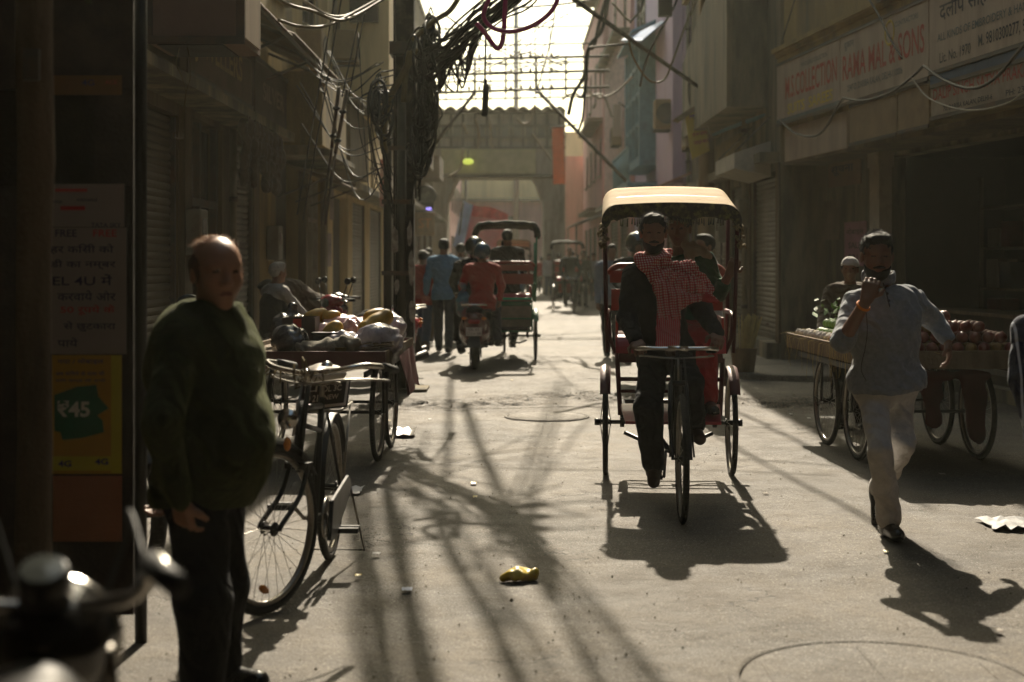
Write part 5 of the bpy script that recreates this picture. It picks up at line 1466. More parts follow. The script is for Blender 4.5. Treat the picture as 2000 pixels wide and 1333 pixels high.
b = MB(); b.cyl(W(745, 340, 30), (-3.3, 30, 3.3), .02); b.build('bracket', FRM, T); settle(T)
# big printed banner on poles, far
T = thing('banner', 'large faded pink and blue printed cloth banner in the haze beneath the arch', 'banner', W(940, 440, 48))
g = 14; vs = []
for i in range(g + 1):
    u = i / g
    for j in range(9):
        v = j / 8
        top = (905 + 88 * u, 392 + 26 * u + 3 * math.sin(u * 7)); bot = (884 + 98 * u, 482 + 8 * math.sin(u * 3))
        vs.append(W(top[0] + (bot[0] - top[0]) * v, top[1] + (bot[1] - top[1]) * v, 48) + Vector((0, .12 * math.sin(u * 11 + v * 3), 0)))
fs = [(i * 9 + j, (i + 1) * 9 + j, (i + 1) * 9 + j + 1, i * 9 + j + 1) for i in range(g) for j in range(8)]
b = MB(); b.add(vs, fs, True)
for k, f in enumerate(fs): b.mi[k] = 1 if f[0] // 9 < 3 else (2 if (f[0] % 9) in (0, 1) else 0)
bo = b.build('sheet', [mat('banner_pink', (.75, .24, .25), .8, var=.1, scale=3, dirt=(.8, .5, .4), damt=.3, dscale=2), mat('banner_blue', (.5, .56, .75), .8, var=.25, scale=3), mat('banner_red', (.75, .10, .10), .8)], T)
MB().cyl(W(905, 390, 48.05), W(880, 600, 48.05), .03).build('pole', POLE, T); settle(T)
# lit lamps
T = thing('tube_lamp', 'short white lamp hanging below the corrugated roof', 'lamp', W(610, 193, 19.4))
b = MB(); c = W(610, 193, 19.4); b.tube([c + Vector((0, 0, z)) for z in (.13, .10, -.10, -.13)], [.02, .05, .05, .02], 12); b.build('bulb', mat('lamp_white', (.8, .8, .75), .5, emit=(1, .95, .85, .8)), T)
b = MB(); b.cyl(c + Vector((0, 0, .13)), c + Vector((0, 0, .2)), .025); b.cyl(c + Vector((0, 0, .2)), c + Vector((-.05, 0, .42)), .006); b.build('socket', CABK, T); settle(T)
T = thing('lantern', 'yellow-green glowing lamp under the front of the gateway', 'lamp', W(914, 314, 59.5))
c = W(914, 316, 59.5); b = MB(); b.sph(c, .24, 14, 8, (1, .6, .55)); b.build('globe', mat('lamp_green', (.6, .7, .1), .5, emit=(.7, .8, .12, .45)), T); b = MB(); b.cyl(c + Vector((0, 0, .15)), c + Vector((0, .2, .5)), .03); b.build('bracket', FRM, T); settle(T)

# overhead cables above the frame whose shadows cross the road
def over(label, g0, g1, z0, z1, r, sagv=.25, group='overhead cables above the street', m=CABK, bundle=1):
    """a cable whose shadow falls from ground point g0 to g1 (photo pixels) when hung at heights z0, z1"""
    cot = 1 / math.tan(SUN_EL)
    z0 += 1.3; z1 += 1.3; a_ = G(*g0); b_ = G(*g1); sx, sy = math.sin(SUN_AZ), math.cos(SUN_AZ)
    A_ = Vector((a_.x + sx * cot * z0, a_.y + sy * cot * z0, z0)); B_ = Vector((b_.x + sx * cot * z1, b_.y + sy * cot * z1, z1))
    b = MB()
    for k in range(bundle):
        o_ = Vector((rnd.gauss(0, r * 1.3), 0, rnd.gauss(0, r * 1.3))) if bundle > 1 else Vector((0, 0, 0))
        pts = [A_.lerp(B_, t / 16) + o_ - Vector((0, 0, sagv * .15 * math.sin(3 * t / 16 * 3.1 + k))) for t in range(-2, 19)]
        b.tube(pts, r * (.6 if bundle > 1 else 1), 6)
    o = b.build('cable_bundle' if bundle > 1 else 'overhead_cable', m); tag(o, label, 'cable', group)
    return setorigin(o, A_)
LAB = 'thick black overhead cable bundle strung above the street'
over(LAB, (690, 985), (745, 1340), 5.2, 5.0, .030, bundle=5)
over(LAB, (745, 960), (810, 1345), 5.4, 5.1, .034, bundle=6)
over(LAB, (868, 1020), (1050, 1340), 5.4, 5.2, .028, bundle=4)
over(LAB, (985, 1020), (1170, 1340), 5.6, 5.3, .022, bundle=3)
over(LAB, (1015, 1010), (1290, 1335), 5.6, 5.3, .024, bundle=4)
over(LAB, (905, 800), (985, 1010), 5.8, 5.6, .028, bundle=3)
over(LAB, (1095, 760), (1010, 1010), 5.8, 5.6, .028, bundle=3)
over(LAB, (880, 720), (868, 930), 6.2, 6.0, .030, bundle=3)
over(LAB, (790, 900), (1010, 1000), 6, 5.8, .014, bundle=2)
over(LAB, (760, 930), (870, 1010), 6, 5.8, .04, bundle=4)
over(LAB, (1400, 850), (1790, 1060), 5.8, 5.5, .026, bundle=3)
over(LAB, (1455, 810), (1760, 960), 5.8, 5.5, .02, bundle=2)
L2_ = 'single thin overhead cable strung above the street'
for g0, g1 in (((720, 905), (1520, 925)), ((770, 1015), (1180, 980)), ((740, 1040), (1110, 1010)), ((750, 1062), (1110, 1032)), ((900, 690), (1180, 715)), ((900, 712), (1180, 726)), ((1440, 900), (1900, 925)), ((680, 930), (1000, 880)), ((1060, 700), (1160, 790)), ((700, 900), (985, 1040)), ((740, 880), (1080, 990)), ((1140, 830), (960, 1060)), ((830, 860), (760, 1200)), ((900, 1040), (1120, 1340)), ((960, 1000), (1000, 1330)), ((720, 1100), (1060, 960)), ((640, 1000), (700, 1340)), ((1010, 860), (700, 1010))):
    over(L2_, g0, g1, 5.8, 5.8, .012)
T = thing('cable_rack', 'iron arm with three insulators carried by the overhead cables', 'cable rack', (0, 14, 5.6))
cot = 1 / math.tan(SUN_EL)
b = MB()
for g in ((1045, 988), (1045, 1010), (1045, 1033)):
    p = G(*g); c = Vector((p.x + math.sin(SUN_AZ) * cot * 5.8, p.y + cot * 5.8 * math.cos(SUN_AZ), 5.8)); b.box(c, (.16, .06, .10))
b.build('insulator', CABK, T)
b = MB(); b.box(c + Vector((0, .35, .1)), (.05, .9, .04)); b.build('arm', POLE, T); settle(T)
# ------------------------------------------------------------------ wheels and vehicles
RUB = mat('rubber', (.018, .017, .016), .7, var=.3, dirt=(.12, .10, .08), damt=.35, dscale=8, bump=.5, bscale=200, wave=None)
CHR = mat('chrome', (.55, .53, .50), .18, 1.0, var=.15, dirt=(.12, .08, .05), damt=.25, dscale=20, bump=.05)
CHRD = mat('worn_chrome', (.32, .30, .27), .3, 1.0, var=.3, dirt=(.08, .05, .03), damt=.4, dscale=20, bump=.1)
BLKM = mat('black_metal', (.02, .019, .018), .35, .3, var=.3, dirt=(.10, .08, .06), damt=.3, dscale=12, bump=.1)
MARO = mat('maroon_paint', (.075, .008, .010), .4, .1, var=.25, dirt=(.09, .05, .04), damt=.35, dscale=10, bump=.15)
REDV = mat('red_vinyl', (.42, .03, .05), .30, var=.15, dirt=(.25, .05, .05), damt=.25, bump=.15, bscale=30, spec=.6)
REDM = mat('red_panel', (.30, .045, .03), .4, var=.2, dirt=(.15, .08, .05), damt=.35, bump=.15)
GRNM = mat('green_paint', (.02, .16, .075), .4, var=.25, dirt=(.06, .08, .05), damt=.3, bump=.15)
CANV = mat('canvas_cream', (.36, .26, .14), .85, var=.08, scale=6, dirt=(.40, .28, .16), damt=.3, dscale=4, bump=.5, bscale=22)
VALA = mat('valance_dark', (.035, .030, .022), .85, var=.6, scale=28, dirt=(.22, .22, .08), damt=.5, dscale=26, bump=.6)
LEAT = mat('saddle_leather', (.10, .07, .05), .4, bump=.2)
AMB = mat('amber_reflector', (.75, .25, .02), .15, var=.1, bump=.3, bscale=200, spec=.9)
GRIPM = mat('grip_black', (.015, .015, .015), .6, bump=.4)

def wheel(parent, c, Rr, r=.019, spokes=32, w=.05, mtx=None, tyre=RUB, rimm=CHRD, axis=(1, 0, 0), hubr=.018):
    c = Vector(c); ax = Vector(axis).normalized()
    u = ax.cross(Vector((0, 0, 1))).normalized(); v = ax.cross(u)
    b = MB().torus(c, ax, Rr - .040 - r * .2, .0125, 44, 6, sq=1.2)
    rim = b.build('wheel', rimm, parent)
    b = MB().torus(c, ax, Rr - r, r, 56, 10)
    for k in range(84):                # tread blocks
        t = 2 * math.pi * k / 84; d = u * math.cos(t) + v * math.sin(t)
        b.tube([c + d * (Rr + .001) - ax * r * .5, c + d * (Rr + .0022), c + d * (Rr + .001) + ax * r * .5], .0022, 4)
    ty = b.build('tyre', tyre, rim)
    b = MB()
    for k in range(spokes):
        t = 2 * math.pi * k / spokes; s = 1 if k % 2 else -1; t2 = t + (.35 if (k // 2) % 2 else -.35)
        d = u * math.cos(t) + v * math.sin(t); d2 = u * math.cos(t2) + v * math.sin(t2)
        b.tube([c + ax * (s * w * .5) + d2 * hubr * 1.2, c + d * (Rr - .05)], .0013, 4, cap=False)
    sp = b.build('spokes', CHRD, rim, split=False)
    b = MB().cyl(c - ax * w * .5, c + ax * w * .5, hubr, 12).cyl(c - ax * w * .55, c - ax * w * .45, hubr * 1.7, 14).cyl(c + ax * w * .45, c + ax * w * .55, hubr * 1.7, 14).cyl(c - ax * (w * .5 + .035), c + ax * (w * .5 + .035), .007, 8)
    hb = b.build('hub', BLKM, rim)
    if mtx is not None:
        for o in (rim, ty, sp, hb): o.data.transform(mtx)
    return rim
def tr(o, m):
    if m is not None: o.data.transform(m)
    return o

# ---- cycle rickshaw; local frame: origin on the ground under the rear axle, forward = -Y
def rickshaw(label, loc, rz, paint=MARO, seatm=REDV, backm=REDM, hood='canvas', frontpaint=BLKM, tread=84, group=None, steer=0.0, ladder=True):
    T = thing('cycle_rickshaw', label, 'cycle rickshaw', loc, rz, group)
    Rw = .36; tw = .43
    for s in (-1, 1): wheel(T, (s * tw, 0, Rw), Rw, .019, w=.07)
    S = Matrix.Translation((0, -1.45, 0)) @ Matrix.Rotation(steer, 4, 'Z') @ Matrix.Translation((0, 1.45, 0))
    wheel(T, (0, -1.79, Rw), Rw, .019, mtx=S)
    b = MB(); b.cyl((-tw - .06, 0, Rw), (tw + .06, 0, Rw), .014); b.cyl((-tw - .075, 0, Rw), (-tw - .04, 0, Rw), .024, 10); b.cyl((tw + .04, 0, Rw), (tw + .075, 0, Rw), .024, 10)
    b.cyl((-.33, 0, Rw), (-.30, 0, Rw), .035); b.cyl((.30, 0, Rw), (.33, 0, Rw), .035); b.cyl((.0, 0, Rw), (.03, 0, Rw), .05, 16); b.build('axle', BLKM, T)
    # chassis
    b = MB()
    for s in (-1, 1):
        b.tube([(s * .31, .32, .47), (s * .31, -.30, .47), (s * .12, -.80, .40), (s * .03, -1.02, .30)], .017)
        b.tube([(s * .31, .05, .47), (s * .31, .02, .37)], .02)
        b.tube([(s * .30, -.02, .29), (s * .20, -.06, .25), (s * .08, -.2, .25)], .014)
    b.cyl((-.31, .32, .47), (.31, .32, .47), .017); b.cyl((-.31, -.30, .47), (.31, -.30, .47), .017); b.cyl((-.31, 0, .47), (.31, 0, .47), .014)
    b.cyl((0, -1.02, .30), (0, -.88, .80), .016); b.cyl((0, -.9, .74), (0, -1.43, .80), .015); b.cyl((0, -1.02, .30), (0, -1.44, .68), .017)
    b.cyl((0, -1.44, .64), (0, -1.415, .86), .021, 12); b.cyl((-.035, -1.02, .30), (.035, -1.02, .30), .024, 12)
    b.build('frame', frontpaint, T)
    # front fork and bars
    b = MB()
    for s in (-1, 1): b.tube([(s * .045, -1.455, .755), (s * .052, -1.53, .60), (s * .052, -1.68, .42), (s * .050, -1.79, .36)], [.013, .013, .012, .010])
    b.cyl((-.05, -1.455, .755), (.05, -1.455, .755), .016); b.cyl((0, -1.45, .70), (0, -1.41, .955), .013)
    for s in (-1, 1): b.cyl((s * .068, -1.79, .37), (s * .035, -1.44, .90), .006, 6)      # rod stays
    tr(b.build('fork', frontpaint, T), S)
    b = MB(); b.tube(catm([(-.20, -1.18, .93), (-.235, -1.26, .935), (-.235, -1.36, .95), (-.19, -1.43, .957), (-.10, -1.445, .957), (0, -1.445, .957), (.10, -1.445, .957), (.19, -1.43, .957), (.235, -1.36, .95), (.235, -1.26, .935), (.20, -1.18, .93)], 6), .0125, 10)
    b.cyl((-.06, -1.445, .957), (.06, -1.445, .957), .017); hb = tr(b.build('handlebar', CHR, T), S)
    b = MB(); [b.cyl((s * .20, -1.165, .928), (s * .232, -1.27, .936), .017, 10) for s in (-1, 1)]; 
    for g in (-1, 1):
        q = MB(); q.cyl((g * .20, -1.165, .928), (g * .232, -1.27, .936), .017, 10); tr(q.build('grip', GRIPM, hb), S)
    b = MB(); b.tube(catm([(-.20, -1.2, .90), (-.22, -1.3, .905), (-.18, -1.42, .91), (0, -1.46, .90), (.18, -1.42, .91), (.22, -1.3, .905), (.20, -1.2, .90)], 4), .005, 6)
    b.cyl((0, -1.46, .90), (0, -1.47, .77), .006); tr(b.build('brake_rod', CHRD, T), S)
    b = MB().torus((0, -1.79, Rw), (1, 0, 0), Rw + .018, .022, 16, 6, a0=math.pi * 1.18, a1=math.pi * 1.62, sq=1.2); 
    # saddle
    sd_ = SDF().ell((0, -.80, .90), (.105, .11, .04), .03).cap((0, -.86, .90), (0, -1.04, .905), .05, .022, .04).cut((0, 0, .945), (0, 0, 1))
    sdf_obj(sd_, .01, 'saddle', LEAT, T)
    b = MB(); b.cyl((0, -.885, .78), (0, -.875, .87), .013); [b.torus((s * .045, -.78, .845), (0, 0, 1), .02, .005, 12, 5) for s in (-1, 1)]; b.build('seat_post', CHRD, T)
    # crank, pedals, chain
    b = MB(); b.torus((.045, -1.02, .30), (1, 0, 0), .085, .006, 30, 5); [b.cyl((.045, -1.02, .30), (.045, -1.02 + .085 * math.cos(a), .30 + .085 * math.sin(a)), .006, 5) for a in (0, 1.26, 2.51, 3.77, 5.03)]; b.build('chainring', BLKM, T)
    b = MB(); pa = 1.45
    pz_, py_ = .165 * math.sin(pa), .165 * math.cos(pa)
    b.tube([(-.055, -1.02, .30), (-.065, -1.02 + py_, .30 - pz_)], .009); b.tube([(.055, -1.02, .30), (.065, -1.02 - py_, .30 + pz_)], .009); b.cyl((-.06, -1.02, .30), (.06, -1.02, .30), .011)
    cr_ = b.build('crank', CHRD, T)
    for s, yy, zz in ((-1, -1.02 + py_, .30 - pz_), (1, -1.02 - py_, .30 + pz_)):
        q = MB(); q.b2(s * .075, s * .165, yy - .04, yy - .015, zz - .012, zz + .012); q.b2(s * .075, s * .165, yy + .015, yy + .04, zz - .012, zz + .012); q.b2(s * .075, s * .085, yy - .015, yy + .015, zz - .010, zz + .010); q.b2(s * .155, s * .165, yy - .015, yy + .015, zz - .010, zz + .010); q.cyl((s * .06, yy, zz), (s * .16, yy, zz), .006); q.build('pedal', GRIPM, cr_, split=False)
    b = MB(); b.tube([(.045, -1.02, .385), (.045, -.5, .43), (.02, 0, .41), (.02, .04, .36), (.02, 0, .31), (.045, -.5, .26), (.045, -1.02, .215)], .005, 5); b.build('chain', BLKM, T)
    # passenger box
    b = MB(); b.b2(-.34, .34, -.42, .22, .80, .86); b.build('seat_base', paint, T, bevel=.006)
    cu = SDF().cap((-.28, -.05, .93), (.28, -.05, .93), .075, .075, .04, None)
    b = MB(); 
    b = MB(); pts = []
    for i in range(21):
        a = math.pi * i / 20; pts.append((-.36, -.13 - .33 * math.cos(a), .865 + .115 * min(1, math.sin(a) * 1.9) ** .8))
    pts += [(-.36, .20, .862), (-.36, -.46, .862)]
    b.prism(pts, (.72, 0, 0)); 
    b.build('seat_cushion', seatm, T, bevel=.012)
    b = MB()
    for s in (-1, 1):
        b.cyl((s * .33, -.30, .44), (s * .35, -.28, .82), .016); b.cyl((s * .33, .22, .44), (s * .35, .24, .82), .016)
        b.tube([(s * .36, -.34, .86), (s * .40, -.34, .95), (s * .415, -.30, 1.10), (s * .42, -.05, 1.12), (s * .41, .22, 1.12)], .015)
    b.cyl((-.34, -.29, .68), (.34, -.29, .68), .014); b.cyl((-.34, -.29, .60), (.34, -.29, .60), .012)
    b.build('seat_frame', paint, T)
    for s in (-1, 1):
        b = MB(); b.b2(s * .345, s * .36, -.26, .2, .86, 1.09); b.build('side_panel', backm, T)
    b = MB(); b.prism([(-.39, .23, 1.12), (.39, .23, 1.12), (.39, .25, 1.27), (-.39, .25, 1.27)], (0, .025, .0)); b.build('backrest', backm, T)
    b = MB(); b.tube(catm([(-.41, .27, 1.38), (-.36, .30, 1.425), (-.25, .31, 1.435), (.25, .31, 1.435), (.36, .30, 1.425), (.41, .27, 1.38)], 5), .022, 10); b.b2(-.40, .40, .25, .285, 1.315, 1.40); b.build('back_rail', backm, T)
    b = MB(); b.prism([(-.30, -.82, .44), (.30, -.82, .44), (.33, -.30, .50), (-.33, -.30, .50)], (0, 0, .018)); b.build('footboard', seatm if hood == 'canvas' else paint, T)
    b = MB(); 
    for s in (-1, 1):
        pass
    if hood != 'canvas': b.b2(-.30, .30, -.30, -.28, .52, .79); b.build('box_front', backm, T)
    # mudguards
    for s in (-1, 1):
        q = MB(); vs = []; n = 16
        for i in range(n + 1):
            a = math.radians(35 + 110 * i / n); rr_ = Rw + .035
            for dx, dr in ((-.035, -.012), (0, .006), (.035, -.012)): vs.append((s * tw + dx, math.cos(a) * (rr_ + dr), Rw + math.sin(a) * (rr_ + dr)))
        vs += [(x, y * .988, Rw + (z - Rw) * .988) for x, y, z in vs]; m_ = 3 * (n + 1)
        fs = [(3 * i + j, 3 * i + 3 + j, 3 * i + 4 + j, 3 * i + 1 + j) for i in range(n) for j in (0, 1)] + [(m_ + 3 * i + j, m_ + 3 * i + 1 + j, m_ + 3 * i + 4 + j, m_ + 3 * i + 3 + j) for i in range(n) for j in (0, 1)]
        q.add(vs, fs, True); q.build('mudguard', paint, T)
    # canopy
    ys = (-.56, .46)
    zt = lambda y: 1.835 + (y + .56) * .155
    for s in (-1, 1):
        for yy, y2 in ((-.33, -.42), (.27, .34)):
            b = MB(); b.tube([(s * .415, yy, .86), (s * .425, yy, 1.12), (s * .435, y2, zt(y2) - .13)], .014, 10); b.build('canopy_post', paint, T)
    def arch(y, dz=0, inset=0):
        w = .452 - inset; r = .11; z = zt(y) - dz; P_ = []
        P_.append((-w, y, z - .17))
        for i in range(9):
            a = math.pi - (math.pi / 2) * i / 8; P_.append((-w + r + r * math.cos(a), y, z - r + r * math.sin(a) + .0))
        for i in range(1, 10): P_.append((-w + r + (2 * w - 2 * r) * i / 10, y, z + .012 * math.sin(math.pi * i / 10)))
        for i in range(9):
            a = math.pi / 2 - (math.pi / 2) * i / 8; P_.append((w - r + r * math.cos(a), y, z - r + r * math.sin(a)))
        P_.append((w, y, z - .17))
        return P_
    if hood == 'canvas':
        b = MB(); K = 13; rows = []
        for j in range(K):
            y = ys[0] + (ys[1] - ys[0]) * j / (K - 1); A_ = arch(y)
            A_ = [(x, yy, z - (.010 * math.sin(j * math.pi / 4) ** 2 if abs(x) < .4 else 0)) for x, yy, z in A_]
            # sides rise towards the back so only the front corner hangs low
            if j > 0: A_[0] = (A_[0][0], A_[0][1], A_[0][2] + .05); A_[-1] = (A_[-1][0], A_[-1][1], A_[-1][2] + .05)
            rows.append(A_)
        n = len(rows[0]); vs = [p for r_ in rows for p in r_]; vs2 = [p for j in range(K) for p in [(x * .985, y_, z - .008) for x, y_, z in rows[j]]]
        fs = [(j * n + i, (j + 1) * n + i, (j + 1) * n + i + 1, j * n + i + 1) for j in range(K - 1) for i in range(n - 1)]
        m_ = len(vs)
        fs += [(m_ + j * n + i, m_ + j * n + i + 1, m_ + (j + 1) * n + i + 1, m_ + (j + 1) * n + i) for j in range(K - 1) for i in range(n - 1)]
        fs += [(i, i + 1, m_ + i + 1, m_ + i) for i in range(n - 1)] + [((K - 1) * n + i, m_ + (K - 1) * n + i, m_ + (K - 1) * n + i + 1, (K - 1) * n + i + 1) for i in range(n - 1)]
        b.add(vs + vs2, fs, True); ho = b.build('canopy', CANV, T)
        # valance and fringe
        A_ = arch(ys[0] - .006); vs = []; 
        for i, (x, y, z) in enumerate(A_):
            fl = 1 if 1 <= i < len(A_) - 1 else 0
            d = .095 + .012 * math.sin(i * 1.7)
            cx = x * (1 - (.10 if abs(x) > .40 else 0)); 
            vs += [(x, y, z), (x * .97 if abs(x) > .35 else x, y - .004 + .004 * math.sin(i * 2.1), z - d)]
        m_ = len(vs); vs += [(x, y + .008, z) for x, y, z in vs]
        k = len(A_); fs = [(2 * i, 2 * i + 2, 2 * i + 3, 2 * i + 1) for i in range(k - 1)] + [(m_ + 2 * i, m_ + 2 * i + 1, m_ + 2 * i + 3, m_ + 2 * i + 2) for i in range(k - 1)]
        fs += [(2 * i + 1, 2 * i + 3, m_ + 2 * i + 3, m_ + 2 * i + 1) for i in range(k - 1)]
        va = MB().add(vs, fs, True).build('valance', VALA, ho)
        b = MB(); q = random.Random(5)
        for i in range(44):
            x = -.33 + .66 * i / 43; z = zt(ys[0]) - .10
            if q.random() < .12: continue
            l = q.uniform(.022, .045); b.tube([(x, ys[0] - .006, z + .01), (x + q.gauss(0, .002), ys[0] - .008, z - l)], [.003, .006], 5)
        fr = b.build('tassels', VALA, ho, split=False)
        b = MB()
        for s in (-1, 1):              # torn, gathered cloth at the corners
            for i in range(26):
                c_ = Vector((s * (.435 + q.gauss(0, .012)), ys[0] + q.uniform(-.02, .05), zt(ys[0]) - q.uniform(.12, .27)))
                p1 = c_ + Vector((s * q.uniform(-.01, .03), q.uniform(-.03, .01), -q.uniform(.01, .05)))
                b.tube([c_, c_.lerp(p1, .5) + Vector((q.gauss(0, .01), q.gauss(0, .01), .005)), p1], [.014, .010, .003], 5)
        b.build('torn_cloth', mat('torn_cloth', (.20, .15, .08), .9, var=.6, scale=50, bump=.8), ho, split=False)
        b = MB()
        for y in (-.545, -.05, .45): b.tube([p for p in arch(y, .016, .012)], .009, 6)
        b.build('hoop', paint, T, split=True)
    else:
        b = MB(); q = random.Random(8)
        for j in range(5):
            A_ = arch(.20 + .05 * j, dz=.0 + .012 * (j % 2), inset=.002 * j); A_ = [(x + q.gauss(0, .006), y, z + q.gauss(0, .006)) for x, y, z in A_]
            A_ = [(x, y, max(z, zt(0) - .22)) for x, y, z in A_]
            b.tube(A_, .042, 8)
        b.build('folded_hood', mat('hood_dark', (.035, .035, .025), .8, var=.4, scale=12, dirt=(.14, .13, .07), damt=.4, bump=.8), T)
        b = MB(); b.b2(-.36, .36, .24, .26, .50, .80); b.build('tail_panel', mat('dusty_sack', (.20, .18, .14), .9, var=.3, scale=6, bump=.6), T)
        b = MB(); b.tube([(-.37, .30, .44), (-.37, .30, .86), (.37, .30, .86), (.37, .30, .44)], .016, 8); b.cyl((-.37, .30, .44), (.37, .30, .44), .016); b.cyl((-.37, .30, .62), (.37, .30, .62), .010); b.build('tail_frame', paint, T)
        b = MB(); b.b2(-.36, .36, .24, .30, .89, .925); b.build('seat_edge', mat('green_bright', (.03, .42, .22), .4), T)
    return T

RK = rickshaw('maroon cycle rickshaw with a cream fringed canopy, pedalled towards the camera', (1.073, 9.77, 0), -.07, steer=.02)

RK2 = rickshaw('green cycle rickshaw seen from behind with a folded black hood and red back panel', (-.085, 20.9, 0), math.pi + .02, paint=GRNM, hood='folded')
RK3 = rickshaw('distant dark cycle rickshaw with a pale load cloth in the haze before the arch', (.05, 38.0, 0), math.pi, paint=MARO, group=None)
RK4 = rickshaw('distant cycle rickshaw ridden towards the camera near the dark-jacketed men', (1.62, 41.0, 0), 0.05, paint=BLKM, hood='folded')

# ---- roadster bicycle; forward = -Y, origin under the rear hub
def bicycle(label, loc, rz, steer=0.0, wb=1.12):
    T = thing('bicycle', label, 'bicycle', loc, rz)
    Rw = .352; hy = -wb
    ax_ = Vector((0, -.35, .94)).normalized()
    piv = Vector((0, hy + .20, .60))
    S = Matrix.Translation(piv) @ Matrix.Rotation(steer, 4, 'Z') @ Matrix.Translation(-piv)
    wheel(T, (0, 0, Rw), Rw, .018, spokes=40, w=.06)
    wheel(T, (0, hy, Rw), Rw, .018, spokes=32, mtx=S)
    b = MB()
    H0, H1 = Vector((0, hy + .23, .62)), Vector((0, hy + .29, .86)); BB = Vector((0, -.45, .28)); ST = Vector((0, -.26, .82))
    b.cyl(H0, H1, .020, 12); b.cyl(H1 - Vector((0, 0, .03)), ST - Vector((0, 0, .04)), .014); b.cyl(H0 + Vector((0, 0, .03)), BB, .015); b.cyl(BB, ST, .015); b.cyl(BB - Vector((.035, 0, 0)), BB + Vector((.035, 0, 0)), .022, 12)
    b.cyl(H0.lerp(H1, .6), BB.lerp(ST, .72), .012)
    for s in (-1, 1):
        b.tube([(s * .05, 0, Rw), (s * .02, -.22, .74)], .008); b.tube([(s * .055, 0, Rw), (s * .03, -.36, .29)], .009)
    b.build('frame', BLKM, T)
    b = MB(); q0 = Vector((0, hy + .21, .56))
    for s in (-1, 1): b.tube(catm([(s * .045, hy + .215, .585), (s * .05, hy + .15, .47), (s * .052, hy + .02, .375), (s * .05, hy, Rw)], 4), .011)
    b.box((0, hy + .215, .59), (.12, .04, .03)); b.cyl(q0, (0, hy + .30, .98), .012)
    tr(b.build('fork', BLKM, T), S)
    b = MB(); hb_ = [(-.27, hy + .56, .99), (-.28, hy + .44, 1.01), (-.25, hy + .33, 1.02), (-.15, hy + .27, 1.0), (0, hy + .26, .985), (.15, hy + .27, 1.0), (.25, hy + .33, 1.02), (.28, hy + .44, 1.01), (.27, hy + .56, .99)]
    b.tube(catm(hb_, 6), .0125, 10); b.cyl((0, hy + .29, .93), (0, hy + .27, 1.0), .018); hb = tr(b.build('handlebar', CHR, T), S)
    for g in (-1, 1):
        q = MB().cyl((g * .27, hy + .58, .985), (g * .28, hy + .45, 1.01), .018, 10); tr(q.build('grip', GRIPM, hb), S)
    b = MB()
    b.tube(catm([(-.26, hy + .54, .94), (-.25, hy + .40, .955), (-.18, hy + .28, .96), (0, hy + .24, .94), (.18, hy + .28, .96), (.25, hy + .40, .955), (.26, hy + .54, .94)], 4), .0055, 6); b.cyl((0, hy + .24, .94), (0, hy + .17, .72), .0055)
    tr(b.build('brake_rod', CHRD, T), S)
    q = random.Random(4); b = MB()
    for i in range(16): c = Vector((q.gauss(-.05, .09), hy + .24 + q.gauss(0, .02), .99 + q.uniform(-.04, .035))); b.tube([c, c + Vector((q.gauss(0, .02), q.gauss(0, .015), q.gauss(0, .02))), c + Vector((q.gauss(0, .03), q.gauss(0, .02), -.02))], .004, 5)
    tr(b.build('garland', mat('garland_dry', (.12, .09, .04), .9, var=.5), T, split=False), S)
    # bell, lamp, reflector
    b = MB(); b.lathe((.12, hy + .25, 1.02), [(.001, .022), (.02, .017), (.028, 0)], 16); tr(b.build('bell', CHR, T), S)
    b = MB(); b.lathe((0, hy + .13, .80), [(.001, -.05), (.03, -.045), (.045, -.01), (.045, .01), (.001, .02)], 20, ax=(0, -1, .1)); tr(b.build('headlamp', CHR, T), S)
    b = MB(); b.sph((.034, hy + .08, .70), .028, 12, 8, (.6, .5, 1.1)); tr(b.build('reflector', AMB, T), S)
    b = MB(); b.sph((0, 0, 0), .05, 12, 8, (.25, .75, .34)); o = b.build('spoke_reflector', AMB, T); o.data.transform(S @ Matrix.Translation((0, hy - .04, Rw - .245)) @ Matrix.Rotation(-.5, 4, 'X'))
    # mudguards
    for cy, m_, a0, a1 in ((0, None, 20, 190), (hy, S, 30, 150)):
        q = MB(); vs = []; n = 22
        for i in range(n + 1):
            a = math.radians(a0 + (a1 - a0) * i / n); rr_ = Rw + .025
            for dx, dr in ((-.03, -.012), (0, .004), (.03, -.012)): vs.append((dx, cy - math.cos(a) * (rr_ + dr) * (-1 if cy == 0 else -1), Rw + math.sin(a) * (rr_ + dr)))
        vs += [(x, cy + (y - cy) * .99, Rw + (z - Rw) * .99) for x, y, z in vs]; k = 3 * (n + 1)
        fs = [(3 * i + j, 3 * i + 3 + j, 3 * i + 4 + j, 3 * i + 1 + j) for i in range(n) for j in (0, 1)] + [(k + 3 * i + j, k + 3 * i + 1 + j, k + 3 * i + 4 + j, k + 3 * i + 3 + j) for i in range(n) for j in (0, 1)]
        tr(q.add(vs, fs, True).build('mudguard', BLKM, T), m_)
    sd_ = SDF().ell((0, -.20, .93), (.11, .12, .045), .03).cap((0, -.26, .93), (0, -.44, .935), .05, .022, .04)
    sdf_obj(sd_, .01, 'saddle', mat('saddle_cover_white', (.62, .56, .50), .35, var=.1, bump=.1, spec=.6), T)
    b = MB(); b.cyl(ST, (0, -.23, .90), .013); [b.torus((s * .05, -.16, .88), (0, 0, 1), .022, .006, 12, 5) for s in (-1, 1)]; b.build('seat_post', CHRD, T)
    b = MB(); b.torus(BB + Vector((.05, 0, 0)), (1, 0, 0), .09, .006, 30, 5); [b.cyl(BB + Vector((.05, 0, 0)), BB + Vector((.05, .09 * math.cos(a), .09 * math.sin(a))), .006, 5) for a in (0, 1.26, 2.51, 3.77, 5.03)]; b.build('chainring', CHRD, T)
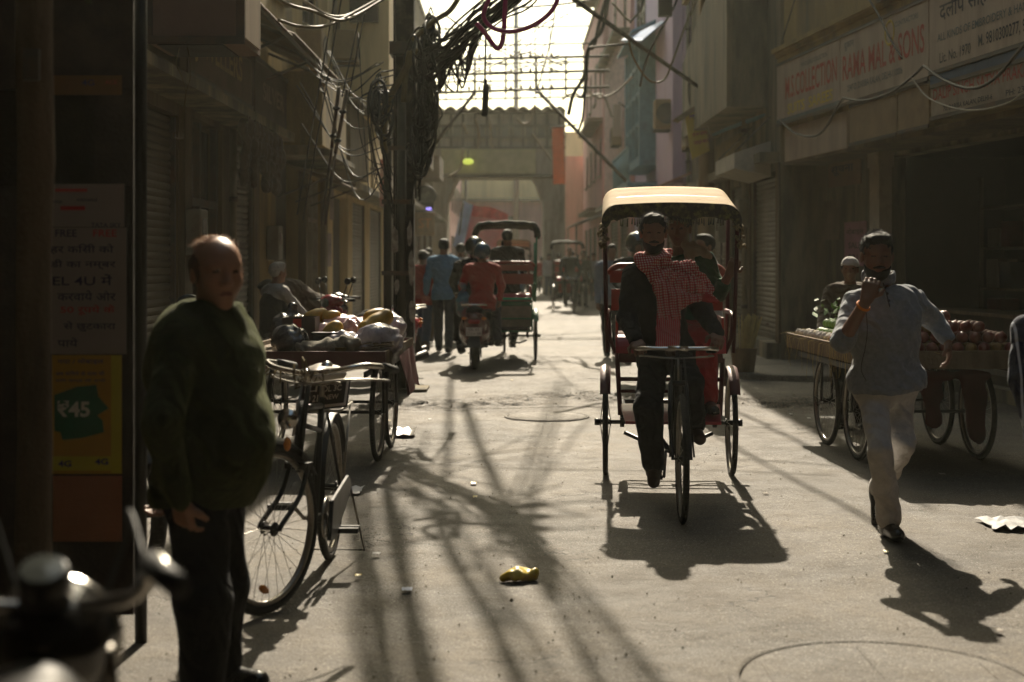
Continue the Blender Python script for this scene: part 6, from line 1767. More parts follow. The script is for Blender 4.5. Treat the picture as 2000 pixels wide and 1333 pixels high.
    b = MB(); pa = .5; py_, pz_ = .165 * math.cos(pa), .165 * math.sin(pa)
    b.tube([BB + Vector((.065, 0, 0)), BB + Vector((.075, py_, -pz_))], .009); b.tube([BB - Vector((.055, 0, 0)), BB + Vector((-.075, -py_, pz_))], .009); b.cyl(BB - Vector((.06, 0, 0)), BB + Vector((.07, 0, 0)), .011); cr_ = b.build('crank', CHRD, T)
    for s, yy, zz in ((1, BB.y + py_, BB.z - pz_), (-1, BB.y - py_, BB.z + pz_)):
        q = MB(); q.b2(s * .085, s * .185, yy - .045, yy - .015, zz - .012, zz + .012); q.b2(s * .085, s * .185, yy + .015, yy + .045, zz - .012, zz + .012); q.cyl((s * .07, yy, zz), (s * .19, yy, zz), .007); q.b2(s * .085, s * .09, yy - .015, yy + .015, zz - .01, zz + .01); q.build('pedal', GRIPM, cr_, split=False)
    b = MB(); b.prism([(.075, -.58, .20), (.075, -.50, .37), (.075, 0, .41), (.075, .06, .36), (.075, .0, .30), (.075, -.45, .18)], (.02, 0, 0)); b.build('chain_guard', BLKM, T, bevel=.004)
    b = MB(); b.tube([(-.09, .05, Rw), (-.15, .14, .012), (.15, .14, .012), (.09, .05, Rw)], .007, 6); b.build('stand', CHRD, T)
    b = MB()
    for x in (-.07, .07, 0): b.cyl((x, -.16, .745), (x, .26, .745), .007, 6)
    b.cyl((-.07, -.16, .745), (.07, -.16, .745), .007, 6); b.cyl((-.07, .26, .745), (.07, .26, .745), .007, 6); b.cyl((-.07, .2, .745), (-.06, 0, Rw), .006, 6); b.cyl((.07, .2, .745), (.06, 0, Rw), .006, 6); b.build('carrier', CHRD, T)
    return T
BK = bicycle('black roadster bicycle with a white saddle parked on its stand beside the bald man', (-.90, 7.05, .0), -.03, steer=-.42)
# enamel plate lying on the carrier with pale lettering
T = thing('number_plate', 'dark plate with shiny white lettering tied behind the bicycle saddle', 'plate', W(630, 770, 6.95))
n_ = Vector((0, -1, .25)).normalized(); ux = Vector((1, .05, .10)).normalized(); uz = n_.cross(ux) * -1
uz = Vector((.10, .30, .95)).normalized()
c = W(590, 800, 6.9); mt = frame_mtx(c, ux, uz)
b = MB(); b.box((.10, .06, -.008), (.24, .14, .008)); o = b.build('plate', mat('plate_dark', (.03, .02, .02), .35, bump=0), T); o.data.transform(mt)
PW = mat('plate_white', (.75, .70, .66), .3, bump=0, spec=.8)
b = MB(); b.b2(-.0, .20, -.002, .012, -.003, 0); b.b2(.20, .212, -.002, .12, -.003, 0); o = b.build('plate_edge', PW, T, split=False); o.data.transform(mt)
for s, x, y, h_, w_ in (('ਟ 口', 0.0, .08, .035, .06), ('DL 3C', .09, .075, .03, .09), ('40 21', .0, .03, .035, .07), ('NEW', .10, .035, .025, .07)):
    o = text_obj('lettering', s.replace('ਟ ', ''), PW, T, mt @ Matrix.Translation((x, y, 0)), h_, w_, ext=.001, bold=.02)
settle(T)

# ---- foreground motorcycle, bottom left: headlamp and bars, the rest of it runs out of the frame
def motorcycle(label, loc, rz, paint, lamp=True, seatz=.78, group=None, bars=.36, plate=None, mirrors=True):
    """forward = -Y, origin under the rear axle"""
    T = thing('motorcycle', label, 'motorcycle', loc, rz, group)
    for y, n in ((0, 24), (-1.24, 24)): wheel(T, (0, y, .29), .29, .038, spokes=n, w=.11, hubr=.05)
    b = MB(); b.tube([(0, -1.02, .80), (0, -.75, .42), (0, -.35, .36), (0, -.2, .55), (0, -.75, .78)], .022); b.tube([(.09, 0, .29), (.09, -.42, .40)], .02); b.tube([(-.09, 0, .29), (-.09, -.42, .40)], .02); b.build('frame', BLKM, T)
    e = SDF().ell((0, -.52, .40), (.11, .16, .13), .04).cap((0, -.62, .42), (0, -.70, .56), .07, .065, .03); sdf_obj(e, .012, 'engine', CHRD, T)
    e = SDF().ell((0, -.70, .80), (.13, .25, .12), .05).cap((0, -.5, .76), (0, -.86, .84), .09, .08, .05); sdf_obj(e, .012, 'tank', paint, T)
    e = SDF().cap((0, -.48, seatz), (0, .12, seatz + .05), .075, .07, .05, ((1, 0, 0), 1.5)); sdf_obj(e, .012, 'seat', mat('seat_black', (.02, .02, .02), .85, bump=.5, spec=.2), T)
    e = SDF().cap((0, -.3, .68), (0, .30, .74), .09, .05, .05, ((1, 0, 0), 1.2)); sdf_obj(e, .012, 'tail_cowl', paint, T)
    e = SDF().ell((0, .36, .74), (.06, .03, .04), .02); sdf_obj(e, .008, 'tail_light', mat('tail_red', (.4, .02, .02), .2), T)
    for s in (-1, 1):
        b = MB(); b.tube([(s * .09, -1.24, .29), (s * .09, -1.04, .80), (s * .085, -1.0, .90)], [.02, .02, .018]); b.build('fork_leg', CHRD, T)
        b = MB(); b.cyl((s * .11, .02, .30), (s * .11, -.12, .66), .025, 10); b.build('shock', BLKM, T)
    b = MB(); b.tube(catm([(-bars, -.82, 1.04), (-bars * .8, -.92, 1.06), (-.12, -.99, .98), (.12, -.99, .98), (bars * .8, -.92, 1.06), (bars, -.82, 1.04)], 6), .0125, 10); hb = b.build('handlebar', CHR, T)
    for s in (-1, 1):
        MB().cyl((s * (bars + .01), -.805, 1.037), (s * bars * .8, -.90, 1.056), .019, 10).build('grip', GRIPM, hb)
        MB().tube([(s * bars * .72, -.96, 1.05), (s * (bars - .02), -.90, 1.03)], [.009, .006], 6).build('lever', CHR, hb)
        if not mirrors: continue
        b = MB(); b.cyl((s * bars * .66, -.95, 1.05), (s * (bars * .66 + .05), -.93, 1.22), .006, 6); mr = b.build('mirror', BLKM, T)
        MB().sph((s * (bars * .66 + .06), -.93, 1.26), .058, 14, 8, (1.1, .25, .75)).build('mirror_housing', BLKM, mr)
    for s in (-1, 1): MB().tube(catm([(s * bars * .74, -.955, 1.045), (s * bars * .55, -1.10, 1.10), (s * .10, -1.16, 1.04), (s * .04, -1.10, .86)], 6), .0045, 6).build('brake_cable', GRIPM, hb)
    b = MB(); b.lathe((0, -.985, .985), [(.001, .06), (.036, .06), (.042, .05), (.042, 0), (.001, 0)], 22, ax=(0, .5, 1)); sp_ = b.build('speedometer', BLKM, T); MB().lathe((0, -.955, 1.041), [(.001, .003), (.034, .001)], 22, ax=(0, .5, 1)).build('dial_glass', GLS, sp_)
    b = MB(); b.lathe((0, -1.05, .90), [(.001, -.12), (.05, -.115), (.09, -.07), (.10, 0), (.105, .01)], 28, ax=(0, -1, 0)); hl = b.build('headlamp', mat('gloss_black', (.012, .012, .012), .12, var=.1, bump=0, coat=.6, spec=.6), T)
    MB().lathe((0, -1.05, .90), [(.104, .005), (.11, .012), (.104, .02)], 28, ax=(0, -1, 0)).build('rim', CHR, hl); MB().lathe((0, -1.05, .90), [(.103, .008), (.07, .025), (.001, .032)], 28, ax=(0, -1, 0)).build('lens', GLS, hl)
    for y, a0, a1 in ((-1.24, 30, 130), (0, 40, 170)):
        q = MB(); vs = []; n = 16
        for i in range(n + 1):
            a = math.radians(a0 + (a1 - a0) * i / n); rr_ = .325
            for dx, dr in ((-.055, -.02), (0, .004), (.055, -.02)): vs.append((dx, y + math.cos(a) * (rr_ + dr) , .29 + math.sin(a) * (rr_ + dr)))
        vs += [(x, y + (yy - y) * .98, .29 + (z - .29) * .98) for x, yy, z in vs]; k = 3 * (n + 1)
        fs = [(3 * i + j, 3 * i + 3 + j, 3 * i + 4 + j, 3 * i + 1 + j) for i in range(n) for j in (0, 1)] + [(k + 3 * i + j, k + 3 * i + 1 + j, k + 3 * i + 4 + j, k + 3 * i + 3 + j) for i in range(n) for j in (0, 1)]
        q.add(vs, fs, True).build('mudguard', paint, T)
    b = MB(); b.tube([(.13, -.55, .38), (.15, -.4, .27), (.16, .25, .33)], [.02, .025, .04], 12); b.build('exhaust', CHRD, T)
    if plate:
        b = MB(); b.box((0, .40, .52), (.20, .012, .11)); pl = b.build('plate', mat('plate_paint', (.6, .6, .58), .5, bump=0), T)
    return T
# ---- step-through scooter
def scooter(label, loc, rz, paint, plate=None, group=None, rack=False):
    T = thing('scooter', label, 'scooter', loc, rz, group)
    for y in (0, -1.2): wheel(T, (0, y, .22), .22, .045, spokes=8, w=.12, hubr=.09, rimm=BLKM)
    e = SDF().cap((0, -.42, .58), (0, .22, .66), .17, .13, .08, ((1, 0, 0), 1.15)).ell((0, -.02, .50), (.21, .36, .20), .08).cap((0, .10, .60), (0, .36, .70), .13, .06, .06, ((1, 0, 0), 1.4))
    e.cut((0, 0, .30), (0, 0, -1)); sdf_obj(e, .014, 'rear_body', paint, T)
    e = SDF().cap((-.14, -.95, .34), (.14, -.95, .34), .05, .05, .05).cap((-.16, -1.0, .6), (.16, -1.0, .6), .05, .05, .15).cap((-.10, -.98, .86), (.10, -.98, .86), .05, .05, .15).cap((0, -1.0, .4), (0, -.98, .88), .09, .07, .08, ((1, 0, 0), 1.9))
    sdf_obj(e, .014, 'front_shield', paint, T)
    b = MB(); b.b2(-.17, .17, -.95, -.38, .27, .32); b.build('floorboard', mat('rubber_mat', (.03, .03, .03), .8), T, bevel=.01)
    e = SDF().cap((0, -.45, .77), (0, .18, .80), .07, .06, .05, ((1, 0, 0), 1.9)); sdf_obj(e, .012, 'seat', mat('seat_black', (.02, .02, .02), .85, bump=.5, spec=.2), T)
    e = SDF().cap((-.12, -.96, .98), (.12, -.96, .98), .055, .055, .05).ell((0, -1.0, .97), (.10, .09, .09), .05); sdf_obj(e, .012, 'handlebar_cowl', paint, T)
    b = MB(); b.sph((0, -1.075, .965), .06, 16, 8, (1.2, .45, .9)); b.build('headlamp', GLS, T)
    for s in (-1, 1):
        hb = MB().cyl((s * .12, -.95, 1.0), (s * .32, -.90, 1.0), .019, 10).build('grip', GRIPM, T)
        MB().tube([(s * .15, -1.0, .99), (s * .29, -.97, .985)], .007, 6).build('lever', CHR, hb)
        b = MB(); b.cyl((s * .17, -.96, 1.0), (s * .24, -.95, 1.17), .006, 6); mr = b.build('mirror', BLKM, T)
        MB().sph((s * .25, -.95, 1.21), .05, 12, 8, (1.15, .3, .8)).build('mirror_housing', BLKM, mr)
        MB().sph((s * .13, .34, .70), .035, 10, 6, (1, .6, .6)).build('indicator', AMB, T)
    e = SDF().cap((-.05, .40, .66), (.05, .40, .66), .03, .03, .02); sdf_obj(e, .008, 'tail_light', mat('tail_red', (.4, .02, .02), .2), T)
    b = MB(); b.prism([(-.06, .34, .55), (.06, .34, .55), (.09, .42, .32), (-.09, .42, .32)], (0, .02, 0)); b.build('mud_flap', BLKM, T)
    b = MB(); b.tube([(-.17, .06, .86), (-.16, .40, .88), (.16, .40, .88), (.17, .06, .86)], .012, 8); b.build('grab_rail', CHR, T)
    b = MB(); b.tube([(.15, -.1, .25), (.18, .1, .26), (.18, .38, .32)], [.03, .05, .05], 12); b.build('exhaust', BLKM, T)
    if plate:
        pl = MB().box((0, .445, .53), (.21, .01, .11)).build('plate', mat('plate_paint', (.6, .6, .58), .5, bump=0), T)
        text_obj('lettering', plate[0], BLKP, pl, frame_mtx((.07, .452, .54), (-1, 0, 0), (0, 0, 1)), .033, .14, ext=0)
        text_obj('lettering', plate[1], BLKP, pl, frame_mtx((.09, .452, .49), (-1, 0, 0), (0, 0, 1)), .033, .18, ext=0)
    return T
FM = motorcycle('blurred black motorcycle with a glossy headlamp parked closest, bottom left', (-.585, 1.26, -.04), math.pi + .15, BLKM, bars=.21, mirrors=False)
DRED = mat('scooter_maroon', (.09, .018, .020), .25, var=.2, coat=.5, dirt=(.06, .05, .04), damt=.25)
S1 = scooter('dark maroon scooter with number plate ridden away by two people', (-.50, 19.1, 0), math.pi, DRED, plate=('DL 5S', 'CU 6184'))
SRED = mat('scooter_red', (.30, .02, .03), .25, var=.2, coat=.5); SBLK = mat('scooter_black', (.015, .015, .017), .2, var=.2, coat=.6)
M1 = scooter('parked black scooter with a pale visor beyond the handcart', (-1.48, 17.9, .02), -.70, SBLK)
M2 = scooter('parked red scooter with black handlebars beyond the handcart', (-1.42, 16.95, .02), -.72, SRED)
M3 = motorcycle('motorcycle with a rider waiting behind the left wheel of the cream-hooded rickshaw', (1.72, 17.6, 0), .15, BLKM)
M4 = motorcycle('dusty scooter-like motorcycle parked by the right kerb in the distance', (2.2, 30, 0), .3, BLKM)
M5 = motorcycle('dark motorcycle standing in the shadow between bald man and kiosk', (-2.35, 7.9, 0), .5, BLKM)

# ---- four-wheeled vendor's handcart
def cart(label, loc, rz, Wd=1.15, L=1.75, z=.80, rail=MARO, wx=None, wy=.38, deckm=WOOD, rim=.10):
    T = thing('handcart', label, 'handcart', loc, rz)
    wx = wx or Wd / 2 - .10
    b = MB(); n = 9
    for i in range(n): b.b2(-Wd / 2 + i * Wd / n + .0008, -Wd / 2 + (i + 1) * Wd / n - .0008, -L / 2, L / 2, z - .025, z - .002 * (i % 2))
    b.b2(-Wd / 2, Wd / 2, -L / 2 + .1, -L / 2 + .16, z - .07, z - .0255); b.b2(-Wd / 2, Wd / 2, L / 2 - .16, L / 2 - .1, z - .07, z - .0255); b.b2(-Wd / 2, Wd / 2, -.03, .03, z - .07, z - .0255)
    b.build('deck', deckm, T)
    for (x0, x1, y0, y1, m_) in ((-Wd / 2 - .022, Wd / 2 + .022, -L / 2 - .024, -L / 2 - .001, rail), (-Wd / 2 - .022, Wd / 2 + .022, L / 2 + .001, L / 2 + .024, rail), (-Wd / 2 - .022, -Wd / 2 - .001, -L / 2, L / 2, WOOD), (Wd / 2 + .001, Wd / 2 + .022, -L / 2, L / 2, WOOD)):
        MB().b2(x0, x1, y0, y1, z - .09, z + rim * .35).build('side_board', m_, T, bevel=.004)
    for s in (-1, 1):
        for y in (-wy, wy): wheel(T, (s * wx, y, .355), .355, .019, spokes=32)
        b = MB(); b.b2(s * wx - .05, s * wx - .035, -L / 2 + .1, L / 2 - .1, z - .16, z - .12)
        for y in (-wy, wy): b.tube([(s * wx - .04 * 1, y - .02, z - .12), (s * wx - .042, y, .355)], .012, 6); b.tube([(s * wx + .042, y - .02, z - .075), (s * wx + .042, y, .355)], .012, 6)
        b.build('undercarriage', BLKM, T, split=False)
    for y in (-wy, wy): MB().cyl((-wx, y, .355), (wx, y, .355), .012).build('axle', BLKM, T)
    return T
C1 = cart('wooden vendor handcart with maroon edges heaped with plastic bags and papayas', (-1.42, 10.86, 0), -.04, Wd=1.10, L=1.75, z=.80)
C2 = cart('wooden fruit handcart strewn with straw on the right beside the walking man', (2.98, 10.95, 0), .05, Wd=1.10, L=2.45, z=.82, rail=WOOD, wy=.42)
# ------------------------------------------------------------------ people
D_ = cloth('jacket_black', (.009, .009, .010), .85, sheen=0)
OLV = cloth('sweater_olive', (.014, .018, .006), .95, bump=.7, bscale=320, sheen=.34, wave=('DIAGONAL', 4, .9, 8))
OLV.node_tree.nodes['Principled BSDF'].inputs['Sheen Tint'].default_value = (.55, .6, .25, 1)
DKT = cloth('trousers_dark', (.008, .008, .010), .9, sheen=0)
NAVY = cloth('trousers_navy', (.018, .022, .04), .85)
JEAN = cloth('denim', (.05, .07, .12), .9)
GREY = mat('sweater_grey', (.22, .235, .26), .95, var=.16, scale=40, bump=.45, bscale=190, sheen=.3, spec=.2, wave=('DIAGONAL', 5, .8, 9))
CREM = cloth('trousers_cream', (.52, .50, .48), .9)
SKY_ = cloth('shirt_blue', (.12, .25, .40), .85)
REDJ = cloth('jacket_red', (.30, .018, .012), .8)
REDC = cloth('cloth_red', (.35, .03, .03), .85)
GRNJ = cloth('jumper_green', (.03, .09, .05), .9)
WHT = cloth('shirt_white', (.48, .45, .42), .9)
BEI = cloth('shawl_beige', (.36, .30, .22), .9)
BRN = cloth('coat_brown', (.09, .065, .045), .9)
GRT = cloth('shirt_grey_blue', (.22, .26, .32), .9)
HLB = mat('helmet_blue', (.02, .06, .10), .12, var=.1, bump=0, coat=.6, spec=.6)
HLK = mat('helmet_black', (.012, .018, .016), .12, var=.1, bump=0, coat=.6, spec=.6)
def striped(name, a, b_, sc_, ax='X', th=.6):
    m = cloth(name, a); nt = m.node_tree; N = nt.nodes; L = nt.links; p = N['Principled BSDF']
    tc = N.new('ShaderNodeTexCoord'); wv = N.new('ShaderNodeTexWave'); wv.bands_direction = ax; wv.inputs['Scale'].default_value = sc_; wv.inputs['Distortion'].default_value = .25
    L.new(tc.outputs['Object'], wv.inputs[0]); r = N.new('ShaderNodeValToRGB'); r.color_ramp.elements[0].position = th; r.color_ramp.elements[1].position = th + .08
    r.color_ramp.elements[0].color = (*a, 1); r.color_ramp.elements[1].color = (*b_, 1); L.new(wv.outputs[0], r.inputs[0]); L.new(r.outputs[0], p.inputs['Base Color']); return m
STRP = striped('shirt_striped', (.42, .40, .36), (.06, .06, .07), 8)
TRK = striped('tracksuit_navy', (.012, .016, .04), (.5, .52, .6), 5.2, 'X', .90)

def gingham(name):
    m = cloth(name, (.5, .05, .05)); nt = m.node_tree; N = nt.nodes; L = nt.links; p = N['Principled BSDF']
    tc = N.new('ShaderNodeTexCoord')
    def stripes(vec):
        d = N.new('ShaderNodeVectorMath'); d.operation = 'DOT_PRODUCT'; L.new(tc.outputs['Object'], d.inputs[0]); d.inputs[1].default_value = vec
        f = N.new('ShaderNodeMath'); f.operation = 'FRACT'; L.new(d.outputs['Value'], f.inputs[0])
        g_ = N.new('ShaderNodeMath'); g_.operation = 'GREATER_THAN'; g_.inputs[1].default_value = .5; L.new(f.outputs[0], g_.inputs[0]); return g_.outputs[0]
    a = stripes((62, 12, 6)); b = stripes((-6, 12, 62))
    ad = N.new('ShaderNodeMath'); ad.operation = 'ADD'; L.new(a, ad.inputs[0]); L.new(b, ad.inputs[1])
    md = N.new('ShaderNodeMath'); md.operation = 'MULTIPLY'; md.inputs[1].default_value = .5; L.new(ad.outputs[0], md.inputs[0])
    r = N.new('ShaderNodeValToRGB'); r.color_ramp.interpolation = 'CONSTANT'
    r.color_ramp.elements[0].color = (.62, .50, .46, 1); r.color_ramp.elements[1].position = .75; r.color_ramp.elements[1].color = (.40, .02, .025, 1)
    e = r.color_ramp.elements.new(.3); e.color = (.46, .11, .10, 1)
    L.new(md.outputs[0], r.inputs[0]); L.new(r.outputs[0], p.inputs['Base Color']); return m
GING = gingham('scarf_gingham')
FRNG = striped('scarf_end', (.50, .05, .05), (.55, .35, .32), 26, 'X', .8)

V = lambda x, y, Y: W(x, y, Y)
def nrm(*a): return Vector(a).normalized()

# 1 the bald man, foreground left
def wisps(T, P, s, J):
    o = SDF(); nk = np.array(V(420, 622, 4.80))
    for a0 in range(0, 360, 30):
        a, b_ = math.radians(a0), math.radians(a0 + 30); f_ = lambda t: nk + np.array([.082 * math.cos(t), .075 * math.sin(t), -.028 * math.cos(t) + .012 * math.sin(t)])
        o.cap(f_(a), f_(b_), .011, .011, .008, ((0, 0, 1), 2.0))
    sdf_obj(o, .006, 'shirt_collar', WHT, T)
    b = MB(); q = random.Random(2)
    for i in range(520):
        a = q.uniform(-.06, .06); c_ = q.uniform(-.07, .02)
        p0 = P(a, c_, .105 - (a * a) * 6 - c_ * c_ * 4); d = P(q.gauss(0, .012), -.022 + q.gauss(0, .01), .016) - P(0, 0, 0)
        p1 = p0 + d * q.uniform(.5, 1.0); b.tube([p0 - d * .2, (p0 + p1) / 2 + np.array([0, 0, .004]), p1], [.0008, .0007, .0003], 3)
    b.build('hair', mat('hair_wisps', (.30, .15, .06), .5, bump=0), T, split=False)
J = dict(hip=V(397, 945, 4.82), chest=V(392, 715, 4.82), neck=V(416, 612, 4.80), head=V(424, 532, 4.78), f=nrm(.80, -.6, 0), lat=nrm(.6, .80, 0), hf=nrm(.52, -.85, -.05), s=1.06,
         shA=V(350, 674, 4.66), shB=V(444, 664, 4.98), elA=V(316, 818, 4.52), wrA=V(350, 972, 4.60), elB=V(415, 815, 5.10), wrB=V(345, 940, 5.04),
         hpA=V(385, 985, 4.76), knA=V(395, 1170, 4.68), anA=V(398, 1345, 4.72), hpB=V(420, 985, 4.92), knB=V(430, 1150, 4.98), anB=V(428, 1305, 5.02),
         toeA=nrm(.6, -.8, 0), toeB=nrm(.92, -.35, 0))
P1 = person('bald stout man in an olive sweater standing with his back to the shutters', J, OLV, DKT, skin=SKIN_PALE, hair='bald', hairm=HAIR_BROWN, h=.0075, belly=.80, girth=.97,
            baggy=1.1, topname='sweater', wr=(.0075, 26, 1.0), hem=-.045, legw=1.05, curl=(.55, .5), shoe=SHOE, extra=wisps)

# 2 the rickshaw driver
def scarf(T, P, s, J):
    o = SDF()
    nk = V(1277, 500, 8.78)
    for a0 in range(0, 360, 30):       # roll round the neck
        a, b = math.radians(a0), math.radians(a0 + 30)
        f_ = lambda t: np.array(nk) + np.array([.088 * math.cos(t), .075 * math.sin(t) - .01, .0 + .020 * math.cos(t) + (-.030 if math.sin(t) < 0 else .015) * abs(math.sin(t))])
        o.cap(f_(a), f_(b), .030, .030, .015)
    D = lambda x, y, Y: np.array(V(x, y, Y))
    for (p, q, ra, rb, Y) in (((1262, 520), (1300, 560), .030, .05, 8.68), ((1250, 505), (1285, 545), .035, .04, 8.68), ((1300, 525), (1345, 528), .045, .055, 8.72), ((1300, 545), (1358, 560), .06, .055, 8.66), ((1290, 560), (1330, 590), .05, .05, 8.63),
                               ((1345, 525), (1385, 565), .045, .035, 8.72), ((1358, 560), (1398, 588), .035, .018, 8.68), ((1310, 580), (1365, 583), .045, .025, 8.62)):
        o.cap(D(p[0], p[1], Y), D(q[0], q[1], Y), ra, rb, .03, ((0, 1, 0), .55))
    for k in range(3):                 # wide hanging length
        x = 1291 + 15 * k; o.cap(D(x + 2, 560, 8.64), D(x, 618 , 8.60), .030, .030, .025, ((0, 1, 0), .5))
    so = sdf_obj(o, .0065, 'scarf', GING, T, wr=(.004, 40, 2))
    n_ = len(so.data.vertices); c_ = np.empty(n_ * 3, np.float32); so.data.vertices.foreach_get('co', c_); c_ = c_.reshape(-1, 3); pv = np.array(V(1338, 522, 8.7))
    dx, dz = c_[:, 0] - pv[0], c_[:, 2] - pv[2]; r_ = np.sqrt(dx * dx + dz * dz); th = np.arctan2(dz, dx)
    fold = np.sin(15 * th + 5 * np.sin(r_ * 18)) * np.clip(r_ / .10, 0, 1); low_ = np.clip((1.36 - c_[:, 2]) / .04, 0, 1); fold = fold * (1 - low_) + np.sin(c_[:, 0] * 150 + 14 * c_[:, 2]) * low_ * .8
    c_[:, 1] += (.013 * fold).astype(np.float32); c_[:, 2] += (.006 * np.cos(15 * th) * (1 - low_)).astype(np.float32); so.data.vertices.foreach_set('co', c_.ravel()); so.data.update()
    o = SDF()
    for k in range(3): x = 1291 + 15 * k; o.cap(D(x, 622, 8.60), D(x - 1, 672, 8.52), .028, .027, .02, ((0, 1, 0), .4))
    sdf_obj(o, .0065, 'scarf_end', FRNG, so, wr=(.003, 60, 1))
    o = SDF(); o.cap(D(1378, 578, 8.66), D(1406, 590, 8.64), .022, .006, .015, ((0, 1, 0), .5)).cap(D(1372, 586, 8.66), D(1400, 592, 8.64), .012, .008, .01, ((0, 1, 0), .6)); sdf_obj(o, .006, 'scarf_end', REDC, so)
J = dict(hip=V(1300, 688, 9.02), chest=V(1285, 590, 8.88), neck=V(1277, 515, 8.82), head=V(1276, 455, 8.80), f=nrm(-.05, -1, 0), lat=nrm(1, -.05, 0), hf=nrm(-.04, -1, -.10), s=1.0,
         shA=V(1238, 540, 8.86), shB=V(1330, 538, 8.86), elA=V(1226, 622, 8.82), wrA=V(1242, 664, 8.56), elB=V(1372, 605, 8.80), wrB=V(1400, 652, 8.56),
         hpA=V(1278, 700, 9.0), knA=V(1266, 800, 8.62), anA=V(1277, 912, 8.80), hpB=V(1324, 700, 9.0), knB=V(1346, 748, 8.52), anB=V(1356, 832, 8.80),
         toeA=nrm(-.1, -.95, -.25), toeB=nrm(.1, -.95, -.2))
P2 = person('rickshaw driver in a black jacket and red gingham scarf pedalling', J, D_, DKT, h=.0065, beard=True, topname='jacket', wr=(.0045, 40, 2), baggy=1.15, legw=1.02, shoe=SHOE_BROWN,
            curl=(.75, .75), palm=dict(A=(.3, .2, -1), B=(-.3, .2, -1)), hdir=dict(A=(.1, -.8, -.35), B=(-.05, -.8, -.35)), extra=scarf)

# 3 the passenger gripping the post
def shawl(T, P, s, J):
    o = SDF(); D = lambda x, y, Y: np.array(V(x, y, Y))
    for a in (((1340, 480, 9.62), (1356, 492, 9.55), .030, .035), ((1352, 478, 9.6), (1378, 494, 9.56), .026, .032), ((1358, 488, 9.55), (1385, 500, 9.55), .022, .026), ((1345, 495, 9.56), (1352, 520, 9.54), .03, .03)): o.cap(D(*a[0]), D(*a[1]), a[2], a[3], .012)
    sdf_obj(o, .007, 'shawl', BEI, T, wr=(.005, 60, 3))
J = dict(hip=V(1348, 640, 9.72), chest=V(1338, 560, 9.76), neck=V(1330, 500, 9.74), head=V(1326, 447, 9.70), f=nrm(.0, -1, 0), lat=nrm(1, 0, 0), hf=nrm(-.3, -1, -.1), s=1.0,
         shA=V(1296, 520, 9.74), shB=V(1376, 508, 9.70), elA=V(1300, 600, 9.68), wrA=V(1330, 640, 9.5), elB=V(1404, 572, 9.60), wrB=V(1424, 538, 9.46),
         hpA=V(1336, 650, 9.62), knA=V(1345, 668, 9.24), anA=V(1362, 790, 9.20), hpB=V(1366, 650, 9.62), knB=V(1376, 664, 9.24), anB=V(1383, 785, 9.20),
         toeA=nrm(0, -1, -.1), toeB=nrm(.1, -1, -.1))
P3 = person('passenger in a green jumper and red trousers gripping the rickshaw post', J, GRNJ, REDC, h=.0075, topname='jumper', wr=(.004, 40, 5), baggy=1.05, sleeve=dict(A=1.0, B=.45), curl=(.5, .85),
            palm=dict(B=(.3, .55, .6)), hdir=dict(B=(.40, -.2, .9)), extra=shawl, collar=False)

# 4 the walking man
def acc(T, P, s, J):
    w = Vector(J['wrA']); d = (Vector(J['elA']) - w).normalized(); b = MB().torus(w + d * .035, d, .034, .0055, 24, 6, sq=1.4); b.build('bracelet', mat('thread_orange', (.75, .22, .02), .6), T)
    w = Vector(J['wrB']); d = (Vector(J['elB']) - w).normalized(); b = MB().torus(w + d * .02, d, .036, .006, 24, 6, sq=1.6); b.build('watch', CHR, T)
    b = MB(); [b.sph(V(x, y, 7.46), .0075, 8, 6, (1, .5, 1)) for x, y in ((1729, 562), (1733, 574), (1736, 588))]; b.build('button', CABK, T, split=True)
    b = MB(); b.tube(catm([V(1686, 556, 7.48), V(1688, 575, 7.46), V(1694, 640, 7.44), V(1690, 680, 7.44), V(1682, 720, 7.45), V(1692, 745, 7.45)], 6), .002, 5); b.build('earphone_cord', CABK, T)
    o = SDF(); nk = np.array(V(1716, 548, 7.62))
    for a0 in range(0, 360, 30):
        a, b_ = math.radians(a0), math.radians(a0 + 30); f_ = lambda t: nk + np.array([.080 * math.cos(t), .072 * math.sin(t), .012 * math.sin(t) + .005 + .012 * abs(math.cos(t))])
        o.cap(f_(a) + (0, 0, .004), f_(b_) + (0, 0, .004), .012, .012, .008, ((0, 0, 1), 2.4))
    sdf_obj(o, .006, 'collar', GREY, T)
    b = MB(); b.tube([V(1725, 553, 7.47), V(1733, 580, 7.45), V(1738, 600, 7.45)], .003, 5); b.build('placket', CABK, T)
J = dict(hip=V(1731, 748, 7.62), chest=V(1724, 640, 7.60), neck=V(1716, 562, 7.62), head=V(1713, 500, 7.56), f=nrm(.0, -1, 0), lat=nrm(1, .03, 0), hf=nrm(-.10, -1, -.12), s=1.03,
         shA=V(1669, 597, 7.62), shB=V(1783, 590, 7.66), elA=V(1645, 668, 7.42), wrA=V(1692, 588, 7.26), elB=V(1826, 626, 7.72), wrB=V(1850, 664, 7.66),
         hpA=V(1706, 768, 7.60), knA=V(1718, 880, 7.42), anA=V(1737, 1022, 7.56), hpB=V(1756, 768, 7.66), knB=V(1762, 868, 7.56), anB=V(1716, 955, 7.96),
         toeA=nrm(0, -1, -.02), toeB=nrm(-.1, -.35, -.9))
P4 = person('bearded man in a grey sweater and cream trousers walking with a hand at his chin', J, GREY, CREM, h=.0065, beard=True, topname='sweater', wr=(.0065, 38, 3), baggy=1.0, sleeve=dict(A=.12, B=.9), legw=.82, girth=1.12,
            curl=(.8, .45), palm=dict(A=(.35, .9, .1), B=(-.7, .1, -.5)), hdir=dict(A=(.30, .02, 1.0), B=(.1, -.1, -1)), extra=acc, collar=False, hem=-.055)

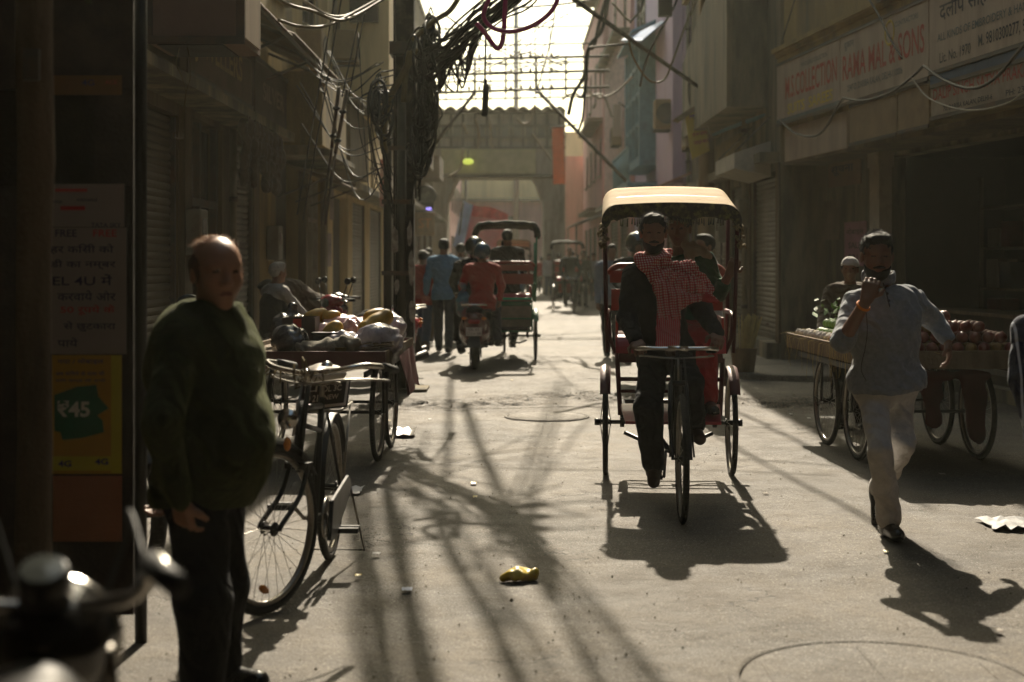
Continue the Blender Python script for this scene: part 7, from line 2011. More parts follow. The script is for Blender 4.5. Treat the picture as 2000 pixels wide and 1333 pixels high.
# 5 fruit vendor with white cap, behind the walking man
def capx(col):
    def fn(T, P, s, J):
        hd = P(0, 0, 0); o = SDF().ell(P(0, -.015, .045), (.088 * s, .108 * s, .085 * s), .02, np.array([np.cross(np.array(J['hf']), (0, 0, 1.0)), np.array(J['hf']), (0, 0, 1.0)])).cut(P(0, 0, .028), (0, 0, -1)).cut(P(0, 0, .125), (0, 0, 1))
        sdf_obj(o, .01, 'cap', col, T, wr=(.003, 60, 1))
    return fn
J = stand((2.62, 10.2, .0), (-.25, -1), H=1.60, arms=((.5, .2, .6), (.7, .2, .7)), lean=.15)
J = stand((2.74, 11.35, .0), (-.3, -1), H=1.52, arms=((.4, .25, .9), (.5, .1, .9)), lean=.3)
for k in list(J):
    if k not in ('f', 'lat', 'hf', 's', 'toeA', 'toeB'): J[k] = J[k] + Vector((.24, 1.15, -.03))
P5 = person('fruit vendor in a white cap partly hidden behind the walking man', J, BRN, DKT, h=.012, hair='cap', extra=capx(WHT), topname='coat')

# 6 striped tracksuit at the right edge
J = stand((2.55, 6.75, 0), (.5, -1), H=1.45, stride=.15, arms=((.1, .18, .2), (.1, .1, .2)))
J['hip'] = V(2040, 760, 6.8); 
P6 = person('person in a navy tracksuit with white side stripes cut off by the right edge', stand((2.62, 6.9, 0), (.4, -1), H=1.42, stride=.2, arms=((.15, .25, .25), (.1, .1, .2))), TRK, DKT, h=.012, topname='jacket', hem=.10, shoe=mat('shoe_red', (.3, .03, .02), .5), baggy=1.4)

# 7 old man in dark vest, seated by the shops on the left
def seated(base, face, H=1.65, seat=.42, lean=.1, arms=((.5, .2, .8), (.5, .2, .8)), look=None):
    J = stand(base, face, H, lean=lean, arms=arms, look=look); dz = (base[2] + seat + .09 * H / 1.7) - J['hip'].z
    for k in ('hip', 'chest', 'neck', 'head', 'shA', 'shB', 'elA', 'elB', 'wrA', 'wrB', 'hpA', 'hpB'): J[k] = J[k] + Vector((0, 0, dz))
    f = Vector(J['f'])
    for n in 'AB':
        J['kn' + n] = J['hp' + n] + f * .245 * H + Vector((0, 0, .0)); a = J['kn' + n] + f * .03; J['an' + n] = Vector((a.x, a.y, base[2] + .05 * H))
    return J
STL = thing('stool', 'low wooden stool under the old man in the dark vest', 'stool', (-2.72, 16.2, .11))
MB().b2(-2.90, -2.52, 16.0, 16.4, .50, .54).build('seat', WOODD, STL)
for x in (-2.87, -2.55):
    for y in (16.03, 16.37): MB().b2(x - .02, x + .02, y - .02, y + .02, .11, .499).build('leg', WOODD, STL)
settle(STL)
P7 = person('white-haired old man in a dark vest and pale sleeves sitting with his back turned', seated((-2.72, 16.2, .11), (.75, .65), 1.68, .44, .05, arms=((.3, .15, .5), (.9, .1, .3))), WHT, BRN, h=.012, hairm=HAIR_GREY,
            extra=lambda T, P, s, J: sdf_obj(SDF().cap(np.array(J['hip']) + (0, 0, .0), np.array(J['chest']), .150, .155, .05, (np.array(J['lat']), 1.22)).cap(np.array(J['chest']), np.array(J['neck']) + (0, 0, -.03), .14, .075, .05, (np.array(J['lat']), 1.2)), .012, 'vest', DKT, T))
# 8 man bending down beside him
J = stand((-2.42, 17.6, .11), (-1, -.25), H=1.66, arms=((.1, .05, .2), (.1, .05, .2)))
h0 = J['hip']; f = Vector(J['f'])
J['hip'] = h0 + Vector((0.02, 0, -.06)); J['chest'] = h0 + f * .27 + Vector((0, 0, .12)); J['neck'] = h0 + f * .46 + Vector((0, 0, .13)); J['head'] = h0 + f * .60 + Vector((0, 0, .13)); J['hf'] = nrm(-.75, -.2, -.6); J['hu'] = (-.5, -.1, .8)
J['lat'] = Vector((0.25, -1, 0)).normalized(); sg = J['lat']
for n, s_ in (('A', -1), ('B', 1)):
    J['sh' + n] = J['neck'] - f * .05 + sg * s_ * .18 - Vector((0, 0, .03)); J['el' + n] = J['sh' + n] + f * .1 - Vector((0, 0, .26)); J['wr' + n] = J['el' + n] + f * .12 - Vector((0, 0, .18))
P8 = person('dark-haired man in a grey-brown coat bending forward beside the glass shopfront', J, BRN, DKT, h=.013, topname='coat', collar=False)

# 9.. street people further on
P9 = person('man in a light blue shirt and navy trousers walking away', stand((-1.08, 22.5, 0), (.06, 1), H=1.80, stride=.22, arms=((-.12, .22, .25), (.05, .16, .2)), look=(.1, 1, -.05)), SKY_, NAVY, h=.012, wr=(.005, 30, 4))
P10 = person('man in a striped collared shirt walking ahead of the blue-shirted man', stand((-.92, 25.4, 0), (.1, 1), H=1.76, stride=-.15), STRP, DKT, h=.014)
P11 = person('person in a bright red top and jeans half hidden by the utility pole', stand((-1.42, 22.6, 0), (.1, 1), H=1.62, stride=.3, arms=((.2, .1, .3), (.1, .25, .9))), REDJ, JEAN, h=.014, shoe=SHOE_BROWN)
P12 = person('person in a tan shawl between the red top and the blue shirt', stand((-1.52, 25.2, 0), (.0, 1), H=1.60), BEI, BRN, h=.016)

def rider(label, cx, cy, rz, seatz, hands_z, hands_y, top, bottom, hel=None, s=1.0, shift=(0, 0), h=.013, knees=.30, foot=(.2, -.50, .33), look=None, hair='short', z0=0, fw=-.45):
    """sits astride something whose local forward is -Y turned by rz; cx, cy is the hip spot in the world"""
    m = Matrix.Rotation(rz, 3, 'Z'); o = Vector((cx, cy, z0)); L_ = lambda x, y, z: o + m @ Vector((x * s, y * s, z))
    f = m @ Vector((0, -1, 0)); r = m @ Vector((1, 0, 0)); fl = r.x < 0
    J = dict(hip=L_(0, 0, seatz + .10), chest=L_(0, -.08, seatz + .42 * s), neck=L_(0, -.10, seatz + .60 * s), head=L_(0, -.12, seatz + .76 * s), f=f, lat=-r if fl else r, hf=Vector(look).normalized() if look else f, s=s)
    for n, q in (('A', 1 if fl else -1), ('B', -1 if fl else 1)):
        J['sh' + n] = L_(q * .19, -.08, seatz + .54 * s); J['el' + n] = L_(q * .27, hands_y * .45 - .05, (seatz + .54 * s + hands_z) / 2 - .02); J['wr' + n] = L_(q * .24, hands_y + .08, hands_z + .02)
        J['hp' + n] = L_(q * .09, -.03, seatz + .07); J['kn' + n] = L_(q * .20, -knees - .1, seatz + .02); J['an' + n] = L_(q * foot[0], foot[1], foot[2]); J['toe' + n] = f
    return person(label, J, top, bottom, h=h, helmet=hel, hair=hair if hel is None else 'none', topname='jacket')
P13 = rider('scooter driver in a dark jacket and dark helmet ahead of the red jacket', -.52, 19.60, math.pi, .78, 1.0, -.50, D_, DKT, HLK, s=1.12, h=.014)
P14 = rider('pillion rider in a red jacket and blue helmet on the scooter', -.40, 19.12, math.pi + .05, .80, .92, -.22, REDJ, NAVY, HLB, s=1.0, h=.012, foot=(.22, -.3, .36))
P15 = person('passenger in a dark coat seated in the green rickshaw with back turned', seated((-.07, 21.1, .50), (0, 1), 1.74, .50, -.05), D_, DKT, h=.014)
P16 = rider('driver of the green rickshaw hidden ahead of his passenger', -.085, 21.85, math.pi, .93, .98, -.40, GRT, DKT, None, h=.016, foot=(.1, -.2, .2))
P17 = rider('helmeted rider on the motorcycle behind the cream-hooded rickshaw', 1.50, 17.45, .15, .80, 1.04, -.66, D_, DKT, HLK, s=1.12, h=.014, foot=(.2, -.4, .3), fw=-.5)
P18 = person('bare-headed man in a pale shirt behind the right posts of the rickshaw', stand((1.93, 14.0, 0), (-.7, .3), H=1.72, look=(-.8, -.5, 0)), WHT, JEAN, h=.013)
P19 = person('man in a pale blue shirt walking behind the helmeted rider', stand((1.50, 21.5, 0), (.1, -1), H=1.70, stride=.2), GRT, DKT, h=.015)
rc = random.Random(21)
for i, (x, y, fc, tp, lab) in enumerate(((838, 640, 1, WHT, 'man in a pale shirt ahead of the blue-shirted man'), (1100, 572, -1, BRN, 'far brown figure left of the dark pair'), (1128, 574, 1, WHT, 'far pale figure between the dark pair'), (1150, 578, -1, JEAN, 'far blue-grey figure right of the dark pair'), (1168, 572, 1, REDC, 'far dull red figure at the right shops'),
    (1190, 600, 1, D_, 'dark figure by the shutters beyond the motorcycle rider'), (905, 600, 1, BRN, 'brown-coated man beyond the striped shirt'), (945, 592, 1, D_, 'dark figure beyond the helmeted scooter driver'), (1045, 568, 1, WHT, 'far pale figure under the arch'))):
    p = G(x, y); person(lab, stand((p.x, p.y, 0), (rc.uniform(-.4, .4), fc), H=rc.uniform(1.6, 1.78), stride=rc.uniform(-.25, .25)), tp, DKT, h=.022, group='people walking in the middle distance', wr=(.003, 30, 1), collar=False)
crowd = [((1107, 600), (0, -1), D_, DKT, 1.78, 'man in a dark jacket riding the distant rickshaw', True), ((1138, 601), (.2, -1), DKT, DKT, 1.74, 'dark-clothed man walking beside the distant rickshaw', False),
         ((1092, 585), (0, 1), BRN, DKT, 1.72, 'distant man in a brown coat near the arch', False), ((1072, 578), (0, -1), WHT, JEAN, 1.7, 'distant man in a white shirt near the arch', False), ((1118, 583), (.3, 1), WHT, DKT, 1.8, 'distant pale-shirted man behind the dark pair', False),
         ((1160, 590), (-.2, -1), GRT, DKT, 1.7, 'distant man in grey-blue at the right of the lit road', False), ((1178, 583), (0, 1), BRN, DKT, 1.66, 'distant brown-coated man at the right kerb', False), ((862, 582), (0, 1), D_, DKT, 1.72, 'distant dark figure left beneath the banner', False),
         ((846, 590), (0, -1), BRN, JEAN, 1.68, 'distant brown figure by the left shops', False), ((880, 575), (.2, 1), WHT, DKT, 1.75, 'distant white-shirted figure under the printed banner', False), ((1012, 577), (0, 1), GRT, DKT, 1.72, 'distant grey figure in mid street beyond the green rickshaw', False), ((1035, 582), (0, 1), D_, DKT, 1.7, 'distant dark figure right of the green rickshaw hood', False),
         ((960, 574), (0, -1), BEI, DKT, 1.68, 'distant beige figure beyond the scooter riders', False), ((1058, 573), (0, 1), REDC, DKT, 1.6, 'distant figure in dull red near the arch', False)]
for (g, fc, tp, bt, H, lab, rid) in crowd:
    p = G(*g)
    if rid: rider(lab, 1.62, 40.1, .05, .93, .97, -.5, tp, bt, None, h=.022, foot=(.12, -.15, .2)); continue
    person(lab, stand((p.x, p.y, 0), fc, H=H, stride=rc.uniform(-.25, .25), arms=((rc.uniform(-.2, .3), .12, .3), (rc.uniform(-.2, .3), .12, .3))), tp, bt, h=.024, group='people in the haze before the gateway', wr=(.003, 30, 1), collar=False)
# ------------------------------------------------------------------ kiosk at the left edge
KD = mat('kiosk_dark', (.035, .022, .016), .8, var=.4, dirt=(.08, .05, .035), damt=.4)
K = thing('kiosk', 'dark street kiosk at the left edge covered with paper notices', 'kiosk', (-2.1, 5.7, 0))
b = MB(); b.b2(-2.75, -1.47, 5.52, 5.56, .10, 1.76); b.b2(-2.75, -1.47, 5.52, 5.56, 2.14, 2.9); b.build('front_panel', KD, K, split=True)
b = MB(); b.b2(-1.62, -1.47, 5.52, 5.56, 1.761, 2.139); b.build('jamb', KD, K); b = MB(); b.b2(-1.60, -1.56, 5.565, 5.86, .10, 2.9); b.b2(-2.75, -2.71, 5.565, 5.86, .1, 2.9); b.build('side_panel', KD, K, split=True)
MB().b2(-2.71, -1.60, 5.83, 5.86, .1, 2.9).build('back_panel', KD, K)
MB().b2(-2.8, -1.40, 5.3, 5.95, 2.905, 2.96).build('roof', RUST, K); MB().b2(-2.70, -1.61, 5.57, 5.82, 1.72, 1.75).build('shelf', WOODD, K)
MB().b2(-2.7, -1.6, 5.6, 5.82, .02, .10).build('plinth', CON, K)
q = MB(); q.cyl((-1.435, 5.50, 0), (-1.435, 5.50, 3.6), .024, 12); q.build('corner_post', mat('post_black', (.012, .011, .010), .35), K)
settle(K)
T = thing('timber_post', 'rough peeling timber post at the far left edge', 'post', (-1.52, 4.6, 0))
b = MB(); q = random.Random(3); pts = []
b.tube([(-1.545 + q.gauss(0, .004), 4.6, z * .3) for z in range(0, 13)], [.062 + q.gauss(0, .004) for _ in range(13)], 10); b.build('trunk', mat('timber_peeling', (.12, .08, .05), .9, var=.5, scale=7, streak=True, dirt=(.30, .22, .14), damt=.45, dscale=4, bump=.8), T)
b = MB(); b.box((-1.53, 4.53, 2.1), (.05, .02, .10)); b.build('bracket', FRM, T); settle(T)
T = thing('awning_bar', 'thin dark bar slanting from the kiosk post to the top left', 'bar', W(200, 55, 5.6))
MB().cyl(W(120, -60, 5.5), W(268, 108, 5.6), .022, 8).build('rod', mat('bar_olive', (.05, .045, .02), .6), T); settle(T)

PAPW = mat('paper_notice', (.30, .235, .21), .85, var=.08, scale=3, dirt=(.3, .22, .2), damt=.3, bump=.15, bscale=20)
INKB = mat('ink_dark', (.05, .04, .08), .8, bump=0); INKR = mat('ink_red', (.45, .05, .05), .8, bump=0); PYEL = mat('poster_yellow', (.45, .24, .012), .7, var=.1, bump=.05); PYE2 = mat('poster_bright_yellow', (.5, .41, .02), .7, var=.08, bump=.05)
PGRN = mat('poster_green', (.02, .12, .05), .7, bump=0); PCAR = mat('cardboard_brown', (.36, .13, .06), .85, var=.15, dirt=(.2, .09, .05), damt=.4)
def kposter(label, x0, x1, y0, y1, m, lines, Y=5.512, name='poster', cat='poster', extra=None):
    a, c = W(x0, y0, Y), W(x1, y1, Y); T = thing(name, label, cat, (a.x, Y, c.z))
    MB().b2(a.x, c.x, Y - .002, Y + .001, c.z, a.z).build('sheet', m, T)
    for (s, mm, lx, ly, hx, wx) in lines:
        p = W(lx, ly, Y - .0035); text_obj('lettering', s, mm, T, frame_mtx(p, (1, 0, 0), (0, 0, 1)), hx * Y / F_, wx * Y / F_, ext=.0005, bold=.01)
    if extra: extra(T, Y - .0032)
    return settle(T)
def bars(T, Y):
    b = MB()
    for (x, y, w, h) in ((139, 372, 62, 6), (142, 407, 48, 8)):
        c = W(x, y, Y); b.box((c.x, Y, c.z), (w * Y / F_, .0008, h * Y / F_))
    b.build('red_bar', INKR, T, split=True)
kposter('white printed notice with two short red bars at the top of the kiosk stack', 95, 243, 360, 444, PAPW, [('OFFER', INKB, 100, 398, 6, 22), ('4 RECHARGE', INKB, 150, 394, 6, 40), ('TATA SKY', INKB, 178, 444, 8, 58)], Y=5.514, extra=bars)
kposter('handwritten notice with Hindi lines headed FREE FREE', 95, 247, 445, 692, PAPW,
        [('FREE', INKB, 108, 463, 14, 42), ('FREE', INKR, 182, 463, 14, 46), ('हर किसी को', INKB, 98, 497, 20, 124), ('डी का नम्बर', INKB, 98, 527, 20, 128), ('EL 4U में', INKB, 103, 558, 22, 116), ('करवाये और', INKB, 112, 588, 20, 114), ('50 रूपये के', INKR, 118, 616, 20, 106), ('से छुटकारा', INKB, 124, 648, 20, 102), ('पाये', INKB, 112, 678, 18, 40)], Y=5.510)
def arrow(T, Y):
    pts = [(106, 772), (150, 756), (188, 752), (192, 775), (212, 798), (190, 812), (200, 822), (203, 845), (160, 856), (122, 860), (118, 845), (106, 842)]
    b = MB(); P_ = [W(x, y, Y) for x, y in pts]; b.prism([(p.x, Y, p.z) for p in P_], (0, .0008, 0)); b.build('green_shape', PGRN, T)
    for x, w, m_ in ((218, 18, PYE2),):
        a, c = W(217, 695, Y), W(237, 925, Y); MB().b2(a.x, c.x, Y - .0002, Y + .0006, c.z, a.z).build('border_strip', PYE2, T)
    a, c = W(103, 892, Y), W(216.5, 920, Y); MB().b2(a.x, c.x, Y - .0002, Y + .0006, c.z, a.z).build('border_strip', PYE2, T)
kposter('orange-yellow printed poster with a green shape and the price 45', 102, 238, 694, 926, PYEL,
        [('नया / मोबाइल', INKB, 112, 712, 12, 90), ('अब किराये के साथ भी', INKB, 108, 734, 9, 96), ('सिम कार्ड लो अभी', INKB, 108, 748, 8, 98)], Y=5.509, extra=lambda T, Y: (arrow(T, Y), text_obj('lettering', '₹45', mat('ink_cream', (.6, .6, .5), .8, bump=0), T, frame_mtx(W(112, 815, Y - .001), (1, 0, 0), (0, 0, 1)), 32 * Y / F_, 64 * Y / F_, bold=.03),
        text_obj('lettering', '4G', INKB, T, frame_mtx(W(114, 912, Y - .001), (1, 0, 0), (0, 0, 1)), 12 * Y / F_, 26 * Y / F_, bold=.03), text_obj('lettering', '4G', INKB, T, frame_mtx(W(186, 908, Y - .001), (1, 0, 0), (0, 0, 1)), 12 * Y / F_, 26 * Y / F_, bold=.03)))
kposter('plain brown cardboard sheet at the bottom of the kiosk front', 104, 238, 930, 1058, PCAR, [], Y=5.511)
kposter('dim orange strip lettered 4G above the kiosk hatch', 95, 238, 148, 186, mat('strip_orange', (.16, .07, .02), .8, var=.2), [('4G', INKB, 160, 168, 12, 24), ('ACE', mat('ink_rust', (.3, .06, .03), .8), 205, 165, 8, 24)], Y=5.51)

# box sign hanging over the left pavement
T = thing('box_sign', 'framed brown box sign hanging at the top left over the bald man', 'sign', (-1.8, 8.2, 2.8))
xa, xb, zb_ = W(288, 0, 8).x, W(474, 0, 8).x, 2.70
MB().b2(xa, xb, 8.0, 8.55, zb_, 4.3).build('case', mat('box_brown', (.20, .13, .10), .7, var=.1, dirt=(.12, .08, .06), damt=.3), T)
b = MB(); b.b2(xa - .012, xb + .012, 7.985, 7.999, zb_ - .01, zb_ + .035); b.b2(xb - .035, xb + .012, 7.985, 7.999, zb_ + .036, 4.3); b.b2(xa - .012, xa + .03, 7.985, 7.999, zb_ + .036, 4.3); b.build('frame', FRM, T, split=False)
MB().b2(xb + .001, xb + .012, 8.02, 8.5, zb_ + .03, 4.28).build('side_face', BRD, T)
MB().b2(xa + .05, xb - .12, 8.02, 8.50, zb_ - .012, zb_ - .002).build('light_slot', CABK, T); settle(T)
cable('thin yellowish wire looping down from the box sign', [W(x, y, 8.1) for x, y in ((352, 85), (345, 125), (355, 150), (362, 180), (358, 215), (354, 248), (340, 262), (341, 270), (359, 269), (352, 250), (360, 215), (364, 180), (372, 150), (370, 115), (365, 86))], .0022, CABO, n=5)
# left shop signs
def lsign(label, ya, yb, z0, z1, m, lines, off=.32, name='signboard'):
    x = XL + off; T = thing(name, label, 'signboard', (x, (ya + yb) / 2, z0))
    MB().b2(x - .06, x, ya + .01, yb - .01, z0, z1).build('board', m, T)
    b = MB(); b.b2(x + .001, x + .02, ya + .01, yb - .01, z0, z0 + .05); b.b2(x + .001, x + .02, ya + .01, yb - .01, z1 - .05, z1); b.b2(x + .001, x + .02, ya + .01, ya + .06, z0 + .051, z1 - .051); b.build('frame', FRM, T, split=False)
    for y in (ya + .4, yb - .4): MB().cyl((XL, y, z1 - .1), (x - .06, y, z1 - .1), .02).build('bracket', FRM, T)
    for s, mm, f0, f1, fz, hz in lines: text_obj('lettering', s, mm, T, frame_mtx((x + .022, ya + f0 * (yb - ya), z0 + fz * (z1 - z0)), (0, 1, 0), (0, 0, 1)), hz * (z1 - z0), (f1 - f0) * (yb - ya), ext=.004, bold=.02)
    return settle(T)
GOLD = mat('gilt_letters', (.36, .25, .09), .45, .4, var=.3)
lsign('dim signboard with tall gilt lettering above the nearest ribbed shutter', 13.0, 16.3, 3.18, 3.78, mat('board_shade', (.20, .15, .12), .7, dirt=(.1, .08, .06), damt=.5), [('JEWELLERS', GOLD, .08, .78, .25, .6)])
lsign('dim brown signboard with faint lettering beyond the gilt-lettered one', 16.4, 18.8, 3.12, 3.85, mat('board_maroonish', (.15, .11, .10), .7, dirt=(.08, .06, .05), damt=.5), [('SILVER', mat('faint_letters', (.24, .18, .15), .7), .2, .85, .35, .3)])
T = thing('bunting', 'dark strings of goods hanging under the gilt-lettered sign', 'hanging goods', (XL + .5, 16, 2.8))
q = random.Random(9)
for i in range(16):
    y = 14.9 + i * .15; z = 2.98; o = SDF()
    for k in range(q.randint(2, 4)): o.ell((XL + .5 + q.gauss(0, .03), y + q.gauss(0, .02), z - .12 - k * .17), (.05, .05, .11), .04)
    o.cap((XL + .5, y, 3.0), (XL + .5, y, z - .1), .008, .008, .01); sdf_obj(o, .016, 'bundle', BRN, T, wr=(.006, 40, i))
settle(T)
for lab, yy, z0, z1, w in (('white paper bill pasted on the left shop wall, upper', 26.0, 2.2, 2.9, .55), ('pink shirt-like bill on the left shop wall beneath the white one', 25.7, 1.35, 1.95, .5), ('pale bill on the pilaster left of the handcart pile', 24.55, 1.6, 2.1, .0)):
    if w == 0: continue
    T = thing('poster', lab, 'poster', (XL + .02, yy, z0)); MB().b2(XL + .002, XL + .008, yy - w / 2, yy + w / 2, z0, z1).build('sheet', PAPW if 'white' in lab else mat('bill_pink', (.5, .3, .32), .8), T)
    if 'white' in lab: text_obj('lettering', 'शिव', INKB, T, frame_mtx((XL + .0095, yy - .2, z0 + .2), (0, 1, 0), (0, 0, 1)), .3, .4, ext=0)
    settle(T)

# ------------------------------------------------------------------ goods on the left handcart
PLS = mat('plastic_bag_clear', (.42, .38, .42), .22, var=.5, scale=9, bump=.9, bscale=18, spec=.7, dirt=(.08, .07, .09), damt=.5, dscale=9)
PLK = mat('plastic_bag_dark', (.05, .05, .055), .22, var=.5, scale=9, bump=.9, bscale=18, spec=.7, dirt=(.25, .24, .26), damt=.3, dscale=12)
PLP = mat('plastic_bag_pink', (.45, .25, .25), .25, var=.4, scale=10, bump=.9, bscale=20, spec=.7, dirt=(.75, .65, .6), damt=.5, dscale=12)
PAPY = mat('papaya_skin', (.40, .23, .02), .45, var=.3, scale=9, dirt=(.10, .12, .02), damt=.5, dscale=7, bump=.15, spec=.5)
q = random.Random(17)
def bag(label, c, r, m, seed, tie=True, group=None, cat='bag', name='plastic_bag'):
    c = np.array(c, float); o = SDF().ell(c, (r[0], r[1], r[2]), .03); qq = random.Random(seed)
    for k in range(6): o.ell(c + np.array([qq.uniform(-.6, .6) * r[0], qq.uniform(-.6, .6) * r[1], qq.uniform(-.3, .5) * r[2]]), (r[0] * .45, r[1] * .45, r[2] * .5), .03)
    if tie: o.cap(c + (0, 0, r[2] * .7), c + (qq.uniform(-.04, .04), 0, r[2] * 1.35), .02, .045, .04)
    o.cut(c - (0, 0, r[2] * .8), (0, 0, -1))
    ob = sdf_obj(o, .007, name, m, None, wr=(.012, 38, seed)); tag(ob, label, cat, group); return setorigin(ob, c - (0, 0, r[2] * .8))
DZ = .805
bag('dark crumpled plastic bag at the left front of the handcart', (-1.60, 10.25, DZ + .08), (.14, .13, .12), PLK, 1, False)
bag('grey crumpled plastic bag at the right front of the handcart', (-.98, 10.3, DZ + .09), (.17, .16, .12), PLS, 2, False)
bag('silvery plastic bag in the middle front of the handcart', (-1.20, 10.22, DZ + .07), (.14, .12, .09), PLS, 3, False)
bag('pink plastic bag heaped highest on the handcart', (-1.30, 10.95, DZ + .12), (.20, .18, .13), PLP, 4, False)
bag('pink plastic bag right of the highest one', (-1.12, 10.7, DZ + .11), (.16, .16, .12), PLP, 5, False)
bag('grey-pink plastic bag left in the heap', (-1.47, 10.7, DZ + .10), (.13, .14, .10), PLP, 6, False)
bag('dark plastic bag slumped behind the red box', (-1.72, 11.1, DZ + .12), (.16, .18, .14), PLK, 7)
bag('grey bag at the far right corner of the handcart', (-.98, 11.1, DZ + .12), (.15, .2, .14), PLS, 8, False)
bag('heap of rumpled olive cloth at the front edge of the handcart', (-1.36, 10.12, DZ + .045), (.19, .09, .06), mat('cloth_olive_grey', (.20, .18, .14), .95, var=.3, bump=.6), 9, False, cat='cloth', name='rumpled_cloth')
bag('second fold of rumpled olive cloth beside the brass bowl', (-1.18, 10.10, DZ + .055), (.10, .08, .07), mat('cloth_olive_grey', (.20, .18, .14), .95), 10, False, cat='cloth', name='rumpled_cloth')
def papaya(label, a, b_, ra, rb):
    o = SDF().cap(a, b_, ra, rb, .05).ell((np.array(a) + np.array(b_)) / 2, (ra * .9, ra * .9, ra * .9), .04)
    ob = sdf_obj(o, .008, 'papaya', PAPY, None); tag(ob, label, 'papaya', None); setorigin(ob, a)
papaya('large ripe papaya lying on top of the right side of the heap', (-1.06, 10.35, DZ + .17), (-.93, 10.45, DZ + .25), .062, .062)
papaya('papaya half hidden behind the large one', (-1.06, 10.6, DZ + .24), (-.98, 10.65, DZ + .26), .052, .05)
papaya('papaya in the middle of the heap between pink bags', (-1.32, 10.35, DZ + .13), (-1.28, 10.36, DZ + .18), .062, .05)
papaya('papaya at the left end of the heap behind the red box', (-1.55, 10.9, DZ + .22), (-1.46, 10.95, DZ + .25), .055, .05)
papaya('small papaya next to the left-end papaya', (-1.42, 10.9, DZ + .23), (-1.35, 10.92, DZ + .24), .042, .04)
T = thing('tin_box', 'open dark box with a red front panel on the handcart', 'box', (-1.55, 10.4, DZ))
b = MB(); b.b2(-1.68, -1.44, 10.40, 10.41, DZ + .10, DZ + .25); b.b2(-1.68, -1.44, 10.64, 10.65, DZ + .10, DZ + .25); b.b2(-1.68, -1.67, 10.411, 10.639, DZ + .10, DZ + .25); b.b2(-1.45, -1.44, 10.411, 10.639, DZ + .10, DZ + .25); b.b2(-1.67, -1.45, 10.411, 10.639, DZ, DZ + .11); b.build('case', mat('tin_dark', (.05, .03, .025), .5), T)
MB().b2(-1.60, -1.54, 10.394, 10.399, DZ + .11, DZ + .24).build('red_panel', mat('red_plain', (.6, .05, .03), .5), T); settle(T)
T = thing('bowl', 'small brass bowl at the front edge of the handcart', 'bowl', (-1.21, 10.06, DZ)); MB().lathe((-1.21, 10.055, DZ), [(.001, .002), (.04, .002), (.052, .05), (.055, .055), (.048, .05), (.036, .01), (.001, .008)], 22).build('body', mat('brass', (.30, .20, .07), .4, .8, var=.2), T); settle(T)
T = thing('tray', 'black plastic crate in the middle of the handcart', 'tray', (-1.33, 10.2, DZ)); b = MB(); b.b2(-1.43, -1.23, 10.20, 10.30, DZ, DZ + .13); b.build('body', mat('crate_black', (.02, .02, .022), .5), T, bevel=.006); b = MB(); b.b2(-1.44, -1.22, 10.19, 10.31, DZ + .131, DZ + .15); b.build('rim', BLKM, T); settle(T)
q = random.Random(31)
for i in range(14):
    x0 = q.uniform(-1.1, -.93); o = MB().tube([(x0, 10.05 + q.uniform(0, .1), DZ + .02 + i * .0045), (x0 + q.uniform(.06, .17), 10.1 + q.uniform(0, .15), DZ + .03 + i * .0045)], .006, 6).build('stick', WOOD); tag(o, 'thin split bamboo stick at the front right of the handcart', 'stick', 'bamboo sticks on the handcart'); setorigin(o, (x0, 10.1, DZ))
T = thing('cloth_flap', 'dark red cloth hanging over the right side of the handcart', 'cloth', (-.82, 10.9, .7)); b = MB(); vs = []
for i in range(13):
    for j in range(6): vs.append((-.805 + .018 * math.sin(i * 1.3 + j * .5) * j / 5 + .012 * j, 10.15 + i * .11, .79 - j * .055 - .03 * math.sin(i * .8) * j / 5))
n_ = len(vs); vs += [(x + .006, y, z) for x, y, z in vs]
fs = [(i * 6 + j, (i + 1) * 6 + j, (i + 1) * 6 + j + 1, i * 6 + j + 1) for i in range(12) for j in range(5)] + [(n_ + i * 6 + j, n_ + i * 6 + j + 1, n_ + (i + 1) * 6 + j + 1, n_ + (i + 1) * 6 + j) for i in range(12) for j in range(5)]
b.add(vs, fs, True); b.build('sheet', mat('cloth_darkred', (.10, .008, .01), .9), T); settle(T)
o = bag('patterned carrier bag hanging from the scooter pillion rider', (-.66, 19.2, .86), (.10, .13, .20), mat('bag_printed', (.10, .22, .28), .35, var=.5, scale=8, dirt=(.55, .08, .06), damt=.5, dscale=5), 33, True)

# ------------------------------------------------------------------ fruit on the right cart
FG = mat('guava_green', (.18, .32, .06), .4, var=.3, scale=9, spec=.5); FW = mat('fruit_net_white', (.55, .50, .45), .7, var=.3, scale=40, bump=.9, bscale=90)
FR_ = mat('pomegranate_red', (.18, .035, .02), .45, var=.4, scale=7, spec=.5); FY = mat('fruit_ochre', (.24, .13, .03), .5, var=.3, scale=7)
STR = mat('straw', (.42, .32, .12), .8, var=.3)
q = random.Random(13)
def fruit(name, r, m, lab, cat, grp):
    o = SDF().ell((0, 0, 0), (r, r, r * .93), .01).cap((0, 0, r * .8), (0, 0, r * 1.05), .006, .004, .008); me = o.mesh(.007, name)
    ob = link(name, me, m); tag(ob, lab, cat, grp); return ob
pr = {}
protos = {'g': fruit('guava', .038, FG, 'round green guava in the rows at the far end of the fruit cart', 'guava', 'green guavas on the fruit cart'), 'w': fruit('wrapped_fruit', .036, FW, 'fruit in a white foam net along the street edge of the fruit cart', 'fruit', 'net-wrapped fruits on the fruit cart'),
          'r': fruit('pomegranate', .043, FR_, 'red pomegranate in the pile at the near end of the fruit cart', 'pomegranate', 'pomegranates on the fruit cart'), 'y': fruit('ochre_fruit', .040, FY, 'ochre fruit mixed into the pomegranate pile', 'fruit', 'ochre fruits on the fruit cart')}
used = {}
cc, ss = math.cos(.05), math.sin(.05)
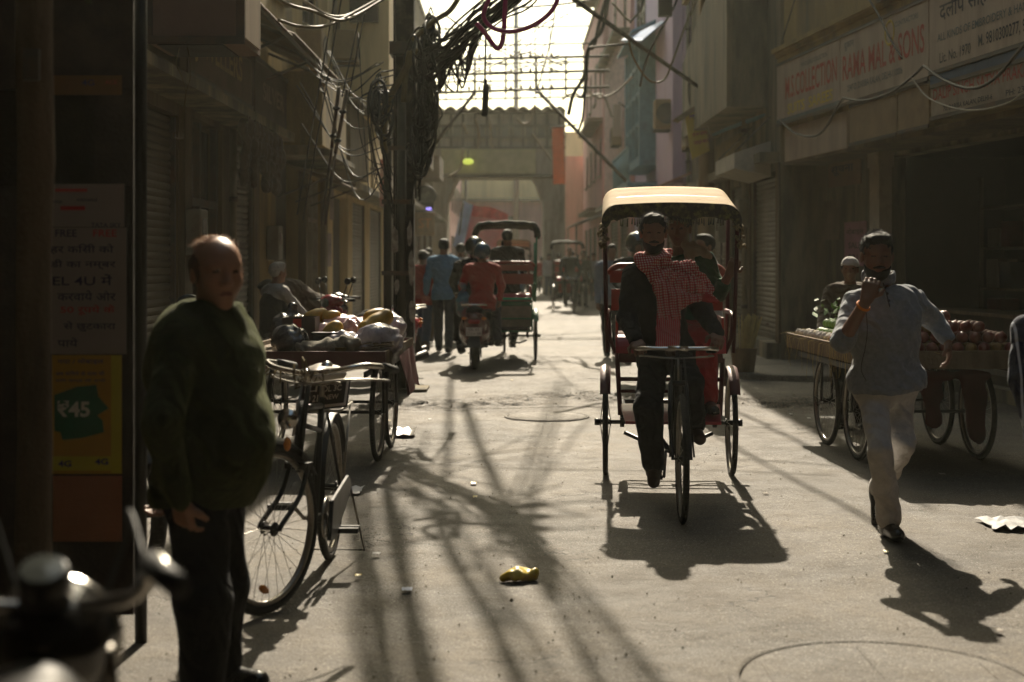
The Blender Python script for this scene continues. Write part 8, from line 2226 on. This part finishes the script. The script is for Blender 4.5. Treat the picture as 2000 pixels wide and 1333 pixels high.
def putf(k, lx, ly, z):
    o = protos[k]
    if k in used: o = o.copy(); COL.objects.link(o)
    used[k] = 1; o.location = (2.98 + lx * cc - ly * ss, 10.95 + lx * ss + ly * cc, z); o.rotation_euler = (q.uniform(-.5, .5), q.uniform(-.5, .5), q.uniform(0, 6))
zb2 = .825
for j in range(12):
    for i in range(2): putf('w' if j > 3 else 'r', -.50 + i * .078, -.35 + j * .13, zb2 + .036)
for i in range(5):
    for j in range(6): putf('g', -.34 + i * .08, .58 + j * .082, zb2 + .05 + .012 * i)
for i in range(4):
    for j in range(5): putf('g', -.30 + i * .08, .62 + j * .082, zb2 + .12 + .012 * i)
for lay, (nx, ny) in enumerate(((9, 5), (8, 4), (6, 3), (3, 2))):
    for i in range(nx):
        for j in range(ny): putf('y' if q.random() < (.35 if lay == 0 else .12) else 'r', -.32 + lay * .045 + i * .092, -1.12 + lay * .045 + j * .092, zb2 + .04 + lay * .072)
b = MB()
for i in range(420):
    x = q.uniform(-.56, -.25) if q.random() < .6 else q.uniform(-.5, .5); y = q.uniform(-1.2, 1.2); z = zb2 + q.uniform(.002, .05); l = q.uniform(.05, .16); a = q.uniform(0, 6.28)
    dz = q.uniform(-.02, .03)
    b.tube([(x, y, z), (x + l * .5 * math.cos(a), y + l * .5 * math.sin(a), z + .02), (x + l * math.cos(a), y + l * math.sin(a), z + dz)], .0013, 3)
for i in range(46):
    y = q.uniform(-1.2, 1.2); x = -.57; l = q.uniform(.08, .30); b.tube([(x + .05, y, zb2 + .03), (x - .03, y + q.gauss(0, .02), zb2), (x - .035 + q.gauss(0, .02), y + q.gauss(0, .03), zb2 - l)], .0014, 3)
o = b.build('straw', STR); o.location = (2.98, 10.95, 0); o.rotation_euler = (0, 0, .05); tag(o, 'loose straw spilling over the edge of the fruit cart', 'straw', kind='stuff')
T = thing('leaf_bunch', 'bunch of bright green leaves behind the guavas', 'leaves', (2.75, 11.7, 1.0)); b = MB()
for i in range(70):
    c = Vector((2.72 + q.gauss(0, .10), 11.75 + q.gauss(0, .16), 1.0 + abs(q.gauss(0, .07)))); a = q.uniform(0, 6.28); e = q.uniform(-.3, .9); d = Vector((math.cos(a) * math.cos(e), math.sin(a) * math.cos(e), math.sin(e))); s_ = d.cross(Vector((0, 0, 1))).normalized(); l = q.uniform(.05, .11)
    b.add([c, c + d * l * .5 + s_ * l * .22, c + d * l, c + d * l * .5 - s_ * l * .22], [(0, 1, 2, 3)])
b.build('leaves', mat('leaf_green', (.10, .22, .03), .5, var=.3), T, split=False); settle(T)
T = thing('sack', 'dark red cloth hanging under the near end of the fruit cart', 'cloth', (3.1, 9.85, .3)); o = SDF().cap((2.9, 10.0, .66), (3.35, 10.0, .66), .04, .04, .05).cap((2.95, 10.0, .6), (2.97, 10.0, .35), .07, .05, .05, ((0, 1, 0), .3)).cap((3.25, 10.0, .6), (3.27, 10.0, .25), .10, .07, .05, ((0, 1, 0), .3)); sdf_obj(o, .016, 'body', mat('cloth_maroon', (.07, .008, .008), .9), T, wr=(.012, 22, 1)); settle(T)
T = thing('broom_bundle', 'pale bundle of reeds in a basket beyond the right side of the rickshaw', 'bundle', (2.9, 17.2, .08)); b = MB(); 
for i in range(60): a = q.uniform(0, 6.28); r_ = q.uniform(0, .10); b.tube([(2.9 + r_ * math.cos(a) * .5, 17.8 + r_ * math.sin(a) * .5, .09), (2.98 + r_ * 1.7 * math.cos(a), 17.8 + r_ * 1.7 * math.sin(a), .72 + q.uniform(-.08, .08))], .006, 4)
b.build('reeds', STR, T, split=False); b = MB(); b.lathe((2.9, 17.8, .075), [(.001, 0), (.13, 0), (.17, .28), (.18, .3), (.16, .27), (.12, .02)], 20); b.build('basket', WOOD, T); settle(T)

# ------------------------------------------------------------------ litter on the road
def scrap(label, x, y, w, l, m, seed, h_=.012, cat='litter', name='paper_scrap', group=None):
    p = G(x, y); qq = random.Random(seed); n = 7; vs = []
    for i in range(n):
        for j in range(n): vs.append((p.x + (i / (n - 1) - .5) * w + qq.gauss(0, w * .03), p.y + (j / (n - 1) - .5) * l + qq.gauss(0, l * .03), .012 + h_ * abs(math.sin(i * 1.7 + seed) * math.cos(j * 1.3 + seed * 2)) + qq.uniform(0, h_ * .25)))
    k = n * n; vs += [(a, b_, c - .0015) for a, b_, c in vs]
    fs = [(i * n + j, (i + 1) * n + j, (i + 1) * n + j + 1, i * n + j + 1) for i in range(n - 1) for j in range(n - 1)]; fs += [tuple(k + t for t in reversed(f)) for f in fs]
    o = MB().add(vs, fs, True).build(name, m); tag(o, label, cat, group); return setorigin(o, (p.x, p.y, .01))
LW = mat('litter_white', (.62, .60, .58), .6, var=.1); LY = mat('litter_yellow', (.60, .44, .04), .35, var=.3, scale=20, dirt=(.6, .5, .4), damt=.4, dscale=14, spec=.6)
c = G(1018, 1137); o = SDF().cap((c.x - .05, c.y, .03), (c.x + .06, c.y + .01, .028), .026, .024, .02).ell((c.x - .02, c.y - .02, .035), (.05, .035, .03), .02).ell((c.x + .03, c.y + .02, .035), (.045, .04, .022), .02).cap((c.x - .08, c.y - .01, .02), (c.x - .05, c.y, .02), .018, .012, .02).cut((0, 0, .006), (0, 0, -1))
ob = sdf_obj(o, .005, 'wrapper', LY, None, wr=(.007, 60, 2)); tag(ob, 'crumpled yellow plastic wrapper lying in the middle of the road', 'wrapper'); setorigin(ob, (c.x, c.y, .006))
scrap('pale blue-white paper folded on the road behind the bicycle', 684, 962, .15, .26, LW, 1); scrap('small white scrap left of the wrapper', 795, 1157, .045, .06, mat('litter_blue', (.4, .45, .6), .6), 2, .006)
scrap('torn dark and white sheet near the right edge of the road', 1968, 1030, .24, .34, mat('litter_grey', (.25, .25, .25), .6, dirt=(.04, .04, .04), damt=.5, dscale=9), 3, .03)
scrap('thin clear bag on the rough patch beside the handcart', 785, 850, .22, .3, mat('litter_clear', (.32, .30, .27), .3), 4, .04)
for i, (x, y) in enumerate(((735, 1087), (928, 975), (1560, 700), (840, 822), (760, 825), (1495, 968), (905, 1400), (700, 1130), (1950, 1238), (1545, 812), (1000, 745), (790, 758), (760, 762), (925, 948), (870, 760), (660, 915), (1730, 1083), (1840, 930), (1580, 820), (812, 756))):
    scrap('tiny pale scrap of paper trodden into the road', x, y, q.uniform(.015, .04), q.uniform(.02, .06), (LW, LY, PAPER)[i % 3], 10 + i, .008, group='tiny scraps on the road')
# pebbles and grit: nobody could count them
b = MB()
for i in range(1500):
    u = q.random(); Y_ = 4.3 + 15 * u ** 1.5; X_ = q.uniform(-2.9, 3.1)
    if abs(Y_ - 15) < .8 or q.random() < .55: pass
    r_ = abs(q.gauss(0, .0035)) + .0015
    if 14.2 < Y_ < 15.8: r_ *= 1.8
    elif r_ > .006: r_ *= .6
    b.add([(X_ + r_ * math.cos(a), Y_ + r_ * math.sin(a), .004) for a in (0, 1.6, 3.1, 4.7)] + [(X_, Y_, .006 + r_ * 1.2)], [(0, 1, 4), (1, 2, 4), (2, 3, 4), (3, 0, 4)])
o = b.build('grit', CON); tag(o, 'grit and pebbles scattered over the road', 'gravel', kind='stuff')
# ------------------------------------------------------------------ haze
hz = bpy.data.materials.new('haze_air'); hz.use_nodes = True
hn = hz.node_tree; hn.nodes.clear()
_ho = hn.nodes.new('ShaderNodeOutputMaterial'); _hv = hn.nodes.new('ShaderNodeVolumePrincipled')
_hv.inputs['Color'].default_value = (.93, .94, .76, 1)
_hv.inputs['Density'].default_value = 0.00065
_hv.inputs['Anisotropy'].default_value = 0.55
hn.links.new(_hv.outputs[0], _ho.inputs['Volume'])
o = MB().box((0, 39, 5.6), (26, 110, 15.0)).build('haze', hz)
o['kind'] = 'stuff'
